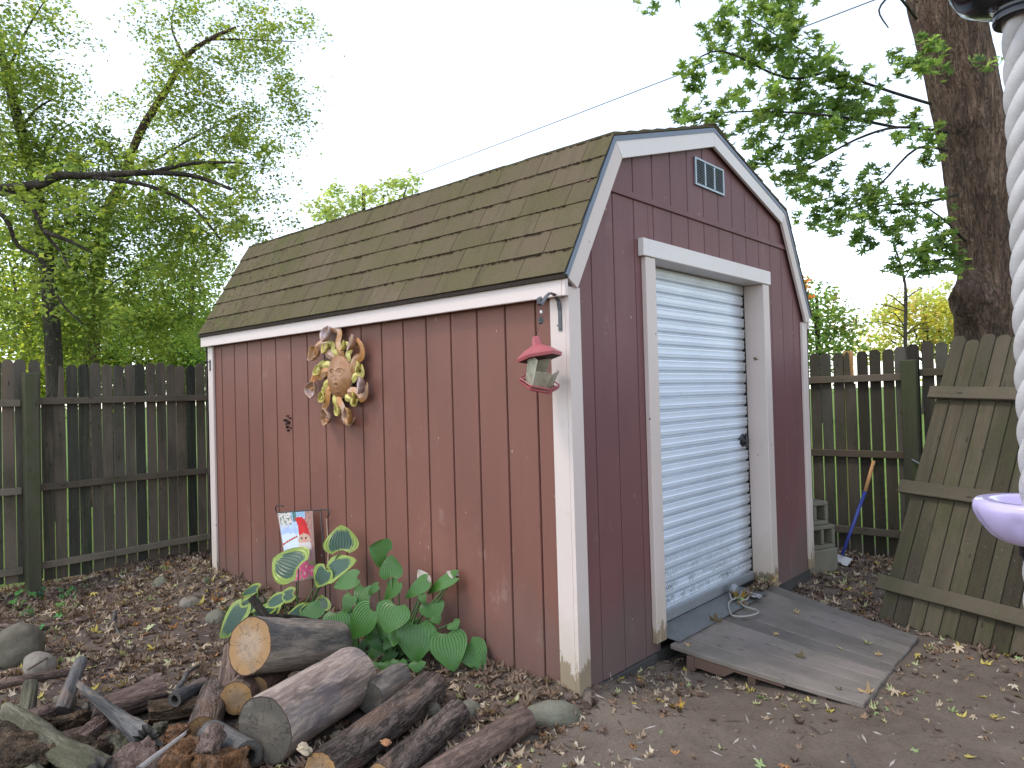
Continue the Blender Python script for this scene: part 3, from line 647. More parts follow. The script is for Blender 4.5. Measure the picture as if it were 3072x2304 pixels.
# lawn beyond the fences
lawn = m.math('MAXIMUM', m.step(py_, 5.2, 5.6), m.step(px_, 4.25, 4.7))
g = m.ramp(m.noise(2.2, P3, 6, .7), [(.3, (0.08, 0.14, 0.02)), (.55, (0.13, 0.19, 0.035)), (.75, (0.22, 0.22, 0.06))])
c = m.mix(lawn, c, g)
m.color(c)
m.bump(m.math('ADD', m.math('MULTIPLY', n2, .8), m.math('ADD', m.math('MULTIPLY', n3, .5), m.math('MULTIPLY', n4, .2))), .8, .018)
gme = fast_mesh('ground', gv, gf, np.full(len(q0), 4), m, smooth=True)
g_o = bpy.data.objects.new('ground', gme); COL.objects.link(g_o); tag(g_o, kind='structure')

# ================================================================ SHED
W, L, S8 = 3.048, 3.658, 0.2032
shed = empty('shed', (0, 0, 0), 'dark red gambrel roofed shed with cream trim and a white roll-up door', 'shed')
PROF = [(-0.073, 1.954), (0.374, 2.716), (1.524, 3.056), (2.674, 2.716), (3.121, 1.954)]
def roof_z(x):
    for (a, b), (c_, d) in zip(PROF[:-1], PROF[1:]):
        if a <= x <= c_:
            return b + (d - b) * (x - a) / (c_ - a)
    return 1.95
# --- left wall
wl = MB(); wl.box((0.016, 0.01, 0.0), (0.06, L - .01, 1.93)); wl_o = wl.build('wall', M_BACKING, shed)
for i in range(18):
    y0 = i * S8 + .0035; y1 = (i + 1) * S8 - .0035
    b = MB(); zb = -.045 + .006 * N3(i, 0, 0, 1.3)
    b.prism([(y0 + .003, zb), (y1 - .003, zb), (y1 - .003, 1.90), (y0 + .003, 1.90)], 'x', 0.0, 0.004)
    b.prism([(y0, zb), (y1, zb), (y1, 1.90), (y0, 1.90)], 'x', 0.004, 0.017)
    b.build('siding_board', M_SIDING, wl_o)
# --- front wall
DX0, DX1, DZ = 0.755, 2.250, 2.160
fr = MB()
fr.box((0.02, 0.017, 0.0), (DX0, .06, 1.90)); fr.box((DX1, 0.017, 0.0), (W - .02, .06, 1.90))
fr.prism([(0.02, 1.9), (W - .02, 1.9), (2.66, 2.66), (1.524, 3.0), (.39, 2.66)], 'y', .0175, .05) if False else None
gb = [(0.02, 1.90), (DX0, 1.90), (DX0, DZ), (DX1, DZ), (DX1, 1.90), (W - .02, 1.90), (2.66, 2.68), (1.524, 3.02), (.388, 2.68)]
fr.prism(gb, 'y', .0175, .05)
fr_o = fr.build('wall', M_BACKING, shed)
ZS = 2.448
def gable_board(x0, x1, zlo, zhi_f, name='siding_board'):
    n = 3
    xs = [x0 + (x1 - x0) * k / n for k in range(n + 1)]
    kn = [xk for xk in (.374, 1.524, 2.674) if x0 < xk < x1]
    xs = sorted(set(xs + kn))
    top = [(x, zhi_f(x)) for x in xs]
    if max(t[1] for t in top) - zlo < .02: return
    top = [(x, max(z, zlo + .001)) for x, z in top]
    poly = [(x0, zlo), (x1, zlo)] + top[::-1]
    b = MB(); b.prism(poly, 'y', .0, .017); b.build(name, M_SIDING_SHADE, fr_o, bevel=.003)
for i in range(15):
    a, bq = i * S8 + .0032, (i + 1) * S8 - .0032
    lowtop = lambda x: min(ZS - .004, roof_z(x) - .03)
    segs = [(a, bq, -.03)]
    if bq > DX0 and a < DX1:
        segs = []
        if a < DX0: segs.append((a, DX0, -.03))
        if bq > DX1: segs.append((DX1, bq, -.03))
        segs.append((max(a, DX0), min(bq, DX1), DZ))
    for (p, q, z0) in segs:
        if q - p > .005: gable_board(p, q, z0, lowtop)
    gable_board(a, bq, ZS + .004, lambda x: roof_z(x) - .03)
st = MB(); st.box((.31, -.012, ZS - .016), (2.73, .003, ZS + .018)); st.build('belt_strip', M_SIDING_SHADE, fr_o, bevel=.003)
# --- right and back walls
rw = MB(); rw.box((W - .017, .0, -.03), (W, L, 1.92)); rw.build('wall', M_SIDING, shed)
bw = MB(); bw.prism([(0.02, -.03), (W - .02, -.03), (W - .02, 1.9), (2.66, 2.68), (1.524, 3.02), (.388, 2.68), (.02, 1.9)], 'y', L - .02, L); bw.build('wall', M_SIDING, shed)
fl = MB(); fl.box((.06, .06, -.01), (W - .03, L - .03, .02)); fl.build('floor', M_JOIST, shed)
for y0 in (.0, 1.2, 2.4, 3.55):
    sk = MB(); sk.box((.01, y0 + .008, -.20), (W - .01, y0 + .10, -.032)); sk.build('skid', M_SKID, shed)
sk = MB(); sk.box((0.03, -.012, -.105), (DX0 - .06, .007, -.031)); sk.build('sill_board', M_SKID, shed, bevel=.004)
# --- corner trim
def trim(lo, hi, mat=None, name='corner_trim', bev=.003):
    b = MB(); b.box(lo, hi); return b.build(name, mat or M_TRIM, shed, bevel=bev)
def ragged(axis, a0, a1, t0, t1, zlo, zhi, seed):
    """a trim board whose foot has rotted to an uneven edge"""
    n = 9; pts = [(a0, zhi), (a1, zhi)]
    rr = random.Random(seed)
    low = [(a1 + (a0 - a1) * k / n, zlo + .05 * rr.random() ** 2 + (.02 if 2 < k < 5 else 0)) for k in range(n + 1)]
    b = MB(); b.prism([(p[0], p[1]) for p in low[::-1]] + [(a1, zhi), (a0, zhi)], axis, t0, t1)
    return b.build('corner_trim', M_TRIM, shed)
ragged('x', 0.001, .092, -.021, -.001, -.045, 1.855, 1)
ragged('y', -.022, .070, -.022, -.001, -.055, 1.90, 2)
trim((-.021, L - .088, -.02), (-.001, L + .02, 1.855))
trim((-.021, L - .012, -.02), (.07, L + .021, 1.855))
trim((W - .075, -.022, -.02), (W + .022, -.001, 1.90))
trim((W + .001, .0, -.02), (W + .021, .09, 1.86))
trim((W + .001, L - .09, -.02), (W + .021, L + .02, 1.86))
# --- eave fascia
b = MB(); b.box((-.060, -.012, 1.853), (-.036, L + .03, 1.934)); b.build('eave_fascia', M_TRIM_Y, shed, bevel=.003)
b = MB(); b.box((-.060, -.0345, 1.853), (-.0365, -.0125, 1.934)); b.build('eave_fascia', M_TRIM_Y, shed, bevel=.002)
b = MB(); b.box((-.036, .0, 1.862), (-.002, L, 1.876)); b.build('soffit', M_SIDING, shed)
b = MB(); b.box((W + .036, -.03, 1.853), (W + .060, L + .03, 1.934)); b.build('eave_fascia', M_TRIM_Y, shed, bevel=.003)
b = MB(); b.box((W + .002, .0, 1.862), (W + .036, L, 1.876)); b.build('soffit', M_SIDING, shed)
# --- rake boards along the gambrel front
def rake(p, q, wdt, y0, y1, off, mat, name, trimends=True):
    """board below the roof line from p to q; its normal points into the gable"""
    d = Vector((q[0] - p[0], 0, q[1] - p[1])).normalized()
    n = Vector((d.z, 0, -d.x))
    return d, n
def off_poly(pts, o):
    """pts shifted inwards by o with mitred corners"""
    res = []
    for i, p in enumerate(pts):
        p = Vector(p)
        ds = []
        if i > 0: ds.append((p - Vector(pts[i - 1])).normalized())
        if i < len(pts) - 1: ds.append((Vector(pts[i + 1]) - p).normalized())
        ns = [Vector((d.y, -d.x)) for d in ds]
        n = sum(ns, Vector((0, 0))).normalized()
        k = o / max(.3, n.dot(ns[0]))
        res.append(tuple(p + n * k))
    return res
R0 = off_poly(PROF, .030); R1 = off_poly(PROF, .122)
for i in range(4):
    poly = [R0[i], R0[i + 1], R1[i + 1], R1[i]]
    # hairline gap at the mitre
    cx = sum(p[0] for p in poly) / 4; cz = sum(p[1] for p in poly) / 4
    poly = [(cx + (p[0] - cx) * .997, cz + (p[1] - cz) * .997) for p in poly]
    b = MB(); b.prism(poly, 'y', -.040, -.020)
    b.build('rake_board', M_TRIM_X if i in (1, 2) else M_TRIM, shed, bevel=.002)
    S0 = off_poly(PROF, .034); S1 = off_poly(PROF, .050)
    b = MB(); b.prism([S0[i], S0[i + 1], S1[i + 1], S1[i]], 'y', -.0195, .0); b.build('rake_soffit', M_TRIM_X, shed)
    D0 = off_poly(PROF, .007); D1 = off_poly(PROF, .0335)
    b = MB(); b.prism([D0[i], D0[i + 1], D1[i + 1], D1[i]], 'y', -.0435, -.030); b.build('drip_edge', M_DRIP, shed)
# --- roof
RD = off_poly(PROF, .0035); RE = off_poly(PROF, .022)
rf = MB()
for i in range(4):
    rf.prism([RD[i], RD[i + 1], RE[i + 1], RE[i]], 'y', -.028, L + .028)
rf_o = rf.build('roof', M_EDGE, shed)
ed = MB(); ed.box((-.077, -.045, 1.932), (-.052, L + .031, 1.951)); ed.build('eave_drip_edge', M_EDGE, rf_o)
A0 = Vector((-0.073, 1.954)); A1 = Vector((0.374, 2.716))
sl = (A1 - A0); SLEN = sl.length; sd = sl.normalized(); sn = Vector((-sd.y, sd.x))
NC = 6; EXPO = SLEN / NC
rs = random.Random(5)
for cidx in range(NC):
    offs = (0.0 if cidx % 2 == 0 else .152) + rs.uniform(-.03, .03)
    y = -.046 - offs
    while y < L + .03:
        y0 = max(y, -.046); y1 = min(y + .3048, L + .032)
        y += .3048
        if y1 - y0 < .03: continue
        t0 = cidx * EXPO + rs.uniform(-.001, .001); t1 = (cidx + 1) * EXPO + .02
        b = MB()
        k0 = A0 + sd * t0; k1 = A0 + sd * min(t1, SLEN + .004)
        n0 = .0095 + rs.uniform(0, .0015); n1 = .003
        lowp = [k0 + sn * .004, k0 + sn * n0, k1 + sn * n1, k1 + sn * .0005]
        g_ = .0018
        sag = [rs.uniform(-.0012, .0012) for _ in range(3)]
        vs = []; ys = [y0 + g_, (y0 + y1) / 2, y1 - g_]
        for yy_, sg in zip(ys, sag):
            for kk, p in enumerate(lowp):
                d_ = sd * (sg if kk < 2 else 0)
                vs.append((p.x + d_.x, yy_, p.y + d_.y))
        fs = []
        for s_ in range(2):
            o_ = s_ * 4
            for kk in range(4):
                fs.append((o_ + kk, o_ + 4 + kk, o_ + 4 + (kk + 1) % 4, o_ + (kk + 1) % 4))
        fs += [(3, 2, 1, 0), (8, 9, 10, 11)]
        b.add(vs, fs); b.build('shingle', M_SHINGLE, rf_o)
# moss caught along the butt edges of the courses
mo = MB()
for cidx in range(1, NC + 1):
    for _ in range(330):
        y = rs.uniform(-.03, L + .02)
        if N3(y, cidx, 0, 2.1) < -.12 and rs.random() < .75: continue
        p = A0 + sd * (cidx * EXPO - .004 + rs.uniform(-.006, .003)) + sn * .012
        if cidx == NC: p = A0 + sd * (SLEN - .002) + sn * .006
        sz = rs.uniform(.0025, .0065)
        vs = [(p.x + sn.x * dz + sd.x * dx, y + dy, p.y + sn.y * dz + sd.y * dx) for dx, dy, dz in
              ((-sz * 1.3, 0, -.002), (0, -sz * 1.8, -.002), (sz * .6, 0, -.002), (0, sz * 1.8, -.002), (0, 0, sz * .75))]
        mo.add(vs, [(0, 1, 4), (1, 2, 4), (2, 3, 4), (3, 0, 4)])
tag(mo.build('moss_fringe', M_MOSS, rf_o), kind='stuff')
# the three slopes that face away from the camera
for i, nc in ((1, 8), (2, 8), (3, 6)):
    p0, p1 = Vector(PROF[i]), Vector(PROF[i + 1])
    d = (p1 - p0); ln = d.length; d.normalize(); n = Vector((-d.y, d.x))
    up = i == 1
    b = MB()
    for c_ in range(nc):
        a, e = ln * c_ / nc, ln * (c_ + 1) / nc
        lo_t, hi_t = (.013, .004) if up else (.004, .013)
        k0 = p0 + d * a; k1 = p0 + d * e
        yv = -.048
        while yv < L + .03:
            y1 = min(yv + rs.choice((.152, .3048, .3048)), L + .032)
            w0 = rs.uniform(0, .004)
            b.prism([tuple(k0 - n * .003), tuple(k0 + n * (lo_t + w0)), tuple(k1 + n * (hi_t + w0)), tuple(k1 - n * .003)], 'y', yv, y1 - .002)
            yv = y1
    tag(b.build('shingle_field', M_SHINGLE, rf_o), kind='stuff')
b = MB()
yv = -.05
while yv < L + .03:
    pk = Vector(PROF[2])
    for sgn in (-1, 1):
        q = Vector((pk.x + sgn * .14, pk.y - .0414))
        b.prism([(pk.x, pk.y + .013), (pk.x, pk.y + .021), (q.x, q.y + .021), (q.x, q.y + .013)], 'y', yv, yv + .2)
    yv += .195
b.build('ridge_cap', M_SHINGLE, rf_o)

# --- door opening trim
def dtrim(lo, hi, name, mat=None):
    b = MB(); b.box(lo, hi); return b.build(name, mat or M_TRIM, shed, bevel=.003)
dtrim((.668, -.030, .030), (.772, -.0005, 2.128), 'door_trim')
dtrim((2.232, -.030, -.045), (2.330, -.0005, 2.128), 'door_trim')
dtrim((.640, -.038, 2.130), (2.348, -.0005, 2.226), 'door_header', M_TRIM_X)
dtrim((.757, .0, .035), (.772, .135, 2.145), 'door_jamb')
dtrim((2.236, .0, .02), (2.2495, .150, 2.145), 'door_jamb')
dtrim((2.228, -.0305, -.03), (2.2355, .130, 2.125), 'door_jamb')
dtrim((.772, -.029, 2.128), (2.232, .14, 2.148), 'door_soffit', M_TRIM_X)
# --- roll-up door
door = MB(); door.box((.765, .128, .02), (2.238, .150, 2.150)); door_o = door.build('door', M_DARK, shed)
PIT = .0776
prof = [(0.0, .006), (.003, .0200), (.009, .0190), (.018, .0060), (.024, .0045), (.030, .0035), (.034, .0015), (.039, .0010), (.044, .0045), (.058, .0035), (.068, .0010), (.074, .0015), (.0776, .006)]
def slat_mesh(x1, seam):
    b = MB(); xs = [.773, 1.25, 1.75, x1 - .02, x1]
    vs = []
    for xi, x in enumerate(xs):
        for z, d in prof:
            dd = d + (.006 if xi == len(xs) - 1 else 0)
            vs.append((x, .100 + dd, z))
    n = len(prof); fs = []
    for a in range(len(xs) - 1):
        for k_ in range(n - 1):
            fs.append((a * n + k_, (a + 1) * n + k_, (a + 1) * n + k_ + 1, a * n + k_ + 1))
    b.add(vs, fs)
    if seam:
        b.box((.773, .0992, .0735), (x1 - .01, .1062, .0748))
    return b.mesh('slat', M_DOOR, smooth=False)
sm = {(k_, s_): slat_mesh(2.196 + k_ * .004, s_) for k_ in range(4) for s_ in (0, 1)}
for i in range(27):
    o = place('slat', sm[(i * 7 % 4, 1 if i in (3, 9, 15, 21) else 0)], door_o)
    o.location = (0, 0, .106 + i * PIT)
b = MB(); b.box((.774, .094, .046), (2.20, .118, .106)); b.build('bottom_bar', M_BAR, door_o, bevel=.004)
b = MB(); b.box((.774, .088, .024), (2.20, .122, .0455)); b.build('bottom_seal', M_DARK, door_o, bevel=.004)
b = MB(); b.box((2.2115, .112, .03), (2.2275, .1275, 2.14)); b.build('guide', M_DARK, door_o)
b = MB(); Mx = RT((2.105, .098, 1.035), basis((0, -1, 0)))
b.lathe([(.0, .012), (.030, .012), (.042, .006), (.046, .0), (.046, -.008)], seg=24, M=Mx)
lt = b.build('latch', M_BLACKMETAL, door_o, smooth=True)
b = MB(); b.box((2.055, .074, 1.024), (2.155, .0855, 1.046)); b.build('latch_bar', M_BLACKMETAL, door_o, bevel=.003)
b = MB(); b.box((2.10, .070, .985), (2.115, .084, 1.085)); b.build('latch_handle', M_BLACKMETAL, door_o, bevel=.004)

# --- gable vent
vx0, vx1, vz0, vz1 = 1.310, 1.702, 2.652, 2.826
v = MB()
v.box((vx0, -.014, vz0), (vx0 + .016, -.001, vz1)); v.box((vx1 - .016, -.014, vz0), (vx1, -.001, vz1))
v.box((vx0 + .016, -.014, vz0), (vx1 - .016, -.001, vz0 + .014)); v.box((vx0 + .016, -.014, vz1 - .014), (vx1 - .016, -.001, vz1))
cw = (vx1 - vx0 - .032 - 2 * .016) / 3
for q in (1, 2):
    xx = vx0 + .016 + q * cw + (q - 1) * .016
    v.box((xx, -.013, vz0 + .014), (xx + .016, -.001, vz1 - .014))
v_o = v.build('gable_vent', M_VENT, shed, bevel=.002)
b = MB(); b.box((vx0 + .01, -.004, vz0 + .01), (vx1 - .01, -.0005, vz1 - .01)); b.build('vent_screen', M_DARK, v_o)
for q in range(3):
    x0 = vx0 + .017 + q * (cw + .016); b = MB()
    nl = 13
    for r_ in range(nl):
        z0 = vz0 + .0155 + r_ * (vz1 - vz0 - .031) / nl
        b.add([(x0, -.012, z0), (x0 + cw - .002, -.012, z0), (x0 + cw - .002, -.0045, z0 + .0085), (x0, -.0045, z0 + .0085),
               (x0, -.0128, z0 + .001), (x0 + cw - .002, -.0128, z0 + .001), (x0 + cw - .002, -.0053, z0 + .0095), (x0, -.0053, z0 + .0095)],
              [(3, 2, 1, 0), (4, 5, 6, 7), (0, 1, 5, 4), (2, 3, 7, 6)])
    b.build('louver', M_VENT, v_o)

# cables and small hook on the far corner of the left wall
b = MB(); b.tube([(-.022, 3.62, 1.73), (-.075, 3.63, 1.735), (-.082, 3.63, 1.72), (-.075, 3.63, 1.705)], .004, 6)
b.box((-.026, 3.60, 1.66), (-.021, 3.618, 1.75))
tag(b.build('wall_hook', M_BLACKMETAL), 'small black hook screwed to the far trim of the red side wall', 'hook')
# wasp nest traces
b = MB()
for q in range(14):
    p = Vector((-.006, 2.508 + random.gauss(0, .022), 1.255 + random.choice((0, -.052)) + random.gauss(0, .014)))
    s_ = random.uniform(.004, .009)
    b.box((p.x - s_, p.y - s_, p.z - s_), (p.x + s_, p.y + s_, p.z + s_ * .7), None)
tag(b.build('insect_nest', MAT('mud_nest', .95).color((0.028, 0.014, 0.012))), 'small dark crumbly insect nest stuck to the red side wall', 'insect nest')

# ================================================================ THRESHOLD PLATE, RAMP
b = MB()
b.add([(.775, .085, .050), (1.95, .085, .050), (1.95, -.105, .0345), (.775, -.105, .0345), (.775, .085, .045), (1.95, .085, .045), (1.95, -.105, .0295), (.775, -.105, .0295)],
      [(3, 2, 1, 0), (4, 5, 6, 7), (0, 1, 5, 4), (1, 2, 6, 5), (2, 3, 7, 6), (3, 0, 4, 7)])
for r_ in range(8):
    for q in range(52):
        x = .79 + q * .0222 + (r_ % 2) * .011; y = .07 - r_ * .0225
        if x > 1.94: continue
        z = .0500 - (.085 - y) * .0816
        a = rad(40 if (q + r_) % 2 else -40)
        dx, dy = math.cos(a) * .0085, math.sin(a) * .0085
        ex, ey = -math.sin(a) * .0022, math.cos(a) * .0022
        b.add([(x - dx, y - dy, z + .0002), (x + ex, y + ey, z + .0002), (x + dx, y + dy, z + .0002), (x - ex, y - ey, z + .0002), (x, y, z + .0022)],
              [(0, 4, 1), (1, 4, 2), (2, 4, 3), (3, 4, 0)])
tag(b.build('threshold_plate', M_PLATE), 'grey diamond plate metal sheet bridging the door sill and the ramp', 'metal plate')

ramp = empty('ramp', (1.45, -.5, -.08), 'low weathered grey plank ramp in front of the roll-up door', 'ramp')
C00, C10, C01, C11 = Vector((.722, -.075, .026)), Vector((2.205, -.045, .026)), Vector((.81, -1.03, -.074)), Vector((2.08, -.970, -.113))
def ramp_pt(u, v, dz=0):
    p = (C00 * (1 - u) + C10 * u) * (1 - v) + (C01 * (1 - u) + C11 * u) * v
    return Vector((p.x, p.y, p.z + dz - .006 * math.sin(v * math.pi)))
NP = 10
rr = random.Random(9)
for i in range(NP):
    u0 = i / NP + .0022; u1 = (i + 1) / NP - .0022
    vs = []; fs = []; nv = 6
    tilt = rr.uniform(-.002, .002); e0, e1 = rr.uniform(-.008, .008), rr.uniform(-.006, .004)
    for k_ in range(nv + 1):
        v_ = e0 * (1 - k_ / nv) + (1 + e1) * k_ / nv
        w_ = rr.uniform(-.0008, .0008)
        vs += [ramp_pt(u0 + w_, v_, -.027), ramp_pt(u1 + w_, v_, -.027), ramp_pt(u1 + w_, v_, tilt), ramp_pt(u0 + w_, v_, -tilt)]
    for k_ in range(nv):
        o_ = k_ * 4
        for q in range(4):
            fs.append((o_ + q, o_ + (q + 1) % 4, o_ + 4 + (q + 1) % 4, o_ + 4 + q))
    fs += [(0, 3, 2, 1), tuple(nv * 4 + q for q in range(4))]
    b = MB(); b.add([Vector(p) - Vector((1.45, -.5, -.08)) for p in vs], fs)
    b.build('plank', M_DECK, ramp, bevel=.004)
for (v0, u0, u1) in ((.12, -.004, 1.0), (.45, .01, .99), (.80, .01, .99)):
    a_, b_ = ramp_pt(u0, v0, -.028), ramp_pt(u1, v0, -.028)
    vs = []
    for p in (a_, b_):
        for dy in (-.02, .02):
            for dz in (-.075, 0):
                vs.append(p + Vector((0, dy, dz)) - Vector((1.45, -.5, -.08)))
    b = MB(); b.add(vs, [(0, 1, 3, 2), (4, 6, 7, 5), (0, 4, 5, 1), (2, 3, 7, 6), (1, 5, 7, 3), (0, 2, 6, 4)])
    b.build('joist', M_JOIST, ramp)
b = MB()
vs = []
for v_ in (.10, .30, .36, .62):
    p = ramp_pt(.006, v_, -.028) - Vector((1.45, -.5, -.08))
    vs += [p + Vector((0, 0, -.055 if v_ < .33 else -.012)), p, p + Vector((.03, 0, 0)), p + Vector((.03, 0, -.055 if v_ < .33 else -.012))]
fs = []
for k_ in range(3):
    for q in range(4): fs.append((k_ * 4 + q, k_ * 4 + 4 + q, k_ * 4 + 4 + (q + 1) % 4, k_ * 4 + (q + 1) % 4))
fs += [(0, 1, 2, 3), (15, 14, 13, 12)]
b.add(vs, fs); b.build('side_board', M_JOIST, ramp)

# ================================================================ FENCES
def picket_mesh(wd, ht, th, mat, kind, seed):
    """upright board, dog-eared top, local origin at its foot's centre; y is its thickness"""
    r_ = random.Random(seed)
    h = wd / 2
    bow = r_.uniform(-.004, .004)
    if kind == 'dogear':
        top = [(h, ht - .030), (h - .014, ht - .008), (h - .024, ht), (-h + .024, ht), (-h + .014, ht - .008), (-h, ht - .030)]
    elif kind == 'broken':
        top = [(h, ht - .25), (h - .02, ht - .30), (h - .045, ht - .27), (-h + .02, ht - .31), (-h, ht - .28)]
    elif kind == 'sliver':
        top = [(h, ht - .04), (h * .5, ht - .01), (h * .2, ht - .02), (-h * .1, ht - .28), (-h, ht - .30)]
    else:
        top = [(h, ht), (-h, ht)]
    b = MB()
    poly = [(-h, 0), (h, 0), (h + bow, ht * .5)] + top + [(-h + bow, ht * .5)]
    b.prism(poly, 'y', -th / 2, th / 2)
    return b.mesh('picket', mat)
lf = empty('wooden_fence', (-.3, 5.05, -.12), 'weathered grey picket fence with dog-eared tops left of the red shed', 'fence')
pm = [picket_mesh(.0865, 1.85 + .01 * (q % 3), .009, M_PICKET, 'dogear', q) for q in range(5)]
pbroken = picket_mesh(.0875, 1.85, .009, M_PICKET, 'broken', 8)
psl = picket_mesh(.0875, 1.85, .009, M_PICKET, 'sliver', 9)
rr = random.Random(21)
x = -2.2; i = 0
while x < 3.95:
    me = pm[rr.randrange(5)]
    top_extra = .022 if x < -.86 else 0.0
    if abs(x + .735) < .047: me = pbroken
    elif abs(x + .64) < .047: me = psl
    o = place('picket', me, lf)
    gz = ground_h(x, 5.05)
    o.location = (x + .3 + rr.uniform(-.0015, .0015), .012 + rr.uniform(-.002, .002), -.055 + top_extra + rr.uniform(-.010, .010) + .12 - .02)
    o.rotation_euler = (rr.uniform(-.004, .004), rr.uniform(-.0035, .0035), rr.uniform(-.02, .02))
    x += .0940 + rr.uniform(-.0025, .0045); i += 1
def lrail(x0, x1, z0, z1, wh=.058):
    b = MB(); n = 6; vs = []; fs = []
    for k_ in range(n + 1):
        t = k_ / n; xx = x0 + (x1 - x0) * t; zz = z0 + (z1 - z0) * t + .004 * N3(xx, z0, 0, 2)
        vs += [(xx, 5.008, zz - wh / 2), (xx, 5.008, zz + wh / 2), (xx, 5.0515, zz + wh / 2), (xx, 5.0515, zz - wh / 2)]
    for k_ in range(n):
        for q in range(4): fs.append((k_ * 4 + q, k_ * 4 + 4 + q, k_ * 4 + 4 + (q + 1) % 4, k_ * 4 + (q + 1) % 4))
    fs += [(0, 1, 2, 3), tuple(n * 4 + q for q in (3, 2, 1, 0))]
    b.add([(p[0] + .3, p[1] - 5.05, p[2] + .12) for p in vs], fs); b.build('rail', M_RAIL_X, lf, bevel=.004)
for (z0, z1) in ((1.455, 1.458), (.722, .735), (.060, .083)):
    lrail(-.862, 1.3, z0, z1); lrail(-2.25, -.978, z0 + .02, z0 - .012); lrail(1.35, 3.95, z1, z1 + .02)
for xp in (-.922, 1.33, 3.6):
    b = MB(); b.box((xp - .052 + .3, -.135, -.25), (xp + .052 + .3, -.043, 1.815)); b.build('post', M_POST, lf, bevel=.006)

rfn = empty('wooden_fence', (4.1, 0, -.1), 'dark mossy picket fence with dog-eared tops between the shed and the maple trunk', 'fence')
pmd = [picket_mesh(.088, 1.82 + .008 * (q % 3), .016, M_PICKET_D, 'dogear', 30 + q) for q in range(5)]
pord = picket_mesh(.080, 1.80, .015, M_FRESH, 'flat', 40)
psliv = picket_mesh(.088, 1.83, .016, M_PICKET_D, 'sliver', 41)
y = .39; k_ = 0
while y > -2.6:
    me = pmd[rr.randrange(5)]
    dz = rr.uniform(-.008, .008) + (.035 if y < -.50 else 0)
    if k_ == 4: me = psliv
    o = place('picket', me, rfn)
    o.location = (.012 + rr.uniform(-.003, .003), y, dz - .02)
    o.rotation_euler = (rr.uniform(-.006, .006), rr.uniform(-.004, .004), rad(90) + rr.uniform(-.03, .03))
    y -= .102 + rr.uniform(-.002, .004); k_ += 1
o = place('picket', pord, rfn); o.location = (.034, -.002, .01); o.rotation_euler = (0, 0, rad(90)); o['label'] = 'fresh orange replacement board'
y = .50
while y < 5.0:
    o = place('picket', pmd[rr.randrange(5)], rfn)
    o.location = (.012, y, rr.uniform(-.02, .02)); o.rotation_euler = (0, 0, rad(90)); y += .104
def rrail(y0, y1, z0, z1, wh=.062):
    b = MB(); n = 5; vs = []; fs = []
    for q_ in range(n + 1):
        t = q_ / n; yy_ = y0 + (y1 - y0) * t; zz = z0 + (z1 - z0) * t + .004 * N3(yy_, z0, 5, 2)
        vs += [(-.040, yy_, zz - wh / 2 + .1), (-.040, yy_, zz + wh / 2 + .1), (.0015, yy_, zz + wh / 2 + .1), (.0015, yy_, zz - wh / 2 + .1)]
    for q_ in range(n):
        for q in range(4): fs.append((q_ * 4 + q, q_ * 4 + (q + 1) % 4, q_ * 4 + 4 + (q + 1) % 4, q_ * 4 + 4 + q))
    fs += [(0, 3, 2, 1), tuple(n * 4 + q for q in (0, 1, 2, 3))]
    b.add(vs, fs); b.build('rail', M_RAIL_Y, rfn, bevel=.004)
for z0, z1 in ((1.452, 1.46), (.790, .792), (.118, .11)):
    rrail(2.4, -.452 if z0 != .790 else -.470, z0, z1); rrail(-.585, -2.6, z1 + .03, z1 + .04)
for yp, zt in ((-.52, 1.60), (1.9, 1.62)):
    b = MB(); b.box((-.135, yp - .058, -.25), (-.045, yp + .058, zt + .1)); b.build('post', M_POST, rfn, bevel=.008)
b = MB(); b.tube([(4.055 - .0, -.452, .79), (4.0, -.50, .775), (3.88, -.60, .745), (3.60, -.82, .73)], .006, 6)
tag(b.build('fence_wire', M_VENT), 'short pale wire hooked between the dark fence rail and the leaning panel', 'wire')

# ================================================================ LEANING FENCE PANEL
B0 = Vector((2.345, -.665, -.135)); T0 = Vector((3.118, -1.017, 1.727))
ydir = (T0 - B0).normalized()
PH = (T0 - B0).length
bdir = Vector((-.316, -.949, -.012)).normalized()
xdir = (bdir - ydir * bdir.dot(ydir) * .6).normalized()
zdir = xdir.cross(ydir).normalized()
if zdir.dot(CAM - B0) < 0: zdir = -zdir
def PP(a, h, t): return B0 + xdir * a + ydir * h + zdir * t
pan = empty('loose_fence', B0, 'detached mossy fence section with rotten foot leaning beside the plank ramp', 'fence section')
rr = random.Random(33)
PW = .0975
for i in range(22):
    a0 = i * PW + .003; a1 = (i + 1) * PW - .003
    hb = rr.uniform(-.012, .012); ht = PH + rr.uniform(-.012, .008)
    if i == 1: ht -= .04
    rot = [(a0 + (a1 - a0) * q / 6, hb + (rr.uniform(0, .05) if 4 <= i else rr.uniform(0, .018)) + (.03 if (q in (2, 3) and i in (6, 8)) else 0)) for q in range(7)]
    top = [(a1, ht - .03), (a1 - .015, ht - .008), (a1 - .028, ht), (a0 + .028, ht), (a0 + .015, ht - .008), (a0, ht - .03)]
    poly = rot + top
    warp = rr.uniform(-.003, .003)
    vs = [PP(a, h, .0 + warp) for a, h in poly] + [PP(a, h, -.018 + warp) for a, h in poly]
    n = len(poly)
    fs = [tuple(range(n)), tuple(range(2 * n - 1, n - 1, -1))] + [(q, q + n, (q + 1) % n + n, (q + 1) % n) for q in range(n)]
    b = MB()
    # board-local coordinates: z runs up the board so that the grain follows it
    Mb = Matrix((xdir, zdir, ydir)).transposed()
    Mi = Mb.inverted()
    org = PP((a0 + a1) / 2, 0, 0)
    b.add([Mi @ (p - org) for p in vs], fs)
    o = b.build('board', M_PANEL, pan, bevel=.003)
    o.matrix_local = RT(org - B0, Mb)
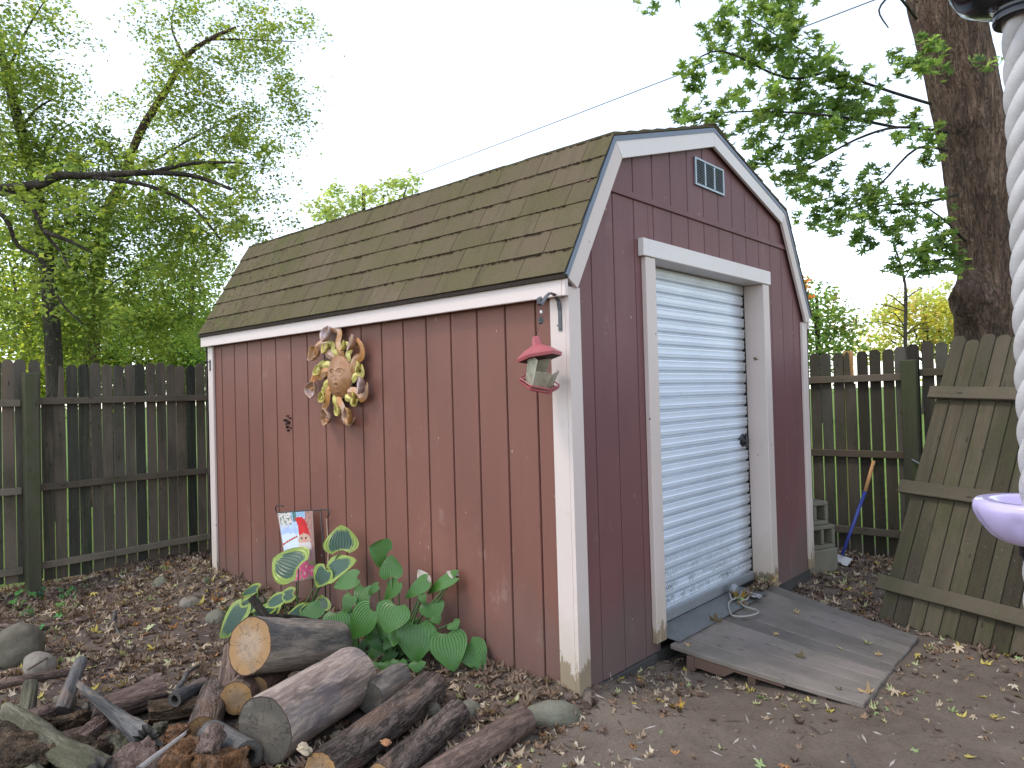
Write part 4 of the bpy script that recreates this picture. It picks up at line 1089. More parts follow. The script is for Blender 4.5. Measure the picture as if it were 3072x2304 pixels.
for (h0, aleft, wh) in ((1.60, -.045, .085), (.905, -.075, .090), (.245, -.045, .092)):
    b = MB(); vs = []; n = 8; fs = []
    Mb = Matrix((xdir, zdir, ydir)).transposed(); Mi = Mb.inverted()
    org = PP(0, h0, .004)
    for q_ in range(n + 1):
        a = aleft + (2.18 - aleft) * q_ / n; w_ = .005 * N3(a, h0, 1, 2.0)
        for (h, t) in ((h0 - wh / 2 + w_, .004), (h0 + wh / 2 + w_, .004), (h0 + wh / 2 + w_, .042), (h0 - wh / 2 + w_, .042)):
            vs.append(Mi @ (PP(a, h, t) - org))
    for q_ in range(n):
        for q in range(4): fs.append((q_ * 4 + q, q_ * 4 + 4 + q, q_ * 4 + 4 + (q + 1) % 4, q_ * 4 + (q + 1) % 4))
    fs += [(0, 1, 2, 3), tuple(n * 4 + q for q in (3, 2, 1, 0))]
    b.add(vs, fs); o = b.build('batten', M_BATTEN, pan, bevel=.004)
    o.matrix_local = RT(org - B0, Mb)

# ================================================================ BLOCKS AND SCRAPER BY THE FENCE
def cinder(loc, rz, label):
    b = MB(); lx, ly, lz = .194, .39, .19
    hw = .033
    # holes run through along x: build walls and webs
    zs = [(0, .034), (lz - .034, lz)]
    for z0, z1 in zs: b.box((-lx / 2, -ly / 2, z0), (lx / 2, ly / 2, z1))
    ys = [(-ly / 2, -ly / 2 + .034), (-.078, -.046), (.046, .078), (ly / 2 - .034, ly / 2)]
    for y0, y1 in ys: b.box((-lx / 2, y0, .0341), (lx / 2, y1, lz - .0341))
    b.box((-.006, -ly / 2 + .0341, .0342), (.006, ly / 2 - .0341, lz - .0342))
    M = RT(loc, Euler((0, 0, rz)).to_matrix())
    o = b.build('concrete_block', M_CONC, None, bevel=.006)
    o.matrix_world = M
    return tag(o, label, 'concrete block', 'concrete blocks stacked beside the shed')
def block_solid(loc, rz, label):
    b = MB(); b.box((-.10, -.20, 0), (.10, .20, .19))
    o = b.build('concrete_block', M_CONC, None, bevel=.008); o.matrix_world = RT(loc, Euler((0, 0, rz)).to_matrix())
    return tag(o, label, 'concrete block', 'concrete blocks stacked beside the shed')
bz = ground_h(3.35, .05) - .02
block_solid((3.33, .10, bz), rad(68), 'solid concrete block at the foot of the stack beside the shed corner')
cinder((3.34, .12, bz + .19), rad(64), 'hollow concrete block in the middle of the stack beside the shed corner')
cinder((3.33, .17, bz + .38), rad(60), 'hollow concrete block topmost of the stack beside the shed corner')
b = MB(); b.box((3.43, .30, -.12), (3.55, .36, .86)); b.box((3.43, .2985, .62), (3.552, .3615, .70))
tag(b.build('upright_board', M_SKID, bevel=.01), 'dark upright board standing behind the concrete block stack', 'board')
sc_ = empty('ice_scraper', (3.664, -.06, -.07), 'long scraper with blue handle and white blade leaning on the dark fence', 'scraper')
o0 = Vector((3.664, -.06, -.07)); fa, fb, fc = Vector((3.66, -.04, -.03)), Vector((3.93, -.165, .49)), Vector((4.045, -.208, .735))
b = MB(); b.tube([p - o0 for p in (fa, fb)], .0145, 10); b.build('handle', MAT('blue_plastic', .4, .5).color((0.045, 0.060, 0.27)), sc_, smooth=True)
b = MB(); b.tube([p - o0 for p in (fb - (fc - fb).normalized() * .01, fc)], .0155, 10); b.build('grip', M_FRESH, sc_, smooth=True)
b = MB()
u_ = Vector((-.55, -.835, -.02)).normalized(); v_ = Vector((-.62, .40, -.55)).normalized()
w_ = u_.cross(v_).normalized()
pts = [u_ * -.10, u_ * .10, u_ * .115 + v_ * .085, u_ * -.115 + v_ * .085]
c0 = Vector((.005, .01, .03))
b.add([c0 + p for p in pts] + [c0 + p + w_ * .003 for p in pts], [(0, 1, 2, 3), (7, 6, 5, 4), (0, 4, 5, 1), (1, 5, 6, 2), (2, 6, 7, 3), (3, 7, 4, 0)])
b.build('blade', MAT('white_enamel', .4, .5).color((0.62, 0.60, 0.58)), sc_)
# ================================================================ SUN FACE ORNAMENT
YC, ZC = 1.800, 1.545
def SP(u, v, w): return Vector((-.012 - w, -u, v))           # local: u right, v up, w out of the wall
orn = empty('sun_ornament', (0, YC, ZC), 'copper and yellow metal sun face with curling rays on the red side wall', 'wall ornament')
def metal(name, a, b, c3, rough=.45, met=.12):
    m = MAT(name, rough, .5)
    m.b.inputs['Metallic'].default_value = met
    n = m.noise(9, m.vec(jitter=True), 4, .6)
    c = m.ramp(m.math('ADD', m.math('MULTIPLY', n, .8), m.math('MULTIPLY', m.rnd(), .25)), [(.3, a), (.52, b), (.72, c3)])
    m.color(c); m.bump(m.noise(60, None, 3), .15, .002)
    return m
M_COPPER = metal('flame_coloured_copper', (0.38, 0.11, 0.022), (0.42, 0.19, 0.055), (0.48, 0.33, 0.25))
M_FLOWER = metal('heat_tinted_copper', (0.36, 0.17, 0.035), (0.33, 0.19, 0.12), (0.46, 0.37, 0.37))
M_BRASS = metal('pale_brass', (0.32, 0.24, 0.035), (0.54, 0.46, 0.13), (0.64, 0.57, 0.22))
M_FACE = metal('embossed_bronze', (0.18, 0.070, 0.020), (0.27, 0.120, 0.042), (0.38, 0.21, 0.12), .5, .15)
b = MB()
NR, NT = 34, 72; FU, FV = .134, .140
def face_w(u, v):
    r2 = (u / FU) ** 2 + (v / FV) ** 2
    w = .030 + .034 * max(0, 1 - r2) ** .55
    G = lambda du, dv, su, sv: math.exp(-(du / su) ** 2 - (dv / sv) ** 2)
    if -.048 < v < .040: w += .013 * math.exp(-(u / .0095) ** 2) * (1 - max(0, v) / .05)
    w += .010 * G(u, v + .044, .014, .008)
    for sgn in (-1, 1):
        e = sgn * .043
        d = math.hypot((u - e) / 1.35, v - .020)
        w -= .007 * math.exp(-(d / .020) ** 2)
        w += .006 * math.exp(-((d - .016) / .0032) ** 2) + .007 * math.exp(-(d / .007) ** 2)
        bd_ = v - (.052 - 9.0 * (u - e) ** 2)
        if abs(u - e) < .04: w += .006 * math.exp(-(bd_ / .0055) ** 2)
    w += .006 * G(u, v + .066, .017, .0045) + .005 * G(u, v + .076, .013, .005) - .004 * G(u, v + .071, .018, .002)
    w += .004 * G(u, v + .100, .022, .012)
    du, dv = u - .072, v + .035
    rr_ = math.hypot(du, dv); th = math.atan2(dv, du)
    if rr_ < .042: w += .0045 * math.cos(rr_ * 520 - th) * (1 - rr_ / .042)
    if v > .075: w += .002 * math.sin(u * 170) * math.sin(v * 190)
    return w
vs = [SP(0, 0, face_w(0, 0))]
for i in range(1, NR + 1):
    for k_ in range(NT):
        a = 2 * math.pi * k_ / NT; r = (i / NR) ** .9
        u, v = FU * r * math.cos(a), FV * r * math.sin(a)
        vs.append(SP(u, v, face_w(u, v) if i < NR else .026))
fs = [(0, 1 + k_, 1 + (k_ + 1) % NT) for k_ in range(NT)]
for i in range(NR - 1):
    for k_ in range(NT):
        a_ = 1 + i * NT + k_; c_ = 1 + i * NT + (k_ + 1) % NT
        fs.append((a_, a_ + NT, c_ + NT, c_))
b.add(vs, fs)
b.build('face', M_FACE, orn, smooth=True)
b = MB()
b.tube([SP(FU * 1.01 * math.cos(2 * math.pi * k_ / 48), FV * 1.01 * math.sin(2 * math.pi * k_ / 48), .030) for k_ in range(49)], .0042, 6, caps=False)
b.build('face_rim', metal('dark_bronze_rim', (0.05, 0.05, 0.03), (0.09, 0.085, 0.05), (0.14, 0.12, 0.07)), orn, smooth=True)
RAYS_O = [(-.095, .272), (-.236, .155), (-.276, -.078), (-.11, -.258), (.126, -.250), (.262, -.060), (.184, .195)]
RAYS_Y = [(-.128, .185), (-.222, .043), (-.175, -.132), (-.008, -.219), (.165, -.140), (.218, .050), (.07, .185)]
def ribbon(pts, wds, ws):
    b = MB(); n = len(pts); vs = []; fs = []
    for i, (u, v) in enumerate(pts):
        p0 = Vector(pts[max(0, i - 1)]); p1 = Vector(pts[min(n - 1, i + 1)])
        t = (p1 - p0).normalized(); nn = Vector((-t.y, t.x)) * wds[i] / 2
        curl = .35 * wds[i]
        vs += [SP(u - nn.x, v - nn.y, ws[i] - curl * .4), SP(u, v, ws[i] + curl * .25), SP(u + nn.x, v + nn.y, ws[i] - curl * .4),
               SP(u + nn.x, v + nn.y, ws[i] - curl * .4 - .002), SP(u, v, ws[i] + curl * .25 - .002), SP(u - nn.x, v - nn.y, ws[i] - curl * .4 - .002)]
    for i in range(n - 1):
        for q in range(6):
            fs.append((i * 6 + q, i * 6 + (q + 1) % 6, i * 6 + 6 + (q + 1) % 6, i * 6 + 6 + q))
    fs += [(5, 4, 3, 2, 1, 0), tuple((n - 1) * 6 + q for q in range(6))]
    b.add(vs, fs)
    return b
def curlflower(cu, cv, R, ang, w0, mat, par):
    """a cupped curl of sheet metal with a bead in it"""
    b = MB(); n = 26; rings = [(.18, .006), (.45, .010), (.75, .004), (1.0, -.010), (1.06, -.022)]
    vs = []; fs = []
    tilt = basis((math.cos(ang) * -.35 - .25, math.sin(ang) * .25 + .12, 1.0))
    for r, dz in rings:
        for k_ in range(n):
            a = 2 * math.pi * k_ / n
            rr_ = R * r * (1 + .13 * math.sin(3 * a + ang) + .06 * math.sin(7 * a + 2 * ang))
            p = tilt @ Vector((math.cos(a) * rr_, math.sin(a) * rr_, -dz * 1.6 * R / .06))
            vs.append(SP(cu + p.x, cv + p.y, w0 + p.z))
    for i in range(len(rings) - 1):
        for k_ in range(n):
            k2 = (k_ + 1) % n
            fs.append((i * n + k_, i * n + n + k_, i * n + n + k2, i * n + k2))
    fs.append(tuple(range(n)))
    b.add(vs, fs)
    o = b.build('curl', mat, par, smooth=True)
    sol = o.modifiers.new('solid', 'SOLIDIFY'); sol.thickness = .002
    bb = MB(); bb.lathe([(.0, .010), (.006, .007), (.008, 0), (.005, -.006)], seg=10, M=Matrix((SP(1, 0, 0) - SP(0, 0, 0), SP(0, 1, 0) - SP(0, 0, 0), SP(0, 0, 1) - SP(0, 0, 0))).transposed(), center=SP(cu, cv, w0 + .004))
    bb.build('bead', mat, par, smooth=True)
for rays, mat, fmat, R, w0, bw in ((RAYS_O, M_COPPER, M_FLOWER, .047, .040, .066), (RAYS_Y, M_BRASS, M_BRASS, .031, .030, .054)):
    for (cu, cv) in rays:
        th = math.atan2(cv, cu); rr_ = math.hypot(cu, cv)
        def pol(r, a): return (r * math.cos(a) , r * math.sin(a) * 1.0)
        dth = .42 if mat is M_COPPER else .30
        pts = [pol(.112, th - dth * 1.15), pol(.15, th - dth * 1.25), pol(.15 + (rr_ - .15) * .45, th - dth * .75), pol(rr_ * .97, th - dth * .85), pol(rr_ + R * .55, th - dth * .42), pol(rr_ + R * .55, th - .02), (cu + R * .3 * math.cos(th), cv + R * .3 * math.sin(th))]
        # smooth the path
        sp_ = []
        for i in range(len(pts) - 1):
            p0 = Vector(pts[max(0, i - 1)]); p1 = Vector(pts[i]); p2 = Vector(pts[i + 1]); p3 = Vector(pts[min(len(pts) - 1, i + 2)])
            for q in range(4):
                t = q / 4
                sp_.append(tuple(.5 * ((2 * p1) + (p2 - p0) * t + (2 * p0 - 5 * p1 + 4 * p2 - p3) * t * t + (3 * p1 - p0 - 3 * p2 + p3) * t ** 3)))
        sp_.append(pts[-1])
        n = len(sp_)
        wds = [bw * (1 - .45 * (i / (n - 1)) ** 1.2) for i in range(n)]
        ws = [w0 * .55 + .028 * math.sin(i / (n - 1) * 3.0) + .012 * math.sin(i / (n - 1) * 9) for i in range(n)]
        ry = ribbon(sp_, wds, ws).build('ray', mat, orn, smooth=False)
        curlflower(cu, cv, R, th, w0 + .014, fmat, ry)

# ================================================================ BRACKET AND BIRD FEEDER
HY = .03
b = MB()
hp = [(-.0235, 1.693), (-.0235, 1.788), (-.033, 1.836), (-.064, 1.864), (-.095, 1.868), (-.123, 1.850), (-.146, 1.824), (-.163, 1.806), (-.178, 1.812), (-.180, 1.832), (-.168, 1.842)]
vs = []; fs = []
for i, (x, z) in enumerate(hp):
    p0 = Vector(hp[max(0, i - 1)]); p1 = Vector(hp[min(len(hp) - 1, i + 1)]); t = (p1 - p0).normalized(); nn = Vector((-t.y, t.x)) * .0028
    vs += [(x - nn.x, HY - .010, z - nn.y), (x - nn.x, HY + .010, z - nn.y), (x + nn.x, HY + .010, z + nn.y), (x + nn.x, HY - .010, z + nn.y)]
for i in range(len(hp) - 1):
    for q in range(4): fs.append((i * 4 + q, i * 4 + 4 + q, i * 4 + 4 + (q + 1) % 4, i * 4 + (q + 1) % 4))
fs += [(3, 2, 1, 0), tuple((len(hp) - 1) * 4 + q for q in range(4))]
b.add(vs, fs)
for z in (1.705, 1.745): b.lathe([(0, .003), (.004, .002), (.004, 0)], seg=8, center=(-.026, HY, z), M=basis((-1, 0, 0)))
tag(b.build('hanging_bracket', M_HOOK), 'curved dark metal bracket screwed to the cream corner trim above the bird feeder', 'bracket')
FX = -.170
fd = empty('bird_feeder', (FX, HY, 1.50), 'red hexagonal bird feeder with cloudy plastic panes hanging at the shed corner', 'bird feeder')
_ax, _cx = Vector((.667, -.745, 0)), Vector((-.745, -.667, 0))
FT_ROOF = Matrix.Rotation(rad(-7), 3, _ax) @ Matrix.Rotation(rad(8), 3, _cx) @ Matrix.Rotation(rad(14), 3, 'Z')
FT_BODY = Matrix.Rotation(rad(21), 3, _ax) @ Matrix.Rotation(rad(-13), 3, _cx) @ Matrix.Rotation(rad(14), 3, 'Z')
FT = [FT_ROOF]
def FP(p): return FT[0] @ Vector(p)
M_RED = MAT('faded_red_plastic', .45, .45)
M_RED.color(M_RED.mix(M_RED.noise(8, None, 5), (0.30, 0.055, 0.060), (0.40, 0.105, 0.110)))
def hexring(r, z, ph=0): return [FP((r * math.cos(rad(60 * k_ + ph)), r * math.sin(rad(60 * k_ + ph)), z)) for k_ in range(6)]
def hexloft(rings, name, mat, par, capa=True, capb=True):
    b = MB(); vs = []
    for r, z in rings: vs += hexring(r, z)
    fs = []
    for i in range(len(rings) - 1):
        for k_ in range(6): fs.append((i * 6 + k_, i * 6 + (k_ + 1) % 6, i * 6 + 6 + (k_ + 1) % 6, i * 6 + 6 + k_))
    if capa: fs.append(tuple(range(5, -1, -1)))
    if capb: fs.append(tuple((len(rings) - 1) * 6 + k_ for k_ in range(6)))
    b.add(vs, fs)
    return b.build(name, mat, par)
hexloft([(.103, .058), (.107, .072), (.104, .076), (.060, .108), (.048, .112), (.024, .124), (.020, .158), (.012, .165)], 'roof', M_RED, fd, False)
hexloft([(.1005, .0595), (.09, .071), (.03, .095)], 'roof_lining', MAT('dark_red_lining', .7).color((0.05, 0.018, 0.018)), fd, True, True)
FT[0] = FT_BODY
M_PANE = MAT('cloudy_plastic', .35, .5)
M_PANE.color(M_PANE.mix(M_PANE.step(M_PANE.noise(22, None, 5, .7), .4, .65), (0.52, 0.49, 0.38), (0.33, 0.29, 0.19)))
M_PANE.b.inputs['Transmission Weight'].default_value = .35
for k_ in range(6):
    if k_ == 5: continue
    a0, a1 = rad(60 * k_ + 1.5), rad(60 * k_ + 58.5)
    b = MB(); q = []
    zt = .070 if k_ in (0, 1, 2) else .018
    for r, z in ((.064, -.066), (.080, zt)):
        for a in (a0, a1): q.append((r * math.cos(a), r * math.sin(a), z))
    vs = [FP(p) for p in q] + [FP((p[0] * .965, p[1] * .965, p[2])) for p in q]
    b.add(vs, [(0, 1, 3, 2), (6, 7, 5, 4), (0, 4, 5, 1), (2, 3, 7, 6), (0, 2, 6, 4), (1, 5, 7, 3)])
    b.build('pane', M_PANE, fd)
tr = hexloft([(.045, -.082), (.088, -.078), (.094, -.068), (.090, -.066), (.082, -.074), (.04, -.076)], 'tray', M_RED, fd)
b = MB()
for k_ in range(6):
    p, q = hexring(.093, -.052)[k_], hexring(.093, -.052)[(k_ + 1) % 6]
    b.tube([p, q], .0032, 5)
    b.tube([hexring(.092, -.069)[k_], p], .003, 5)
b.build('perch_rail', M_RED, tr)
b = MB(); r_ = random.Random(4)
for q in range(260):
    a = r_.uniform(0, 6.28); rr_ = .076 * math.sqrt(r_.random()); z = -.073 + r_.uniform(0, .05) * max(0, 1 - rr_ / .055)
    p = FP((rr_ * math.cos(a), rr_ * math.sin(a), z)); s_ = r_.uniform(.003, .0055)
    d = Vector((r_.gauss(0, 1), r_.gauss(0, 1), r_.gauss(0, 1))).normalized() * s_
    e = d.orthogonal().normalized() * s_ * .5; g_ = d.cross(e).normalized() * s_ * .4
    b.add([p + d, p + e, p - d, p - e, p + g_, p - g_], [(0, 1, 4), (1, 2, 4), (2, 3, 4), (3, 0, 4), (1, 0, 5), (2, 1, 5), (3, 2, 5), (0, 3, 5)])
M_SEED = MAT('bird_seed', .8)
M_SEED.color(M_SEED.mix(M_SEED.noise(150), (0.05, 0.04, 0.028), (0.22, 0.17, 0.11)))
tag(b.build('seed', M_SEED, fd), kind='stuff')
FT[0] = FT_ROOF
b = MB(); b.tube([FP((0, 0, .16)), (0.004, .0, .245), (.006, 0, .308)], .0012, 5)
hw = b.build('hanging_wire', M_BLACKMETAL, fd)
b = MB(); b.box((-.010, -.008, .218), (.012, .008, .250)); b.box((-.004, -.010, .228), (.016, .010, .238)); b.build('spring_clip', M_BLACKMETAL, hw, bevel=.003)
b = MB(); b.box((.001, -.004, .268), (.010, .004, .281)); b.build('crimp', MAT('white_crimp', .5).color((.7, .7, .68)), hw, bevel=.001)

# ================================================================ GARDEN FLAG
fl_ = empty('garden_flag', (-.10, 2.2, -.08), 'small garden flag with a red hatted gnome and pink flowers on a black stand', 'garden flag')
o0 = Vector((-.10, 2.2, -.08))
TL, TR, BL, BR = Vector((-.165, 2.385, .640)), Vector((-.062, 2.115, .667)), Vector((-.165, 2.262, .192)), Vector((-.058, 2.098, .222))
NS_, NT_ = 40, 64
def inp(poly, x, y):
    c_ = False; n = len(poly)
    for i in range(n):
        (x0, y0), (x1, y1) = poly[i], poly[i - 1]
        if (y0 > y) != (y1 > y) and x < (x1 - x0) * (y - y0) / (y1 - y0) + x0: c_ = not c_
    return c_
HAT = [(.47, .10), (.58, .065), (.72, .09), (.80, .16), (.86, .30), (.87, .36), (.70, .33), (.56, .34), (.545, .22), (.53, .15)]
def print_col(s, t):
    n = N3(s * 7, t * 9, 0, 1.0); n2 = N3(s * 22, t * 26, 5, 1.0)
    c_ = np.array((.42, .52, .78)) * (1 - .25 * n)
    if t > .3 + .08 * n: c_ = np.array((.60, .66, .74))
    if s > .76 + .04 * n: c_ = np.array((.36, .20, .17)) * (1 + .4 * n2)
    if t < .08 + .05 * n and .35 < s < .76: c_ = np.array((.28, .42, .55))
    if s < .38 + .12 * n and t < .20 + .08 * n2: c_ = np.array((.62, .55, .50)) if n2 > -.1 else np.array((.20, .26, .20))
    if .42 < s < .52 and t < .14: c_ = np.array((.10, .18, .16))
    if inp(HAT, s, t): c_ = np.array((.55, .035, .035)) * (1 + .25 * n)
    e = ((s - .70) / .19) ** 2 + ((t - .42) / .10) ** 2
    if e < 1: c_ = np.array((.55, .36, .27)) * (1 + .2 * n2)
    if ((s - .70) / .21) ** 2 + ((t - .53) / .12) ** 2 < 1 and t > .45: c_ = np.array((.62, .55, .52)) * (1 + .15 * n2)
    if ((s - .63) / .03) ** 2 + ((t - .39) / .014) ** 2 < 1 or ((s - .75) / .03) ** 2 + ((t - .39) / .014) ** 2 < 1: c_ = np.array((.10, .06, .06))
    if ((s - .69) / .05) ** 2 + ((t - .425) / .03) ** 2 < 1: c_ = np.array((.66, .30, .25))
    if abs(t - (.44 - .22 * (s - .1))) < .013 and s < .5: c_ = np.array((.45, .10, .05))
    if .56 < t < .75: c_ = np.array((.36, .22, .24)) * (1 + .4 * n) if s > .3 else np.array((.45, .50, .50))
    if t > .74:
        c_ = np.array((.30, .26, .17)) * (1 + .4 * n2)
        d = min(math.hypot((s - a) * .62, t - b_) for a, b_ in ((.28, .84), (.45, .80), (.68, .80), (.62, .90), (.36, .92), (.86, .87)))
        if d < .075 + .03 * n2: c_ = np.array((.72, .12, .28)) * (1 + .5 * n2)
        if d < .022: c_ = np.array((.75, .45, .40))
    if s < .02 or s > .98 or t > .99: c_ = np.array((.35, .26, .22))
    return tuple(np.clip(c_, .01, .85))
b = MB(); vs = []
for j in range(NT_ + 1):
    t = j / NT_
    for i in range(NS_ + 1):
        s = i / NS_
        p = (TL * (1 - s) + TR * s) * (1 - t) + (BL * (1 - s) + BR * s) * t
        p = p + Vector((.6, .75, 0)).normalized() * (.012 * math.sin(s * 5 + t * 2) * t + .02 * max(0, .2 - s) * math.sin(t * 9))
        vs.append(p - o0)
b.v = [tuple(p) for p in vs]
for j in range(NT_):
    for i in range(NS_):
        a_ = j * (NS_ + 1) + i
        b.f.append((a_, a_ + 1, a_ + NS_ + 2, a_ + NS_ + 1)); b.c.append(print_col((i + .5) / NS_, (j + .5) / NT_))
M_FLAG = MAT('printed_flag_cloth', .8, .2); M_FLAG.color(M_FLAG.attr('tint'))
fo = b.build('flag_cloth', M_FLAG, fl_, smooth=True)
sol = fo.modifiers.new('solid', 'SOLIDIFY'); sol.thickness = .0015
b = MB()
cb = [Vector((-.158, 2.345, .622)), Vector((-.160, 2.400, .640)), Vector((-.165, 2.415, .672)), Vector((-.168, 2.40, .690)), Vector((-.165, 2.375, .680))]
b.tube([p - o0 for p in [Vector((-.150, 2.33, .690)), Vector((-.164, 2.375, .697)), Vector((-.170, 2.40, .680)), Vector((-.167, 2.392, .648)), TL + Vector((0, 0, .004)), TR + Vector((0, 0, .004)), Vector((-.052, 2.06, .673)), Vector((-.045, 1.995, .684)), Vector((-.042, 1.965, .678)), Vector((-.042, 1.955, .655)), Vector((-.046, 1.975, .636))]], .0042, 6)
b.tube([p - o0 for p in [Vector((-.050, 2.045, .672)), Vector((-.050, 2.02, .45)), Vector((-.05, 2.0, -.12))]], .0046, 6)
b.build('stand', M_BLACKMETAL, fl_, smooth=True)

# ================================================================ HOSTAS
def hosta_leaf_mb(Bp, Tp, wd, droop, seed):
    r_ = random.Random(seed)
    ax = Tp - Bp; ln = ax.length; ax.normalize()
    toc = (CAM - Bp).normalized()
    nrm = (toc * .75 + Vector((-.25, -.1, .75)))
    nrm = (nrm - ax * nrm.dot(ax)).normalized()
    side = ax.cross(nrm).normalized()
    NT2, NS2 = 12, 24
    vs = []; uv = []
    back = .13
    fold = r_.uniform(.06, .16)
    for j in range(NT2 + 1):
        t = j / NT2
        for i in range(NS2 + 1):
            s = i / NS2 * 2 - 1
            # heart outline: lobes reach behind the stalk
            w = math.sin(math.pi * min(1, (t * .95 + .035)) ** .60) ** .85 if t < 1 else 0
            w = max(0.0, w) * wd / 2
            along = t * ln - back * ln * (abs(s) ** 1.6) * (1 - t) ** 1.2 * 1.1 + back * ln * .15 * (1 - t)
            rib = .0016 * math.cos(s * 12 * math.pi) * (1 - abs(s) ** 4) * min(1, 4 * t * (1 - t) + .2)
            cup = fold * w * abs(s) ** 1.5 * (1 if r_ else 1)
            wav = .05 * wd * math.sin(t * 7 + s * 2 + seed) * abs(s) ** 2
            dz = -droop * ln * t ** 2.2 + cup * .7 + wav * .6 + rib - .08 * wd * (1 - abs(s)) * 0
            vs.append(Bp + ax * along + side * (w * s) + nrm * dz)
            uv.append((s * .5 + .5, t))
    fs = []
    for j in range(NT2):
        for i in range(NS2):
            a_ = j * (NS2 + 1) + i
            fs.append((a_, a_ + 1, a_ + NS2 + 2, a_ + NS2 + 1))
    return vs, fs, uv
def hosta_mat(name, varieg):
    m = MAT(name, .33, .45)
    uvn = m.node('UVMap'); uvn.uv_map = 'UVMap'
    s, t, _ = m.xyz(uvn.outputs[0])
    sa = m.math('ABSOLUTE', m.math('SUBTRACT', m.math('MULTIPLY', s, 2), 1))
    v = m.vec((1, 1, 1), jitter=True)
    nz = m.noise(16, v, 4, .65)
    # feathered streaks run with the veins
    cmb = m.node('CombineXYZ'); m.set(cmb.inputs[0], m.math('MULTIPLY', s, 34)); m.set(cmb.inputs[1], m.math('MULTIPLY', t, 3)); m.set(cmb.inputs[2], m.math('MULTIPLY', m.rnd(), 50))
    stn = m.noise(1.0, cmb.outputs[0], 3, .6)
    rib = m.math('COSINE', m.math('MULTIPLY', m.math('SUBTRACT', m.math('MULTIPLY', s, 2), 1), 12 * math.pi))
    if varieg:
        edge = m.math('MAXIMUM', sa, m.math('MAXIMUM', m.math('MULTIPLY', t, .88), m.math('SUBTRACT', .90, m.math('MULTIPLY', t, 4))))
        e2 = m.math('ADD', edge, m.math('MULTIPLY', m.math('SUBTRACT', stn, .5), .55))
        inner = m.mix(nz, (0.030, 0.072, 0.045), (0.050, 0.105, 0.062))
        outer = m.mix(nz, (0.24, 0.33, 0.050), (0.31, 0.39, 0.080))
        c = m.mix(m.step(e2, .65, .72), inner, outer)
    else:
        inner = m.mix(nz, (0.024, 0.092, 0.013), (0.062, 0.170, 0.026))
        c = m.mix(m.math('MULTIPLY', m.rnd(), .45), inner, (0.085, 0.19, 0.035))
    c = m.mix(m.math('MULTIPLY', m.step(rib, .55, 1.0), .22), c, (0.12, 0.21, 0.06) if not varieg else (0.075, 0.135, 0.075))
    br = m.noise(6, v, 4, .6)
    c = m.mix(m.math('MULTIPLY', m.step(m.math('ADD', sa, m.math('MULTIPLY', br, .6)), 1.36, 1.46), .8), c, (0.22, 0.13, 0.05))
    m.color(c)
    m.bump(m.math('MULTIPLY', rib, 1.0), .35, .004)
    tr = m.node('BsdfTranslucent'); m.set(tr.inputs[0], m.mix(1.0, c, (1.3, 1.4, .7), 'MULTIPLY'))
    mx = m.node('MixShader'); mx.inputs[0].default_value = .18
    m.t.links.new(m.b.outputs[0], mx.inputs[1]); m.t.links.new(tr.outputs[0], mx.inputs[2]); m.t.links.new(mx.outputs[0], m.out.inputs[0])
    return m
M_HV, M_HG = hosta_mat('variegated_hosta_leaf', True), hosta_mat('green_hosta_leaf', False)
M_STALK = MAT('hosta_stalk', .5, .4); M_STALK.color(M_STALK.mix(M_STALK.noise(8), (0.045, 0.085, 0.025), (0.10, 0.16, 0.05)))
M_PALE = MAT('bleached_leaf', .8); M_PALE.color(M_PALE.mix(M_PALE.noise(30), (0.46, 0.42, 0.36), (0.30, 0.27, 0.2)))
def mesh_uv(name, vs, fs, uv, mat):
    me = bpy.data.meshes.new(name); me.from_pydata([tuple(v) for v in vs], [], fs)
    ul = me.uv_layers.new(name='UVMap')
    li = [0] * len(me.loops); me.loops.foreach_get('vertex_index', li)
    ul.data.foreach_set('uv', [c_ for i in li for c_ in uv[i]])
    me.polygons.foreach_set('use_smooth', [True] * len(me.polygons)); me.materials.append(mat.m); me.update()
    return me
def extra_leaves(n, cx, cy, sx, sy, seed):
    r_ = random.Random(seed); out = []
    for _ in range(n):
        x = min(-.06, cx + r_.uniform(-sx, sx)); y = cy + r_.uniform(-sy, sy); z = r_.uniform(.0, .17)
        a = r_.uniform(2.2, 5.2); l_ = r_.uniform(.08, .15)
        out.append(((x, y, z), (min(-.03, x + l_ * math.cos(a)), y + l_ * math.sin(a), z - r_.uniform(.02, .08)), l_ * r_.uniform(.6, .8)))
    return out
def hosta(root_pts, leaves, mat, label, droop, seed0):
    o0 = Vector(root_pts[0])
    pl = empty('hosta_plant', o0, label, 'hosta')
    for k_, (Bp, Tp, wd) in enumerate(leaves):
        Bp, Tp = Vector(Bp), Vector(Tp)
        dr = droop * (1.0 if Tp.z < Bp.z else .35)
        vs, fs, uv = hosta_leaf_mb(Bp, Tp, wd * 1.14, dr, seed0 + k_)
        mt = M_PALE if mat is M_HG and k_ >= len(leaves) - 2 else mat
        place('leaf', mesh_uv('leaf', [v - o0 for v in vs], fs, uv, mt), pl)
        rp = min((Vector(r) for r in root_pts), key=lambda r: (r - Bp).length)
        rp = rp + Vector((random.uniform(-.05, .05), random.uniform(-.05, .05), 0))
        if rp.x > -.03: rp.x = -.05
        mid = rp * .5 + Bp * .5 + Vector((0, 0, .10 * (Bp - rp).length)) + (Bp - rp).cross(Vector((0, 0, 1))) * .05
        q = []
        for i in range(7):
            t = i / 6; q.append(rp * (1 - t) ** 2 + mid * 2 * t * (1 - t) + Bp * t * t - o0)
        b = MB(); b.tube(q, [.0065 - .0028 * i / 6 for i in range(7)], 6)
        b.build('stalk', M_STALK, pl, smooth=True)
    return pl
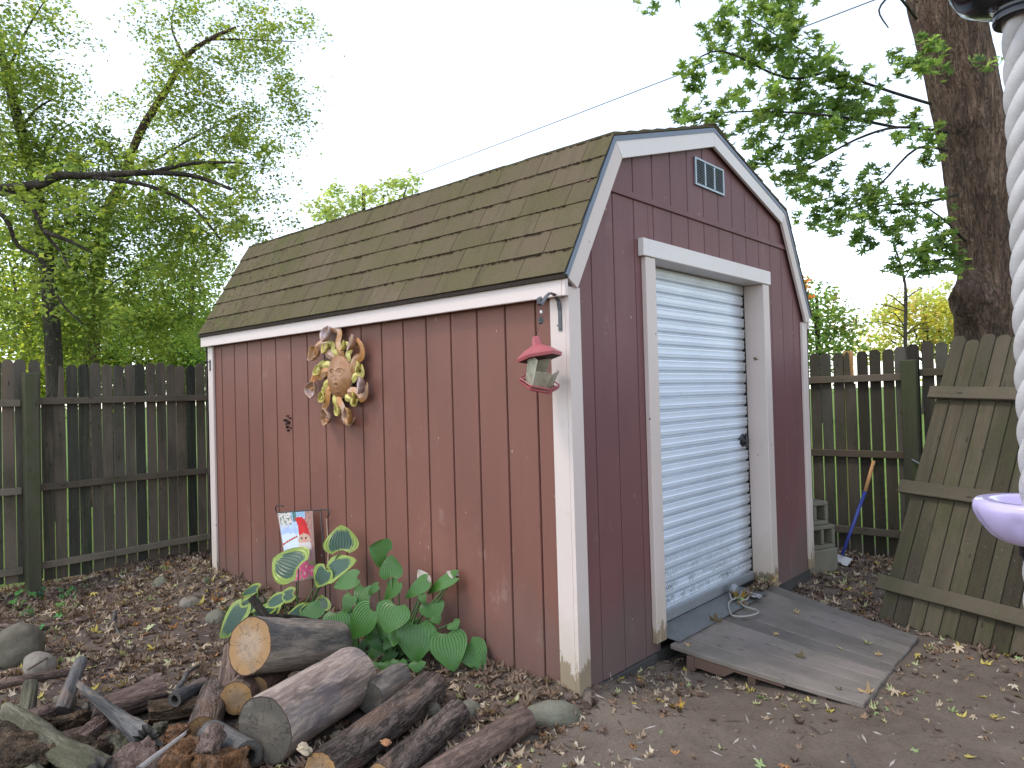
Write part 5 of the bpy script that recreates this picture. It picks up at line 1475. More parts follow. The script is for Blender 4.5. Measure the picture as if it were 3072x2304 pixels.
hosta([(-.17, 2.12, -.09), (-.38, 2.35, -.10), (-.30, 2.02, -.1)], extra_leaves(7, -.25, 2.15, .12, .25, 8) + HOSTA_V, M_HV, 'hosta plant with yellow edged dark green leaves in front of the garden flag', .14, 100)
hosta([(-.17, 1.25, -.08), (-.28, 1.40, -.09), (-.22, 1.08, -.08)], extra_leaves(20, -.22, 1.28, .13, .36, 5) + HOSTA_G + HOSTA_DEAD, M_HG, 'plain green hosta plant with large ribbed leaves beside the red wall', .16, 300)
b = MB(); b.tube([(-.06, 1.965, .628), (-.13, 1.84, .47), (-.18, 1.78, .36), (-.16, 1.62, .25), (-.15, 1.50, .12)], [.003, .004, .005, .006, .006], 6)
tag(b.build('dry_flower_stalk', MAT('dry_stalk', .9).color((0.30, 0.23, 0.16))), 'pale dry flower stalk slanting between the two hosta plants', 'dry stalk')

# ================================================================ LOGS
def rough_tube(L_, ra, rb, seed, seg=44, rings=34, amp=.05, fine=.02, bend=0.0, jag=0.0, squash=1.0, endscale=1.0):
    """log skin along local z from 0 to L_"""
    vs = []; fs = []
    for i in range(rings + 1):
        t = i / rings; r = ra + (rb - ra) * t
        for k_ in range(seg):
            a = 2 * math.pi * k_ / seg; ca, sa = math.cos(a), math.sin(a)
            d = 1 + amp * N3(ca * 1.1 + seed, sa * 1.1, t * L_ * 2.2, 1.4) + fine * N3(ca * 5 + seed, sa * 5, t * L_ * 6, 1.3) + fine * .7 * N3(ca * 9, sa * 9 + seed, t * L_ * 5, 1.6) - fine * 1.2 * max(0, .12 - abs(N3(ca * 4 + seed * 3, sa * 4, t * L_ * 2.5, 1.5))) / .12
            z = t * L_
            if jag and i in (0, rings): z += jag * (N3(ca * 2 + seed, sa * 2, i, 1.3) + .5 * N3(ca * 6 + seed, sa * 6, i, 1.7)) * L_
            x = r * d * ca; y = r * d * sa * squash
            vs.append((x + bend * math.sin(t * math.pi) * L_, y, z))
    for i in range(rings):
        for k_ in range(seg):
            k2 = (k_ + 1) % seg
            fs.append((i * seg + k_, i * seg + k2, (i + 1) * seg + k2, (i + 1) * seg + k_))
    return vs, fs, seg, rings
def end_cap(vs, seg, base, flip, inset=.0):
    ring = [Vector(v) for v in vs[base:base + seg]]
    c_ = sum(ring, Vector((0, 0, 0))) / seg
    nv = [c_]; val = [0.0]
    NRG = 6
    for i in range(1, NRG + 1):
        for p in ring:
            q = c_ + (p - c_) * (i / NRG)
            q.z += (-1 if flip else 1) * .003 * N3(q.x * 20, q.y * 20, 0, 1)* (1 if i < NRG else 0)
            nv.append(q); val.append(i / NRG)
    fs = [(0, 1 + (k_ + 1) % seg, 1 + k_) if flip else (0, 1 + k_, 1 + (k_ + 1) % seg) for k_ in range(seg)]
    for i in range(NRG - 1):
        for k_ in range(seg):
            a_ = 1 + i * seg + k_; b_ = 1 + i * seg + (k_ + 1) % seg
            fs.append((a_, b_, b_ + seg, a_ + seg) if flip else (a_, a_ + seg, b_ + seg, b_))
    return nv, fs, val
def log(a, b_, ra, rb, mat, cut_a, cut_b, label, seed, name='log', cat='log', amp=.06, fine=.025, bend=0, jag=0, squash=1.0, stub=None, hollow=False, roll=0.0):
    a, b_ = Vector(a), Vector(b_); ax = b_ - a; L_ = ax.length
    root = empty(name, a, label, cat)
    R = basis(ax) @ Matrix.Rotation(roll, 3, 'Z')
    vs, fs, seg, rings = rough_tube(L_, ra, rb, seed, amp=amp, fine=fine, bend=bend, jag=jag, squash=squash)
    mb = MB(); mb.add(vs, fs)
    if hollow:
        pass
    o = mb.build('bark', mat, root, smooth=True); o.matrix_local = R.to_4x4()
    for base, flip, ct in ((0, True, cut_a), (rings * seg, False, cut_b)):
        if ct is None: continue
        nv, nf, val = end_cap(vs, seg, base, flip)
        z0 = nv[0].z; c0 = nv[0].copy()
        if hollow and flip:
            for i in range(len(nv)):
                if val[i] < .5: nv[i] = nv[i] + Vector((0, 0, .07))
        me = bpy.data.meshes.new('cut_face'); me.from_pydata([tuple(v - c0) for v in nv], [], nf)
        at_ = me.attributes.new('edge', 'FLOAT', 'POINT'); at_.data.foreach_set('value', val)
        me.materials.append(ct.m); me.update()
        e = place('cut_face', me, root)
        e.matrix_local = R.to_4x4() @ Matrix.Translation(c0)
    if stub:
        t, ang, ln, rs_ = stub
        p = R @ Vector((0, 0, L_ * t)) ; out = R @ Vector((math.cos(ang), math.sin(ang), .25)).normalized()
        mb = MB(); rr_ = ra + (rb - ra) * t
        q = [p + out * rr_ * .7, p + out * (rr_ + ln * .4), p + out * (rr_ + ln)]
        mb.tube(q, [rs_ * 1.5, rs_ * 1.05, rs_ * .95], 12); mb.build('branch_stub', mat, root, smooth=True)
    return root
CO, CT, CG, CD = M_CUT_ORANGE, M_CUT_TAN, M_CUT_GREY, M_CUT_DARK
log((-1.03, 1.165, .240), (-.44, 1.34, .055), .134, .118, M_BARK_GREY, CO, CG, 'blue grey log with fresh orange cut face topmost on the log pile', 1.3, roll=.8)
log((-1.225, .690, .045), (-.630, .905, .04), .140, .137, M_BARK_PALE, CG, CG, 'thick pale barkless log with dark grey cut face in front of the pile', 2.9, amp=.05, fine=.012)
log((-1.205, .315, -.015), (-.385, .600, -.02), .079, .080, M_BARK_BROWN, CT, CT, 'rough brown barked log lying right of the thick pale log', 4.1, amp=.08, fine=.045)
log((-1.06, .14, -.045), (-.47, .335, -.045), .064, .060, M_BARK_BROWN, CT, CG, 'slim dark barked log half hidden between two brown barked logs', 5.7, amp=.08, fine=.04)
log((-1.15, -.03, -.045), (-.335, .052, -.045), .061, .060, M_BARK_RED, CT, CT, 'reddish barked log at the right end of the pile near the flat stone', 6.3, amp=.06, fine=.035)
log((-1.10, 1.165, .015), (-.74, 1.50, -.005), .078, .075, M_BARK_RED, CT, CG, 'small log with round orange cut face under the topmost grey log', 7.7, amp=.05)
log((-.985, 1.185, .020), (-.62, 1.47, .0), .054, .054, M_BARK_RED, CT, CG, 'thin reddish log with ringed cut face wedged under the topmost grey log', 8.1, amp=.05)
log((-1.06, 1.345, -.09), (-.97, 1.42, .17), .070, .055, M_BARK_RED, CG, CG, 'short bark covered log standing upright behind the stacked orange ended logs', 9.4, amp=.12, fine=.05)
log((-1.315, 1.055, -.035), (-1.08, 1.42, -.03), .070, .072, M_BARK_BROWN, CT, CG, 'short cracked log with dull tan cut face beside the crumbly orange wood', 10.9, amp=.05)
log((-1.300, .690, -.035), (-1.30, 1.00, -.04), .066, .068, M_ROT_DARK, CD, CG, 'rotten hollow grey log with black heart left of the thick pale log', 11.5, amp=.07, hollow=True)
log((-.66, .74, -.02), (-.38, .86, -.03), .072, .070, M_BARK_GREY, CG, CG, 'short grey log lying behind the thick pale log below the hosta', 12.6, amp=.06)
log((-.88, 1.26, .31), (-.93, 1.33, .42), .022, .019, M_BARK_FAR, CG, CG, 'short dark branch stub rising behind the topmost grey log', 13.2, 'branch_stub', 'branch')
b = MB(); b.tube([(-.90, 1.27, .330), (-.78, 1.29, .296), (-.64, 1.32, .245), (-.54, 1.33, .205)], [.010, .013, .011, .006], 8)
tag(b.build('bark_strip', M_BARK_FAR, smooth=True), 'curled dark bark strip lying along the top of the grey log', 'bark strip')

log((-1.285, 1.40, .010), (-1.10, 1.50, .0), .036, .034, M_ROT_DARK, CD, CG, 'hollow grey branch end with a black hole beside the dead twig', 14.4, 'hollow_branch', 'branch', hollow=True)
log((-1.93, 2.27, .015), (-1.475, 2.11, .035), .024, .021, M_BARK_RED, CG, CG, 'long pinkish brown branch lying across the left end of the pile', 15.1, 'fallen_branch', 'branch', bend=.03)
log((-1.455, 2.105, .085), (-1.62, 1.86, -.055), .030, .034, M_ROT_DARK, CG, CG, 'grey knotty branch slanting down from the pinkish branch end', 16.8, 'fallen_branch', 'branch', amp=.15, fine=.06)
log((-1.688, 2.08, .050), (-1.75, 1.95, -.07), .031, .040, M_ROT_GREEN, CG, CG, 'olive grey curved branch stump below the pinkish branch', 17.2, 'fallen_branch', 'branch', amp=.12, bend=-.08)
log((-1.56, 1.80, .065), (-1.57, .98, .045), .026, .075, M_ROT_DARK, CD, CD, 'long split grey black rotten timber with a pale ragged top end', 18.5, 'rotten_timber', 'rotten wood', amp=.22, fine=.07, jag=.06, squash=.55, roll=.5)
log((-1.86, 1.76, .045), (-1.79, .86, .035), .055, .075, M_ROT_GREEN, CD, CD, 'large grey green split log rotting in the lower corner of the pile', 19.3, 'rotten_timber', 'rotten wood', amp=.25, fine=.06, jag=.05, squash=.8, roll=1.2)
log((-1.93, 1.72, -.02), (-1.93, .84, -.01), .05, .07, M_ROT_GREEN, CD, CD, 'mossy split slab parallel to the large grey green split log', 20.3, 'rotten_timber', 'rotten wood', amp=.25, fine=.07, jag=.08, squash=.6)
log((-1.72, .685, .085), (-1.525, .745, .125), .018, .010, M_SPLINTER, CG, CG, 'silvery pale wood splinter lying on the crumbly orange wood', 21.1, 'wood_splinter', 'splinter', amp=.3, fine=.08, jag=.12, squash=.4, roll=.6)
log((-1.56, 1.67, -.03), (-1.24, 1.66, -.03), .06, .075, M_ROT_PINK, CD, CD, 'thick crumbling tan rotten log behind the split grey timber', 22.4, 'rotten_log', 'rotten wood', amp=.35, fine=.12, jag=.08)
log((-1.36, 1.50, -.06), (-1.16, 1.40, -.06), .055, .05, M_ROT_BROWN, CD, CD, 'dark rotten stump in the hollow behind the tan ended log', 23.4, 'rotten_log', 'rotten wood', amp=.3, fine=.12, jag=.06)

def chunk(c_, dims, rot, mat, label, seed, name='rotten_wood', cat='rotten wood', rough=.36, sub=5):
    bm = bmesh.new(); bmesh.ops.create_icosphere(bm, subdivisions=sub, radius=1.0)
    for v in bm.verts:
        p = v.co.copy()
        k_ = max(abs(p.x), abs(p.y), abs(p.z)); p = p * (1 / k_ * .55 + .45)
        n = rough * (N3(p.x + seed, p.y, p.z, 1.2) + .6 * N3(p.x, p.y + seed, p.z, 3.0) + .5 * abs(N3(p.x * .4, p.y, p.z + seed, 6.0)) + .22 * N3(p.x * .6, p.y, p.z + seed, 15.0))
        p = p * (1 + n)
        v.co = Vector((p.x * dims[0], p.y * dims[1], p.z * dims[2]))
    me = bpy.data.meshes.new(name); bm.to_mesh(me); bm.free()
    me.polygons.foreach_set('use_smooth', [sub >= 4] * len(me.polygons)); me.materials.append(mat.m)
    o = bpy.data.objects.new(name, me); COL.objects.link(o)
    o.matrix_world = RT(c_, Euler(rot).to_matrix())
    return tag(o, label, cat)
M_CHIP = MAT('cream_wood_chip', .85).color((0.36, 0.29, 0.20))
RB, RO, RP, RG = M_ROT_BROWN, M_ROT_ORANGE, M_ROT_PINK, M_ROT_GREEN
chunk((-1.50, .82, -.02), (.13, .085, .065), (0.1, .1, .5), RO, 'crumbly bright orange rotten wood beneath the silvery splinter', 31)
chunk((-1.42, .68, -.03), (.10, .06, .06), (0.0, .2, .2), RO, 'crumbly orange rotten wood before the hollow black hearted log', 32)
chunk((-1.455, .985, .020), (.05, .04, .04), (0.2, .3, .9), RO, 'orange rotten wood knob standing before the tan cut log', 33)
chunk((-1.42, .75, .055), (.075, .034, .032), (0, -.35, .75), RP, 'pinkish rotten wood piece pointing up beside the hollow log', 34)
chunk((-1.66, .86, .01), (.085, .075, .07), (.2, 0, .3), RP, 'pinkish grey crumbling wood lump left of the silvery splinter', 35)
chunk((-1.79, 1.15, -.02), (.09, .10, .09), (.1, .2, .4), RB, 'dark brown crumbly wood lump against the grey green split log', 36)
chunk((-1.93, 1.30, .01), (.09, .15, .085), (.1, .1, .2), RB, 'tan and brown crumbly wood lump at the lower left edge of the pile', 37)
chunk((-1.64, 1.64, -.03), (.10, .035, .03), (0, .15, .35), RB, 'flat dark bark slab under the upper end of the split timber', 38, 'bark_slab', 'bark')
chunk((-1.66, 1.42, -.03), (.12, .035, .028), (.1, -.15, .55), RP, 'reddish bark slab under the middle of the split timber', 39, 'bark_slab', 'bark')
chunk((-1.67, 1.28, -.06), (.10, .07, .03), (.2, .25, .9), RB, 'black bark slab in the gap right of the grey green split log', 40, 'bark_slab', 'bark')
chunk((-1.62, 1.10, -.03), (.055, .085, .06), (.3, .2, .2), RG, 'olive rotten wood lump below the split timber end', 41)
chunk((-1.86, 1.80, -.03), (.11, .03, .03), (0, .1, .5), RP, 'greyish split stick lying under the pinkish branch', 42, 'split_stick', 'rotten wood')
chunk((-1.70, 1.90, -.055), (.12, .04, .03), (0, 0, .3), RP, 'reddish bark flake under the olive branch stump', 43, 'bark_slab', 'bark')
chunk((-1.40, 1.30, -.06), (.07, .03, .022), (.1, .2, .9), RG, 'small pale stick fragment in the dark hollow of the pile', 44, 'split_stick', 'rotten wood')
chunk((-2.02, 1.62, .0), (.06, .14, .05), (.2, 0, .1), RG, 'grey forked root at the left edge of the pile', 45, 'root_piece', 'rotten wood')
chunk((-1.37, 1.13, -.08), (.12, .10, .03), (0, 0, .4), RB, 'flat dark wood crumbs between the tan log and the split timber', 46)
chunk((-1.06, .43, -.085), (.045, .02, .012), (0, .1, .6), M_CHIP, 'pale wood chip caught between the brown barked logs', 47, 'wood_chip', 'wood chip', sub=3)
chunk((-1.235, .375, .070), (.020, .026, .014), (.5, .2, .6), M_CHIP, 'pale splintered chip on the near end of the brown barked log', 48, 'wood_chip', 'wood chip', sub=3)
chunk((-1.19, 1.20, -.015), (.026, .012, .008), (.5, .3, .2), MAT('fresh_wood_chip', .8).color((.62, .52, .34)), 'small cream wood chip on the cracked tan log', 49, 'wood_chip', 'wood chip', sub=3)
chunk((-.93, .27, .012), (.018, .018, .008), (.1, .2, .2), MAT('orange_knot', .8).color((.36, .17, .08)), 'orange knot piece on the slim dark log', 50, 'wood_chip', 'wood chip', sub=3)
def twig(pts, r, mat, label, cat='twig', name='twig'):
    b = MB(); pp = [Vector(p) for p in pts]; q = []
    for i in range(len(pp) - 1):
        for k_ in range(4):
            t = k_ / 4; p = pp[i] * (1 - t) + pp[i + 1] * t
            q.append(p + Vector((N3(p.x, p.y, 1, 9), N3(p.x, p.y, 2, 9), N3(p.x, p.y, 3, 9) * .5)) * r * 1.2)
    q.append(pp[-1]); n = len(q)
    b.tube(q, [r * (1 - .5 * i / n) * (1 + .12 * N3(i, r * 99, 0, .7)) for i in range(n)], 8)
    return tag(b.build(name, mat, smooth=True), label, cat)
twig([(-1.235, 1.49, .01), (-1.13, 1.62, .03), (-1.06, 1.75, .0), (-.955, 1.86, -.03)], .014, M_ROT_DARK, 'thick grey twig rising above the hollow branch end')
twig([(-1.655, 2.26, .06), (-1.33, 2.885, -.06), (-1.16, 3.17, -.075)], .005, M_ROT_PINK, 'thin straight twig leaning over the tan stone')
twig([(-1.55, 3.90, -.075), (-1.41, 3.80, -.07), (-1.24, 3.57, -.07), (-1.09, 3.48, -.068), (-.99, 3.47, -.07)], .018, M_ROT_PINK, 'bent pinkish stick lying on the leaf litter before the left fence')
twig([(-1.09, 3.49, -.06), (-1.07, 3.40, -.085)], .012, M_ROT_PINK, 'short side twig at the bend of the pinkish stick')
twig([(-.80, 3.53, -.07), (-.905, 3.26, -.085), (-.96, 3.0, -.08), (-.96, 2.83, -.085)], .009, M_ROT_DARK, 'curved dark twig lying in the open leaf litter')
twig([(.05, -1.18, -.10), (.22, -1.16, -.095), (.33, -1.10, -.10)], .008, M_ROT_DARK, 'dark twig lying on the bare dirt near the lower edge')
twig([(.62, -1.38, -.105), (.78, -1.44, -.10), (.90, -1.54, -.10)], .006, M_ROT_PINK, 'thin twig lying on bare dirt in front of the ramp corner')
twig([(-.62, .02, -.1), (-.70, -.22, -.09), (-.84, -.30, -.1)], .006, M_ROT_DARK, 'thin dark twig on the dirt beside the reddish log')

# ================================================================ STONES
def rock(c_, dims, rot, mat, label, seed, name='stone', cat='stone'):
    bm = bmesh.new(); bmesh.ops.create_icosphere(bm, subdivisions=4, radius=1.0)
    for v in bm.verts:
        p = v.co.copy(); n = .16 * N3(p.x + seed, p.y, p.z, 1.0) + .06 * N3(p.x, p.y + seed, p.z, 2.6) + .015 * N3(p.x, p.y, p.z + seed, 8)
        p = p * (1 + n); v.co = Vector((p.x * dims[0], p.y * dims[1], p.z * dims[2]))
    me = bpy.data.meshes.new(name); bm.to_mesh(me); bm.free()
    me.polygons.foreach_set('use_smooth', [True] * len(me.polygons)); me.materials.append(mat.m)
    o = bpy.data.objects.new(name, me); COL.objects.link(o); o.matrix_world = RT(c_, Euler(rot).to_matrix())
    return tag(o, label, cat)
rock((-1.515, 2.99, -.01), (.145, .14, .135), (.1, .1, .4), M_STONE, 'large round grey boulder at the left edge of the yard', 1.0, 'boulder', 'boulder')
rock((-1.50, 2.66, -.055), (.082, .085, .075), (.2, .2, .7), M_STONE_T, 'tan rounded stone in front of the large grey boulder', 2.0)
rock((-.185, .010, -.068), (.140, .062, .066), (0, .06, -.72), M_STONE_G, 'flat topped grey green stone at the front corner of the shed', 3.3)
rock((-.27, 4.02, -.08), (.075, .08, .075), (.2, 0, .2), M_STONE_G, 'grey green stone in the litter near the back corner of the shed', 4.1)
rock((-.30, 3.76, -.09), (.055, .05, .045), (.2, 0, .2), M_STONE, 'small olive stone just below the stone near the back corner', 5.2)
rock((-.355, 3.30, -.09), (.095, .08, .065), (.3, .2, .9), M_STONE_T, 'angular brown stone in the middle of the leaf litter', 6.6)
rock((-.40, 2.80, -.085), (.055, .085, .065), (.1, .5, .2), M_STONE_G, 'upright mossy green stone left of the spotted hosta leaf', 7.7)
rock((-.36, .38, -.09), (.07, .055, .05), (.1, .2, .4), M_STONE_G, 'small grey stone at the far end of the slim dark log', 8.3)
rock((-.47, .52, -.09), (.07, .05, .045), (.1, .5, .9), M_STONE, 'small brown grey stone beside the far end of the brown barked log', 9.3)
rock((-1.73, 2.06, -.08), (.05, .045, .05), (.1, .2, .4), M_STONE_T, 'squarish tan stone beside the olive branch stump', 10.3)
rock((-1.575, 1.98, -.07), (.065, .04, .055), (.1, .2, .4), M_STONE_G, 'pale grey stone wedged behind the knotty branch', 11.3)

# ================================================================ CORD ON THE RAMP
b = MB()
cz = .052
cp = [(1.70, .045, .06), (1.66, .02, .07), (1.60, -.02, .058), (1.70, -.03, .062), (1.80, .01, .06), (1.72, -.02, .058), (1.56, -.02, .05), (1.42, -.09, .04), (1.36, -.14, .036), (1.40, -.20, .034), (1.50, -.23, .034), (1.55, -.20, .036), (1.56, -.12, .042), (1.62, -.07, .048), (1.70, -.08, .052), (1.78, -.05, .055)]
q = []
for i in range(len(cp) - 1):
    p0, p1, p2, p3 = (Vector(cp[max(0, min(len(cp) - 1, i + d))]) for d in (-1, 0, 1, 2))
    for k_ in range(6):
        t = k_ / 6; q.append(.5 * ((2 * p1) + (p2 - p0) * t + (2 * p0 - 5 * p1 + 4 * p2 - p3) * t * t + (3 * p1 - p0 - 3 * p2 + p3) * t ** 3))
M_CORD = MAT('grey_cord', .9); M_CORD.color(M_CORD.mix(M_CORD.noise(90), (0.24, 0.22, 0.19), (0.40, 0.37, 0.33)))
b.tube(q, .0055, 7)
tag(b.build('cord', M_CORD, smooth=True), 'loose loop of grey cord lying at the foot of the roll-up door', 'cord')
chunk((1.74, .03, .085), (.035, .022, .032), (.3, .5, .2), MAT('grey_plastic', .5).color((.24, .25, .27)), 'grey plastic pull tied to the cord at the door foot', 55, 'cord_pull', 'cord pull', .12, 3)
chunk((1.78, -.10, .058), (.06, .03, .010), (.1, .15, .5), MAT('grey_rag', .9).color((.30, .29, .29)), 'grey scrap of cloth on the ramp next to the cord', 56, 'cloth_scrap', 'cloth scrap', .4, 3)

# ================================================================ ROPE WITH PLATFORM DISC
RX, RY = -1.052, -1.916
rope = empty('climbing_rope', (RX, RY, 2.2), 'thick white twisted rope with lilac plastic step hanging near the camera', 'climbing rope')
M_ROPE = MAT('white_braided_rope', .75, .3)
rc = M_ROPE.noise(1, M_ROPE.vec((60, 60, 260)), 3, .6)
M_ROPE.color(M_ROPE.mix(M_ROPE.math('MULTIPLY', M_ROPE.step(M_ROPE.noise(11, None, 6, .7), .45, .7), .6), M_ROPE.mix(rc, (0.40, 0.375, 0.365), (0.49, 0.465, 0.455)), (0.30, 0.27, 0.25))); M_ROPE.bump(rc, .35, .002)
for s_ in range(4):
    pts = []
    z = -2.05
    while z < 1.4:
        a = (z / .215) * 2 * math.pi + s_ * math.pi / 2
        pts.append(((.0180 + .0012 * N3(z * 9, s_, 0, 1)) * math.cos(a), (.0180 + .0012 * N3(z * 9, s_, 4, 1)) * math.sin(a), z)); z += .010
    b = MB(); b.tube(pts, [.0150 + .0011 * N3(p[2] * 14, s_ * 3.1, 0, 1) for p in pts], 12); b.build('strand', M_ROPE, rope, smooth=True)
M_LILAC = MAT('lilac_plastic', .22, .5); M_LILAC.color((0.46, 0.38, 0.60)); M_LILAC.b.inputs['Coat Weight'].default_value = .3
b = MB()
pr = [(.034, 1.150), (.050, 1.148), (.066, 1.152), (.074, 1.164), (.080, 1.168), (.108, 1.168), (.113, 1.163), (.1145, 1.152), (.112, 1.141), (.106, 1.127), (.098, 1.114), (.088, 1.103), (.076, 1.094), (.062, 1.087), (.048, 1.083), (.034, 1.082)]
vs = []; SG = 96
for i, (r, z) in enumerate(pr):
    for k_ in range(SG):
        a = 2 * math.pi * k_ / SG
        rr_ = r
        if 8 <= i <= 13:
            ph = a * 7 + (i - 8) * .5
            rr_ = r * (1 - .030 * (max(0, math.sin(ph)) ** 3) * math.sin((i - 7) / 7 * math.pi)) - .012 * max(0, math.sin(a * 7 - (i - 8) * .4)) ** 5 * .35
        vs.append((rr_ * .965 * math.cos(a), rr_ * .965 * math.sin(a), z - 2.206))
fs = [(i * SG + k_, i * SG + (k_ + 1) % SG, (i + 1) * SG + (k_ + 1) % SG, (i + 1) * SG + k_) for i in range(len(pr) - 1) for k_ in range(SG)]
b.add(vs, [tuple(reversed(f)) for f in fs]); b.build('disc', M_LILAC, rope, smooth=True)
M_GLOSS = MAT('glossy_black_plastic', .15, .5).color((0.008, 0.008, 0.010))
b = MB(); b.lathe([(.030, 1.0815 - 2.2), (.037, 1.080 - 2.2), (.037, 1.055 - 2.2), (.033, 1.048 - 2.2), (.030, 1.047 - 2.2)], seg=32); b.build('clamp', M_GLOSS, rope, smooth=False)
b = MB(); b.lathe([(r_, z_ + .024 - 2.2) for r_, z_ in ((.033, 2.062), (.045, 2.060), (.047, 2.066), (.045, 2.078), (.042, 2.092), (.055, 2.096), (.082, 2.102), (.104, 2.115), (.117, 2.138), (.121, 2.160), (.110, 2.193), (.08, 2.222), (.033, 2.236))], seg=48); b.build('cap', M_GLOSS, rope, smooth=True)
# ================================================================ LEAF LITTER
def star_leaf(n_lobes=5, jag=.45, curl=.25, seed=0):
    """maple-like outline as a fan, in the xy plane, about 1 across"""
    r_ = random.Random(seed); pts = [(0, -.42, 0)]
    lob = [(-155, .30), (-100, .48), (-48, .55), (0, .62), (48, .55), (100, .48), (155, .30)] if n_lobes == 7 else [(-120, .44), (-52, .54), (0, .62), (52, .54), (120, .44)]
    out = []
    for i, (a, r) in enumerate(lob):
        a += r_.uniform(-8, 8); r *= r_.uniform(.85, 1.1)
        out.append((a - 13, r * .72)); out.append((a, r)); out.append((a + 13, r * .72))
        if i < len(lob) - 1:
            a2 = lob[i + 1][0]; out.append(((a + a2) / 2, r * jag * r_.uniform(.8, 1.1)))
    vs = [(0, -.05, 0.0)]
    for a, r in out:
        x, y = r * math.sin(rad(a)), r * math.cos(rad(a)) - .05
        z = curl * (x * x * r_.uniform(.6, 2.2) + (y + .05) ** 2 * r_.uniform(-.6, 1.8)) + curl * .25 * r_.uniform(-.3, .3)
        vs.append((x, y, z))
    n = len(vs) - 1
    fs = [(0, i + 1, i) for i in range(1, n)]
    return np.array(vs, np.float32), fs
LITTER_COLS = np.array([(.125, .085, .062), (.175, .122, .085), (.09, .06, .046), (.245, .185, .13), (.33, .26, .18), (.062, .044, .035), (.20, .13, .085), (.38, .32, .24), (.30, .31, .16), (.38, .31, .08), (.20, .25, .11), (.30, .15, .06)])
P_LEFT = np.array([.20, .19, .14, .13, .075, .12, .05, .04, .03, .015, .008, .014]); P_LEFT = P_LEFT / P_LEFT.sum()
P_RIGHT = np.array([.13, .14, .09, .13, .11, .07, .08, .09, .07, .07, .03, .04]); P_RIGHT = P_RIGHT / P_RIGHT.sum()
LT = [star_leaf(5, .45, c_, s_) for s_, c_ in ((1, .2), (2, .5), (3, .8), (4, 1.1), (5, .35), (6, .95), (7, -.6), (8, 1.4))]
RL = np.random.RandomState(77)
def euler_m(rx, ry, rz):
    return np.array(Euler((rx, ry, rz)).to_matrix())
def litter(name, pts, sizes, cols, mat, label=None):
    V = []; F = []; Sz = []; C = []; o = 0
    for (x, y, z), s, c_ in zip(pts, sizes, cols):
        tv, tf = LT[RL.randint(len(LT))]
        M = euler_m(RL.normal(0, .24), RL.normal(0, .24), RL.uniform(0, 6.28))
        sx = np.array((RL.uniform(.65, 1.1), 1, RL.uniform(.7, 1.4)))
        v = (tv * sx * s) @ M.T
        v[:, 2] -= v[:, 2].min() * .8
        V.append(v + np.array((x, y, z)))
        for f in tf: F.extend([i + o for i in f])
        Sz.extend([3] * len(tf)); C.append(np.repeat(c_[None, :], len(tf), 0) * RL.uniform(.8, 1.15, (len(tf), 1)))
        o += len(tv)
    me = fast_mesh(name, np.concatenate(V), F, Sz, mat, np.concatenate(C))
    ob = bpy.data.objects.new(name, me); COL.objects.link(ob)
    return tag(ob, kind='stuff')
pts = []; szs = []; cls = []
def in_shed(x, y): return -.005 < x < W + .03 and -.01 < y < L + .02
def on_ramp(x, y): return .74 < x < 2.18 and -1.03 < y < -.06
n = 0
while n < 12500:
    x = RL.uniform(-2.4, .9); y = RL.uniform(-.1, 5.3)
    if in_shed(x, y) or x > .0 and y < L: continue
    dn = .60 + 1.0 * N3(x, y, 2, 1.3) + .5 * N3(x, y, 9, 3.5)
    if x > -.5: dn += .45 * (1 + x / .5)
    if y > 4.2: dn += .25
    if y < .25 and x < -.35: dn -= .5
    if RL.rand() > dn: continue
    pts.append((x, y, ground_h(x, y) - .002)); szs.append(RL.uniform(.028, .062) if RL.rand() < .8 else RL.uniform(.06, .095))
    cls.append(LITTER_COLS[RL.choice(12, p=P_LEFT)]); n += 1
n = 0
while n < 1500:      # behind the ramp, against the panel and along the shed
    x = RL.uniform(1.9, 4.15); y = RL.uniform(-2.0, .42)
    if in_shed(x, y) or on_ramp(x, y): continue
    dn = .25 + .5 * (y > -.9) + .6 * N3(x, y, 4, 1.7)
    if RL.rand() > dn: continue
    pts.append((x, y, ground_h(x, y) - .002)); szs.append(RL.uniform(.035, .085)); cls.append(LITTER_COLS[RL.choice(12, p=P_LEFT)] * 1.15); n += 1
n = 0
while n < 1150:
    x = RL.uniform(-1.4, 2.6); y = RL.uniform(-2.3, .0)
    if in_shed(x, y) or on_ramp(x, y): continue
    d = 9
    if .1 < x < .78 and y > -.4: d = .05
    if x < 2.3 and y < -.9: d = min(d, abs(y + 1.05 - .02 * x) if x > .7 else 9)
    if -1.1 < y < .0: d = min(d, abs(x - .72))
    dn = .10 + .9 * math.exp(-(d / .09) ** 2) + .25 * max(0, N3(x, y, 6, 2.1))
    if x > 2.1: dn += .35
    if x < .0 and y > -.55: dn += .25
    if RL.rand() > dn: continue
    pts.append((x, y, ground_h(x, y) - .002)); szs.append(RL.uniform(.022, .062)); cls.append(LITTER_COLS[RL.choice(12, p=P_RIGHT)]); n += 1
for _ in range(70):      # blown into the corner of the door sill
    x = 2.18 - abs(RL.normal(0, .22)); y = -.02 - abs(RL.normal(0, .045)) + .05 * (x - 1.9)
    pts.append((x, min(.06, y), .052 + RL.uniform(0, .018))); szs.append(RL.uniform(.03, .075)); cls.append(LITTER_COLS[RL.choice(12, p=P_RIGHT)])
litter('leaf_litter', pts, szs, [c_ * 1.22 for c_ in cls], M_LITTER)
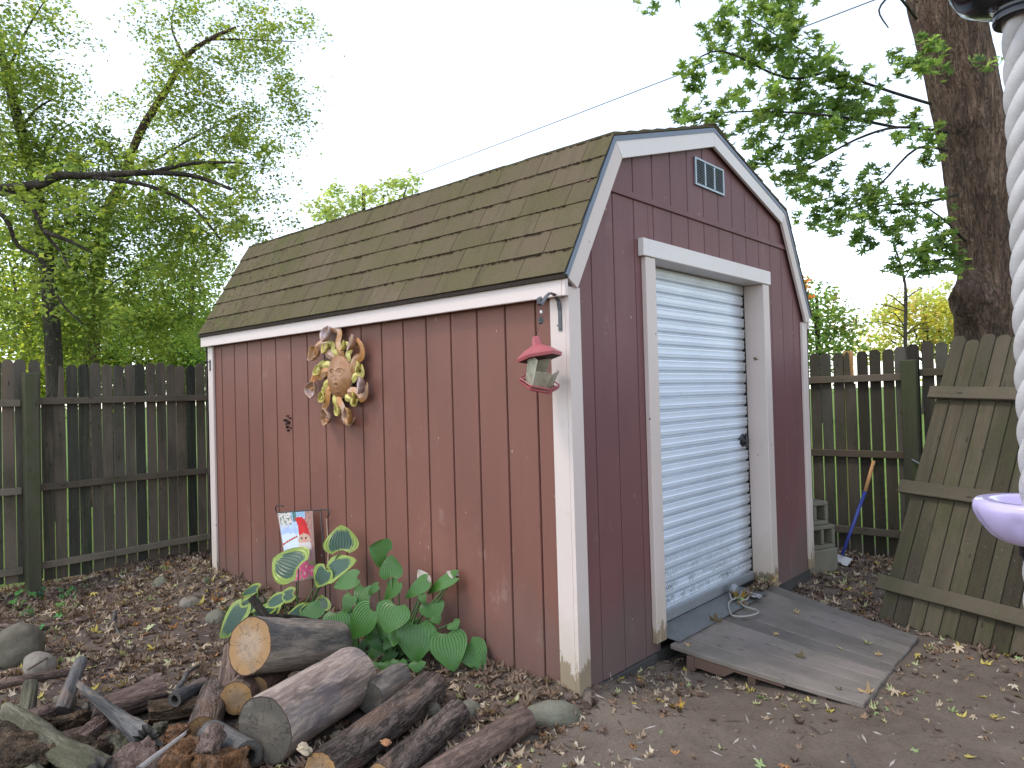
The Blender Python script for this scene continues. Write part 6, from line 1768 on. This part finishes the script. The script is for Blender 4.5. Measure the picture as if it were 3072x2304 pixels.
# crumbs, bark bits and grit
V = []; F = []; C = []; o_ = 0
for _ in range(5200):
    if RL.rand() < .62: x, y = RL.uniform(-2.3, .1), RL.uniform(-.2, 5.0)
    else: x, y = RL.uniform(-1.4, 4.0), RL.uniform(-2.3, .0)
    if in_shed(x, y) or on_ramp(x, y): continue
    s = RL.uniform(.003, .009); ln = s * (RL.uniform(1, 2) if RL.rand() < .6 else RL.uniform(3, 7)); a = RL.uniform(0, 6.28)
    d = np.array((math.cos(a), math.sin(a), 0)) * ln; e = np.array((-math.sin(a), math.cos(a), 0)) * s * .7
    p = np.array((x, y, ground_h(x, y) + s * .15)); h = np.array((0, 0, s * .7))
    V += [p + d, p + e, p - d, p - e, p + h]
    for f in ((0, 1, 4), (1, 2, 4), (2, 3, 4), (3, 0, 4)): F.extend(i + o_ for i in f)
    col = np.array((.10, .075, .058)) if RL.rand() < .75 else np.array((.30, .27, .235))
    C += [col * RL.uniform(.6, 1.5)] * 4; o_ += 5
me = fast_mesh('ground_debris', np.array(V), F, [3] * len(C), M_LITTER, np.array(C))
tag(bpy.data.objects.new('ground_debris', me), kind='stuff'); COL.objects.link(bpy.data.objects['ground_debris'])

# ---- fallen leaves one can pick apart on the ramp and the bare dirt
def leaf_mesh(t, col):
    tv, tf = t
    b = MB(); b.add([tuple(v) for v in tv], tf)
    rj = random.Random(int(col[0] * 1000))
    b.c = [tuple(min(1, c_ * rj.uniform(.8, 1.2)) for c_ in col)] * len(tf)
    return b.mesh('fallen_leaf', M_LITTER)
KIND = {'yellow': (.44, .32, .05), 'tan': (.35, .25, .15), 'brown': (.18, .11, .065), 'pale green': (.33, .36, .16), 'green': (.10, .19, .07), 'orange': (.42, .19, .045)}
LM = {(k_, i): leaf_mesh(LT[i], c_) for k_, c_ in KIND.items() for i in (0, 1, 2, 3, 5)}
def fallen(kind, i, x, y, z, s, label, group=None):
    o = place('fallen_leaf', LM[(kind, i)])
    o.location = (x, y, z); o.scale = (s, s, s)
    o.rotation_euler = (RL.normal(0, .25), RL.normal(0, .25), RL.uniform(0, 6.28))
    return tag(o, label, 'leaf', group)
def rz(x, y):
    u = (x - .76) / 1.38; v = (-.06 - y) / .94
    return ramp_pt(min(1, max(0, u)), min(1, max(0, v))).z + .004
for (kind, i, x, y, s, label) in (
    ('brown', 3, 1.13, -.62, .075, 'curled brown leaf lying alone in the middle of the plank ramp'),
    ('pale green', 2, 1.66, -.80, .060, 'pale green leaf near the outer right corner of the ramp'),
    ('tan', 3, 1.52, -.90, .055, 'tan leaf close to the outer edge of the ramp'),
    ('tan', 5, .95, -1.00, .085, 'long tan curled leaf on the near corner of the ramp end'),
    ('brown', 2, .88, -.90, .045, 'small reddish brown leaf near the outer left corner of the ramp'),
    ('tan', 1, 1.34, -.40, .045, 'flat tan leaf lying low on the ramp left of the middle'),
    ('tan', 3, 1.80, -.35, .05, 'small tan leaf on the ramp right of the cord'),
    ('pale green', 0, 1.45, -.72, .05, 'grey green shrivelled leaf on the outer half of the ramp'),
    ('brown', 3, 1.22, -.10, .11, 'large brown leaf on the diamond plate at the door foot'),
    ('orange', 2, 1.70, -.02, .13, 'large orange brown leaf among the cord at the door foot'),
    ('tan', 5, 1.62, -.08, .10, 'tan leaf tangled inside the cord loop'),
    ('green', 0, 2.00, -.03, .11, 'green fallen leaf at the right end of the door sill'),
    ('brown', 5, 2.12, .01, .14, 'big brown leaf heaped in the corner by the right door trim'),
    ('tan', 3, 2.17, -.02, .12, 'crumpled tan leaf leaning on the right door trim'),
    ('tan', 1, .79, -.15, .05, 'small tan leaf on the plate beside the left door trim'),
):
    fallen(kind, i, x, y, (rz(x, y) if y < -.06 else .05), s, label)
fallen('orange', 1, .95, -1.75, -.098, .095, 'bright orange maple leaf alone on the bare dirt at the right')
fallen('yellow', 2, .28, -.36, -.095, .09, 'bright yellow leaf on the dirt near the red front wall')
o = place('fallen_leaf', LM[('brown', 5)]); o.location = (2.222, .045, 1.60); o.scale = (.05, .05, .05); o.rotation_euler = (1.3, .4, 1.2)
tag(o, 'shrivelled brown leaf caught on the cream right door jamb', 'leaf')
# ================================================================ WEEDS
M_WEED = leafmat('weed_leaf', .3, .5)
def weed(c_, n, size, col, label, seed, shape=0):
    r_ = random.Random(seed); c_ = Vector(c_); c_.z = ground_h(c_.x, c_.y)
    root = empty('weed', c_, label, 'weed')
    for i in range(n):
        a = r_.uniform(0, 6.28); h = r_.uniform(.3, 1.2) * size; d = r_.uniform(.2, 1.0) * size
        p = Vector((math.cos(a) * d, math.sin(a) * d, h))
        s = size * r_.uniform(.45, .9)
        tv, tf = star_leaf(5, .75 if shape == 0 else .4, .4, seed + i)
        R = Euler((r_.gauss(0.35, .35), r_.gauss(0, .35), r_.uniform(0, 6.28))).to_matrix()
        b = MB(); b.add([R @ (Vector(v) * s) + p for v in tv], tf)
        cc = tuple(k_ * r_.uniform(.75, 1.25) for k_ in col); b.c = [cc] * len(tf)
        b.build('leaf', M_WEED, root)
        b = MB(); b.tube([(0, 0, -.02), p * .6 + Vector((0, 0, .1 * size)), p], .0022, 5); b.build('stem', M_STALK, root)
weed((-1.22, 4.32, 0), 5, .13, (.07, .19, .04), 'broad bright green weed at the left edge below the fence', 1)
weed((-.82, 4.45, 0), 8, .085, (.06, .17, .05), 'bushy green weed below the mossy fence post', 2)
weed((-1.06, 3.78, 0), 4, .10, (.09, .22, .05), 'light green weed standing alone in the litter', 3)
weed((-1.16, 4.06, 0), 6, .07, (.08, .17, .06), 'small ragged weed between the two broad weeds', 4, 1)
weed((-1.23, 3.50, 0), 3, .055, (.07, .18, .05), 'tiny weed beside the bent pinkish stick', 5)
weed((-1.39, 2.72, 0), 6, .045, (.10, .22, .05), 'tiny yellow green weed beside the tan stone', 6, 1)
weed((-.58, 4.70, 0), 5, .065, (.05, .13, .06), 'low bluish weed against the fence foot', 7)
weed((-.93, 4.66, 0), 6, .07, (.045, .11, .06), 'dark leafy weed hugging the foot of the post', 8)
weed((-.16, 3.42, 0), 7, .055, (.10, .14, .09), 'greyish tuft of seedling leaves at the back foot of the red wall', 9, 1)
# grass tuft beside the hosta
b = MB(); r_ = random.Random(3)
for i in range(70):
    x = -.32 + r_.gauss(0, .07); y = 2.62 + r_.gauss(0, .06); z = ground_h(x, y); a = r_.uniform(0, 6.28); h = r_.uniform(.05, .12)
    dx, dy = math.cos(a) * .02, math.sin(a) * .02
    b.add([(x - .002, y, z - .01), (x + .002, y + .001, z - .01), (x + dx, y + dy, z + h * .7), (x + dx * 2.4, y + dy * 2.4, z + h)], [(0, 1, 2), (0, 2, 3)])
    cc = r_.uniform(.7, 1.3); b.c += [(.045 * cc, .085 * cc, .045 * cc)] * 2
tag(b.build('grass_tuft', M_WEED), 'dark narrow bladed grass tuft left of the yellow edged hosta', 'grass tuft')

# ================================================================ TREES
def leaf_cloud(blobs, size, cols, seed, tri=True, clump=16, zsq=.55):
    """leaf faces for a list of (x,y,z,rx,ry,density); returns arrays: centres, sizes, rotations(3x3), colours"""
    R = np.random.RandomState(seed); Cs = []; S = []; K = []
    for (cx, cy, cz, rx, ry, dens, *_) in blobs:
        n = int(2.3 * dens * math.pi * rx * ry / (size * size * .42))
        nc = max(4, int(clump * (1 + dens) * .5))
        cc = R.normal(0, .8, (nc, 3)); cc /= np.maximum(1.0, np.linalg.norm(cc, axis=1, keepdims=True) / 1.15)
        dep = (rx + ry) * .55
        fw, rg = np.array((.745, .667, 0)), np.array((.667, -.745, 0))
        base = np.array((cx, cy, cz)) + cc[:, :1] * rg * rx * .85 + cc[:, 1:2] * fw * dep + cc[:, 2:] * np.array((0, 0, 1)) * ry * .85
        sh = R.uniform(.72, 1.25, (nc, 1)); hue = R.rand(nc)
        idx = R.randint(nc, size=n)
        sp = np.minimum(rx, ry) * .30
        off = R.normal(0, 1, (n, 3)) * np.array((sp, sp, sp * zsq)); off[:, 2] -= .35 * (off[:, 0] ** 2 + off[:, 1] ** 2) / max(sp, .05)
        Cs.append(base[idx] + off); S.append(size * R.uniform(.65, 1.25, n))
        ci = np.clip((hue[idx] * .7 + R.rand(n) * .3) * len(cols), 0, len(cols) - 1).astype(int)
        K.append(np.array(cols)[ci] * sh[idx] * R.uniform(.85, 1.15, (n, 1)))
    return np.concatenate(Cs), np.concatenate(S), np.concatenate(K)
def rand_rot(n, R, tilt=.75):
    # normals lean mostly upwards
    az = R.uniform(0, 2 * np.pi, n); t = np.abs(R.normal(0, tilt, n)); sp = R.uniform(0, 2 * np.pi, n)
    nz = np.cos(t); nx_ = np.sin(t) * np.cos(az); ny_ = np.sin(t) * np.sin(az)
    N = np.stack([nx_, ny_, nz], 1)
    h = np.stack([np.cos(sp), np.sin(sp), np.zeros(n)], 1)
    U = h - N * (h * N).sum(1, keepdims=True); U /= np.linalg.norm(U, axis=1, keepdims=True) + 1e-9
    Vv = np.cross(N, U)
    return np.stack([U, Vv, N], 2)
DIAMOND = (np.array([(-.5, 0, 0), (-.08, -.30, .05), (.5, 0, -.06), (-.08, .30, .05)], np.float32), [(0, 1, 2), (0, 2, 3)])
TOOTH = (np.array([(-.45, 0, 0), (-.22, -.20, .03), (-.10, -.42, .02), (.06, -.17, .03), (.5, 0, -.08), (.06, .17, .03), (-.10, .42, .02), (-.22, .20, .03)], np.float32),
         [(0, 1, 7), (1, 2, 3), (7, 5, 6), (1, 3, 5, 7), (3, 4, 5)])
def cloud_mesh(name, C, S, K, tmpl, mat, seed, tilt=.75):
    R = np.random.RandomState(seed); n = len(C); tv, tf = tmpl; m_ = len(tv)
    rot = rand_rot(n, R, tilt)
    V = np.einsum('nij,mj->nmi', rot, tv) * S[:, None, None] + C[:, None, :]
    flat = np.concatenate([np.array(f) for f in tf]); sizes = np.array([len(f) for f in tf])
    F = (flat[None, :] + (np.arange(n) * m_)[:, None]).ravel()
    return fast_mesh(name, V.reshape(-1, 3), F, np.tile(sizes, n), mat, np.repeat(K, len(tf), 0))
def in_view(C):
    d = C - np.array(CAM); zz = d @ np.array(CF); xx = d @ np.array(CR) / zz * 2176 + 1536; yy_ = 1152 - d @ np.array(CU) / zz * 2176
    return (xx > 0) & (xx < 3072) & (yy_ > 0) & (yy_ < 2304), zz
def split_leaves(C, S, K, n, root, tmpl, mat, seed, tilt, nvar=6):
    """the n leaves that show largest become parts of their own; returns the rest"""
    vis, zz = in_view(C)
    score = np.where(vis, S / zz, 0); order = np.argsort(-score); pick = order[:n]; rest = order[n:]
    R = np.random.RandomState(seed + 5); rot = rand_rot(n, R, tilt)
    tv, tf = tmpl; meshes = []
    for q in range(nvar):
        b = MB(); b.add([tuple(v) for v in tv], tf)
        kk = K[pick[q::nvar]].mean(0) * R.uniform(.85, 1.2)
        b.c = [tuple(kk)] * len(tf); meshes.append(b.mesh('leaf', mat))
    o0 = Vector(root.location)
    for j, i in enumerate(pick):
        o = bpy.data.objects.new('leaf', meshes[j % nvar]); COL.objects.link(o); o.parent = root
        M = Matrix(rot[j].tolist()).to_4x4() @ Matrix.Scale(float(S[i]), 4); M.translation = Vector(C[i].tolist()) - o0
        o.matrix_local = M
    return C[rest], S[rest], K[rest]
def limb(root, pts, r0, r1, mat, name='limb', seg=8, rough=.0):
    o0 = Vector(root.location); b = MB(); pp = [Vector(p) for p in pts]; q = []; rr_ = []
    tot = (len(pp) - 1) * 4
    for i in range(len(pp) - 1):
        p0, p1, p2, p3 = (pp[max(0, min(len(pp) - 1, i + d))] for d in (-1, 0, 1, 2))
        for k_ in range(4):
            t = k_ / 4
            p = .5 * ((2 * p1) + (p2 - p0) * t + (2 * p0 - 5 * p1 + 4 * p2 - p3) * t * t + (3 * p1 - p0 - 3 * p2 + p3) * t ** 3)
            q.append(p - o0); f = (i * 4 + k_) / tot; rr_.append(r0 + (r1 - r0) * f)
    q.append(pp[-1] - o0); rr_.append(r1)
    rr_ = [r * (1 + .10 * N3(i, r0 * 77, 3, .6)) for i, r in enumerate(rr_)]
    b.tube(q, rr_, seg)
    return b.build(name, mat, root, smooth=True)
GREENS = [(.125, .165, .044), (.10, .150, .050), (.155, .190, .055), (.13, .175, .042), (.085, .130, .044), (.19, .21, .055)]
GREENS_Y = [(.24, .28, .06), (.18, .24, .06), (.36, .35, .06), (.15, .22, .06), (.22, .27, .06)]
DEEP = [(.09, .155, .05), (.115, .185, .055), (.145, .205, .06), (.095, .165, .065)]
def B(t): return [b_[:6] for b_ in BLOBS if b_[6] == t]
# tree A: the dark stem nearest the left edge
p0 = Vector(TRUNK_A[0])
def base_of(p): return Vector((p[0], p[1], ground_h(p[0], p[1]) - .1))
tA = empty('broadleaf_tree', base_of(TRUNK_A[0]), 'slender dark stemmed tree beyond the left fence with arching crown', 'tree')
limb(tA, [base_of(TRUNK_A[0])] + TRUNK_A, .115, .04, M_BARK_FAR, 'trunk', 12)
for q in LIMBS_A: limb(tA, q, .022, .006, M_BARK_FAR)
C, S, K = leaf_cloud(B('A'), .062, GREENS, 1); C, S, K = split_leaves(C, S, K, 300, tA, TOOTH, M_LEAF, 1, .9)
tag(place('foliage', cloud_mesh('foliage', C, S, K, TOOTH, M_LEAF, 2, .9), tA, Matrix.Translation(-tA.location)), kind='stuff')
tB = empty('broadleaf_tree', base_of(TRUNK_B[0]), 'taller tree beyond the left fence with a pale limb slanting towards the shed roof', 'tree')
limb(tB, [base_of(TRUNK_B[0])] + TRUNK_B, .12, .022, M_BARK_TREE, 'trunk', 12)
for q in LIMBS_B: limb(tB, q, .022, .006, M_BARK_TREE)
C, S, K = leaf_cloud(B('B'), .066, GREENS, 3); C, S, K = split_leaves(C, S, K, 300, tB, TOOTH, M_LEAF, 3, .9)
tag(place('foliage', cloud_mesh('foliage', C, S, K, TOOTH, M_LEAF, 4, .9), tB, Matrix.Translation(-tB.location)), kind='stuff')
bq = Vector(BOUGH[0]); tb0 = Vector((bq.x - .5, bq.y + .35, 0)); tb0.z = ground_h(tb0.x, tb0.y) - .1
tC = empty('broadleaf_tree', tb0, 'tree out at the left whose crooked dark bough reaches in over the fence', 'tree')
limb(tC, [tb0, tb0 + Vector((.05, 0, 1.6)), Vector((tb0.x + .1, tb0.y, bq.z + .2)), Vector((tb0.x + .05, tb0.y, bq.z + 2.5))], .17, .10, M_BARK_FAR, 'trunk', 12)
limb(tC, [Vector((tb0.x + .08, tb0.y, bq.z - .15))] + BOUGH, .060, .016, M_BARK_FAR, 'bough', 10)
for q in BOUGHS2: limb(tC, q, .026, .008, M_BARK_FAR)
C, S, K = leaf_cloud(B('C'), .072, GREENS, 5); C, S, K = split_leaves(C, S, K, 300, tC, TOOTH, M_LEAF, 5, .9)
if len(C): tag(place('foliage', cloud_mesh('foliage', C, S, K, TOOTH, M_LEAF, 6, .9), tC, Matrix.Translation(-tC.location)), kind='stuff')
def far_tree(t, size, cols, label, tr=.12, tmpl=DIAMOND, hazy=None):
    x, y, _ = FARTRUNKS[t]; bs = B(t)
    rt = empty('distant_tree', (x, y, ground_h(x, y) - .2), label, 'tree')
    ctr = Vector((sum(b_[0] for b_ in bs) / len(bs), sum(b_[1] for b_ in bs) / len(bs), max(b_[2] for b_ in bs)))
    limb(rt, [(x, y, ground_h(x, y) - .2), ((x + ctr.x) / 2, (y + ctr.y) / 2, ctr.z * .45), ctr], tr, tr * .3, M_BARK_FAR, 'trunk', 10)
    for b_ in bs: limb(rt, [((x + ctr.x) / 2, (y + ctr.y) / 2, ctr.z * .45), (b_[0], b_[1], b_[2])], tr * .35, .02, M_BARK_FAR)
    C, S, K = leaf_cloud(bs, size, cols, hash(t) % 97 if False else ord(t[0]) + len(t) * 7 + ord(t[-1]))
    place('crown', cloud_mesh('crown', C, S, K, tmpl, M_LEAF, ord(t[-1]), .9), rt, Matrix.Translation(-rt.location))
far_tree('F1', .11, GREENS_Y, 'yellow green leafy tree low behind the left end of the fence')
far_tree('F2', .11, DEEP + GREENS, 'mid green bushy tree behind the middle of the left fence')
far_tree('F3', .11, DEEP, 'deep green bushy tree behind the fence next to the shed roof')
far_tree('R', .16, [(.20, .26, .11), (.24, .28, .13), (.17, .23, .10)], 'pale green treetop showing above the middle of the shed roof', .2)  # distance haze put into the leaf colours as a paler green
far_tree('G', .22, [(.09, .16, .06), (.12, .19, .065), (.15, .20, .07), (.24, .20, .09)], 'round green tree just right of the shed roof edge', .2)
far_tree('Y', .24, [(.33, .33, .12), (.36, .36, .15), (.30, .31, .12), (.24, .29, .11), (.33, .26, .13)], 'golden yellow autumn tree behind the right fence', .25)
far_tree('O', .14, [(.45, .12, .05), (.40, .20, .06), (.20, .19, .06)], 'thin orange tinted tree at the edge of the shed roof', .1)
# bare twigs over the yellow tree
# maple
TM = [Vector(p[:3]) for p in TRUNK_M][::-1]; TRr = [p[3] for p in TRUNK_M][::-1]
mp = empty('maple_tree', (TM[0].x, TM[0].y, -.2), 'big maple with thick furrowed trunk and burl behind the right fence', 'tree')
o0 = Vector(mp.location)
pts = []; rds = []
NSEG = 60
allp = TM + [TM[-1] + (TM[-1] - TM[-2]) * 3]; allr = TRr + [.34]
seglen = [0]
for i in range(1, len(allp)): seglen.append(seglen[-1] + (allp[i] - allp[i - 1]).length)
vs = []; SGT = 90; NRI = 150
for i in range(NRI + 1):
    s = seglen[-1] * i / NRI
    k_ = max(j for j in range(len(seglen)) if seglen[j] <= s + 1e-9); k_ = min(k_, len(allp) - 2)
    t = (s - seglen[k_]) / (seglen[k_ + 1] - seglen[k_])
    c_ = allp[k_].lerp(allp[k_ + 1], t); r = allr[k_] * (1 - t) + allr[k_ + 1] * t
    for q in range(SGT):
        a = 2 * math.pi * q / SGT; ca, sa = math.cos(a), math.sin(a)
        # furrows run up the trunk
        fur = abs(N3(ca * 3.2 + .35 * N3(ca, sa, c_.z, 2.2), sa * 3.2, c_.z * .45, 2.1)) + .6 * abs(N3(ca * 7, sa * 7, c_.z * 1.4, 1.7))
        d = 1 + .05 * N3(ca, sa, c_.z, 1.1) + .10 * (fur - .35)
        p = Vector((c_.x + r * d * ca, c_.y + r * d * sa, c_.z))
        # burl and collars
        for (bc, br, bh) in ((Vector(BURL[0]), .20, .28), (Vector(BURL[1]), .13, .10), (Vector((5.50, -.72, 3.95)), .16, .05)):
            g_ = math.exp(-((p - bc).length / br) ** 2)
            if g_ > .01:
                out = Vector((ca, sa, 0)); p = p + out * bh * g_ * (1 + .5 * N3(p.x, p.y, p.z, 9.0))
        vs.append(p - o0)
fs = [(i * SGT + q, i * SGT + (q + 1) % SGT, (i + 1) * SGT + (q + 1) % SGT, (i + 1) * SGT + q) for i in range(NRI) for q in range(SGT)]
b = MB(); b.add(vs, fs); b.build('trunk', M_BARK_TREE, mp, smooth=True)
for q in MAPLE_LIMBS: limb(mp, q, .015, .005, M_BARK_FAR)
MTV, MTF = star_leaf(7, .50, .25, 12)
MAPLE_T = (MTV, MTF)
C, S, K = leaf_cloud([tuple(q) + (1.9,) for q in [m_[:5] for m_ in [(x_[0], x_[1], x_[2], x_[3], x_[4]) for x_ in MAPLE]]], .105, [(.07, .125, .055), (.09, .150, .055), (.12, .180, .06), (.08, .135, .06), (.15, .20, .07)], 8, clump=5, zsq=.8)
C, S, K = split_leaves(C, S, K, 300, mp, MAPLE_T, M_MAPLE, 8, .75)
tag(place('foliage', cloud_mesh('foliage', C, S, K, MAPLE_T, M_MAPLE, 9, .75), mp, Matrix.Translation(-o0)), kind='stuff')

# ---- bare twiggy tree standing in front of the yellow one
bt = empty('bare_tree', (29.5, 5.4, -.2), 'bare grey twigged tree rising over the golden yellow autumn tree', 'tree')
r_ = random.Random(12)
limb(bt, [(29.5, 5.4, -.2), (29.4, 5.5, 3.0), (29.5, 5.45, 5.4), (29.3, 5.8, 7.2)], .10, .03, M_BARK_FAR, 'trunk', 8)
for q in range(12):
    z = r_.uniform(3.2, 6.6); a = r_.uniform(0, 6.28); l_ = r_.uniform(.8, 2.0)
    p = Vector((29.45, 5.5, z)); e = p + Vector((math.cos(a) * l_, math.sin(a) * l_, l_ * r_.uniform(.1, .7)))
    limb(bt, [p, p.lerp(e, .5) + Vector((0, 0, .15)), e], .03, .010, M_BARK_FAR)

# ================================================================ OVERHEAD CABLE
b = MB(); b.tube([(18.056, 41.902, 10.6), (14.5, 21.0, 9.35), (11.049, .309, 8.209), (9.9, -6.6, 7.8)], .011, 6)
tag(b.build('utility_cable', MAT('grey_cable', .9, .1).color((.16, .15, .155))), 'thin overhead cable running from behind the roof up over the maple', 'cable')
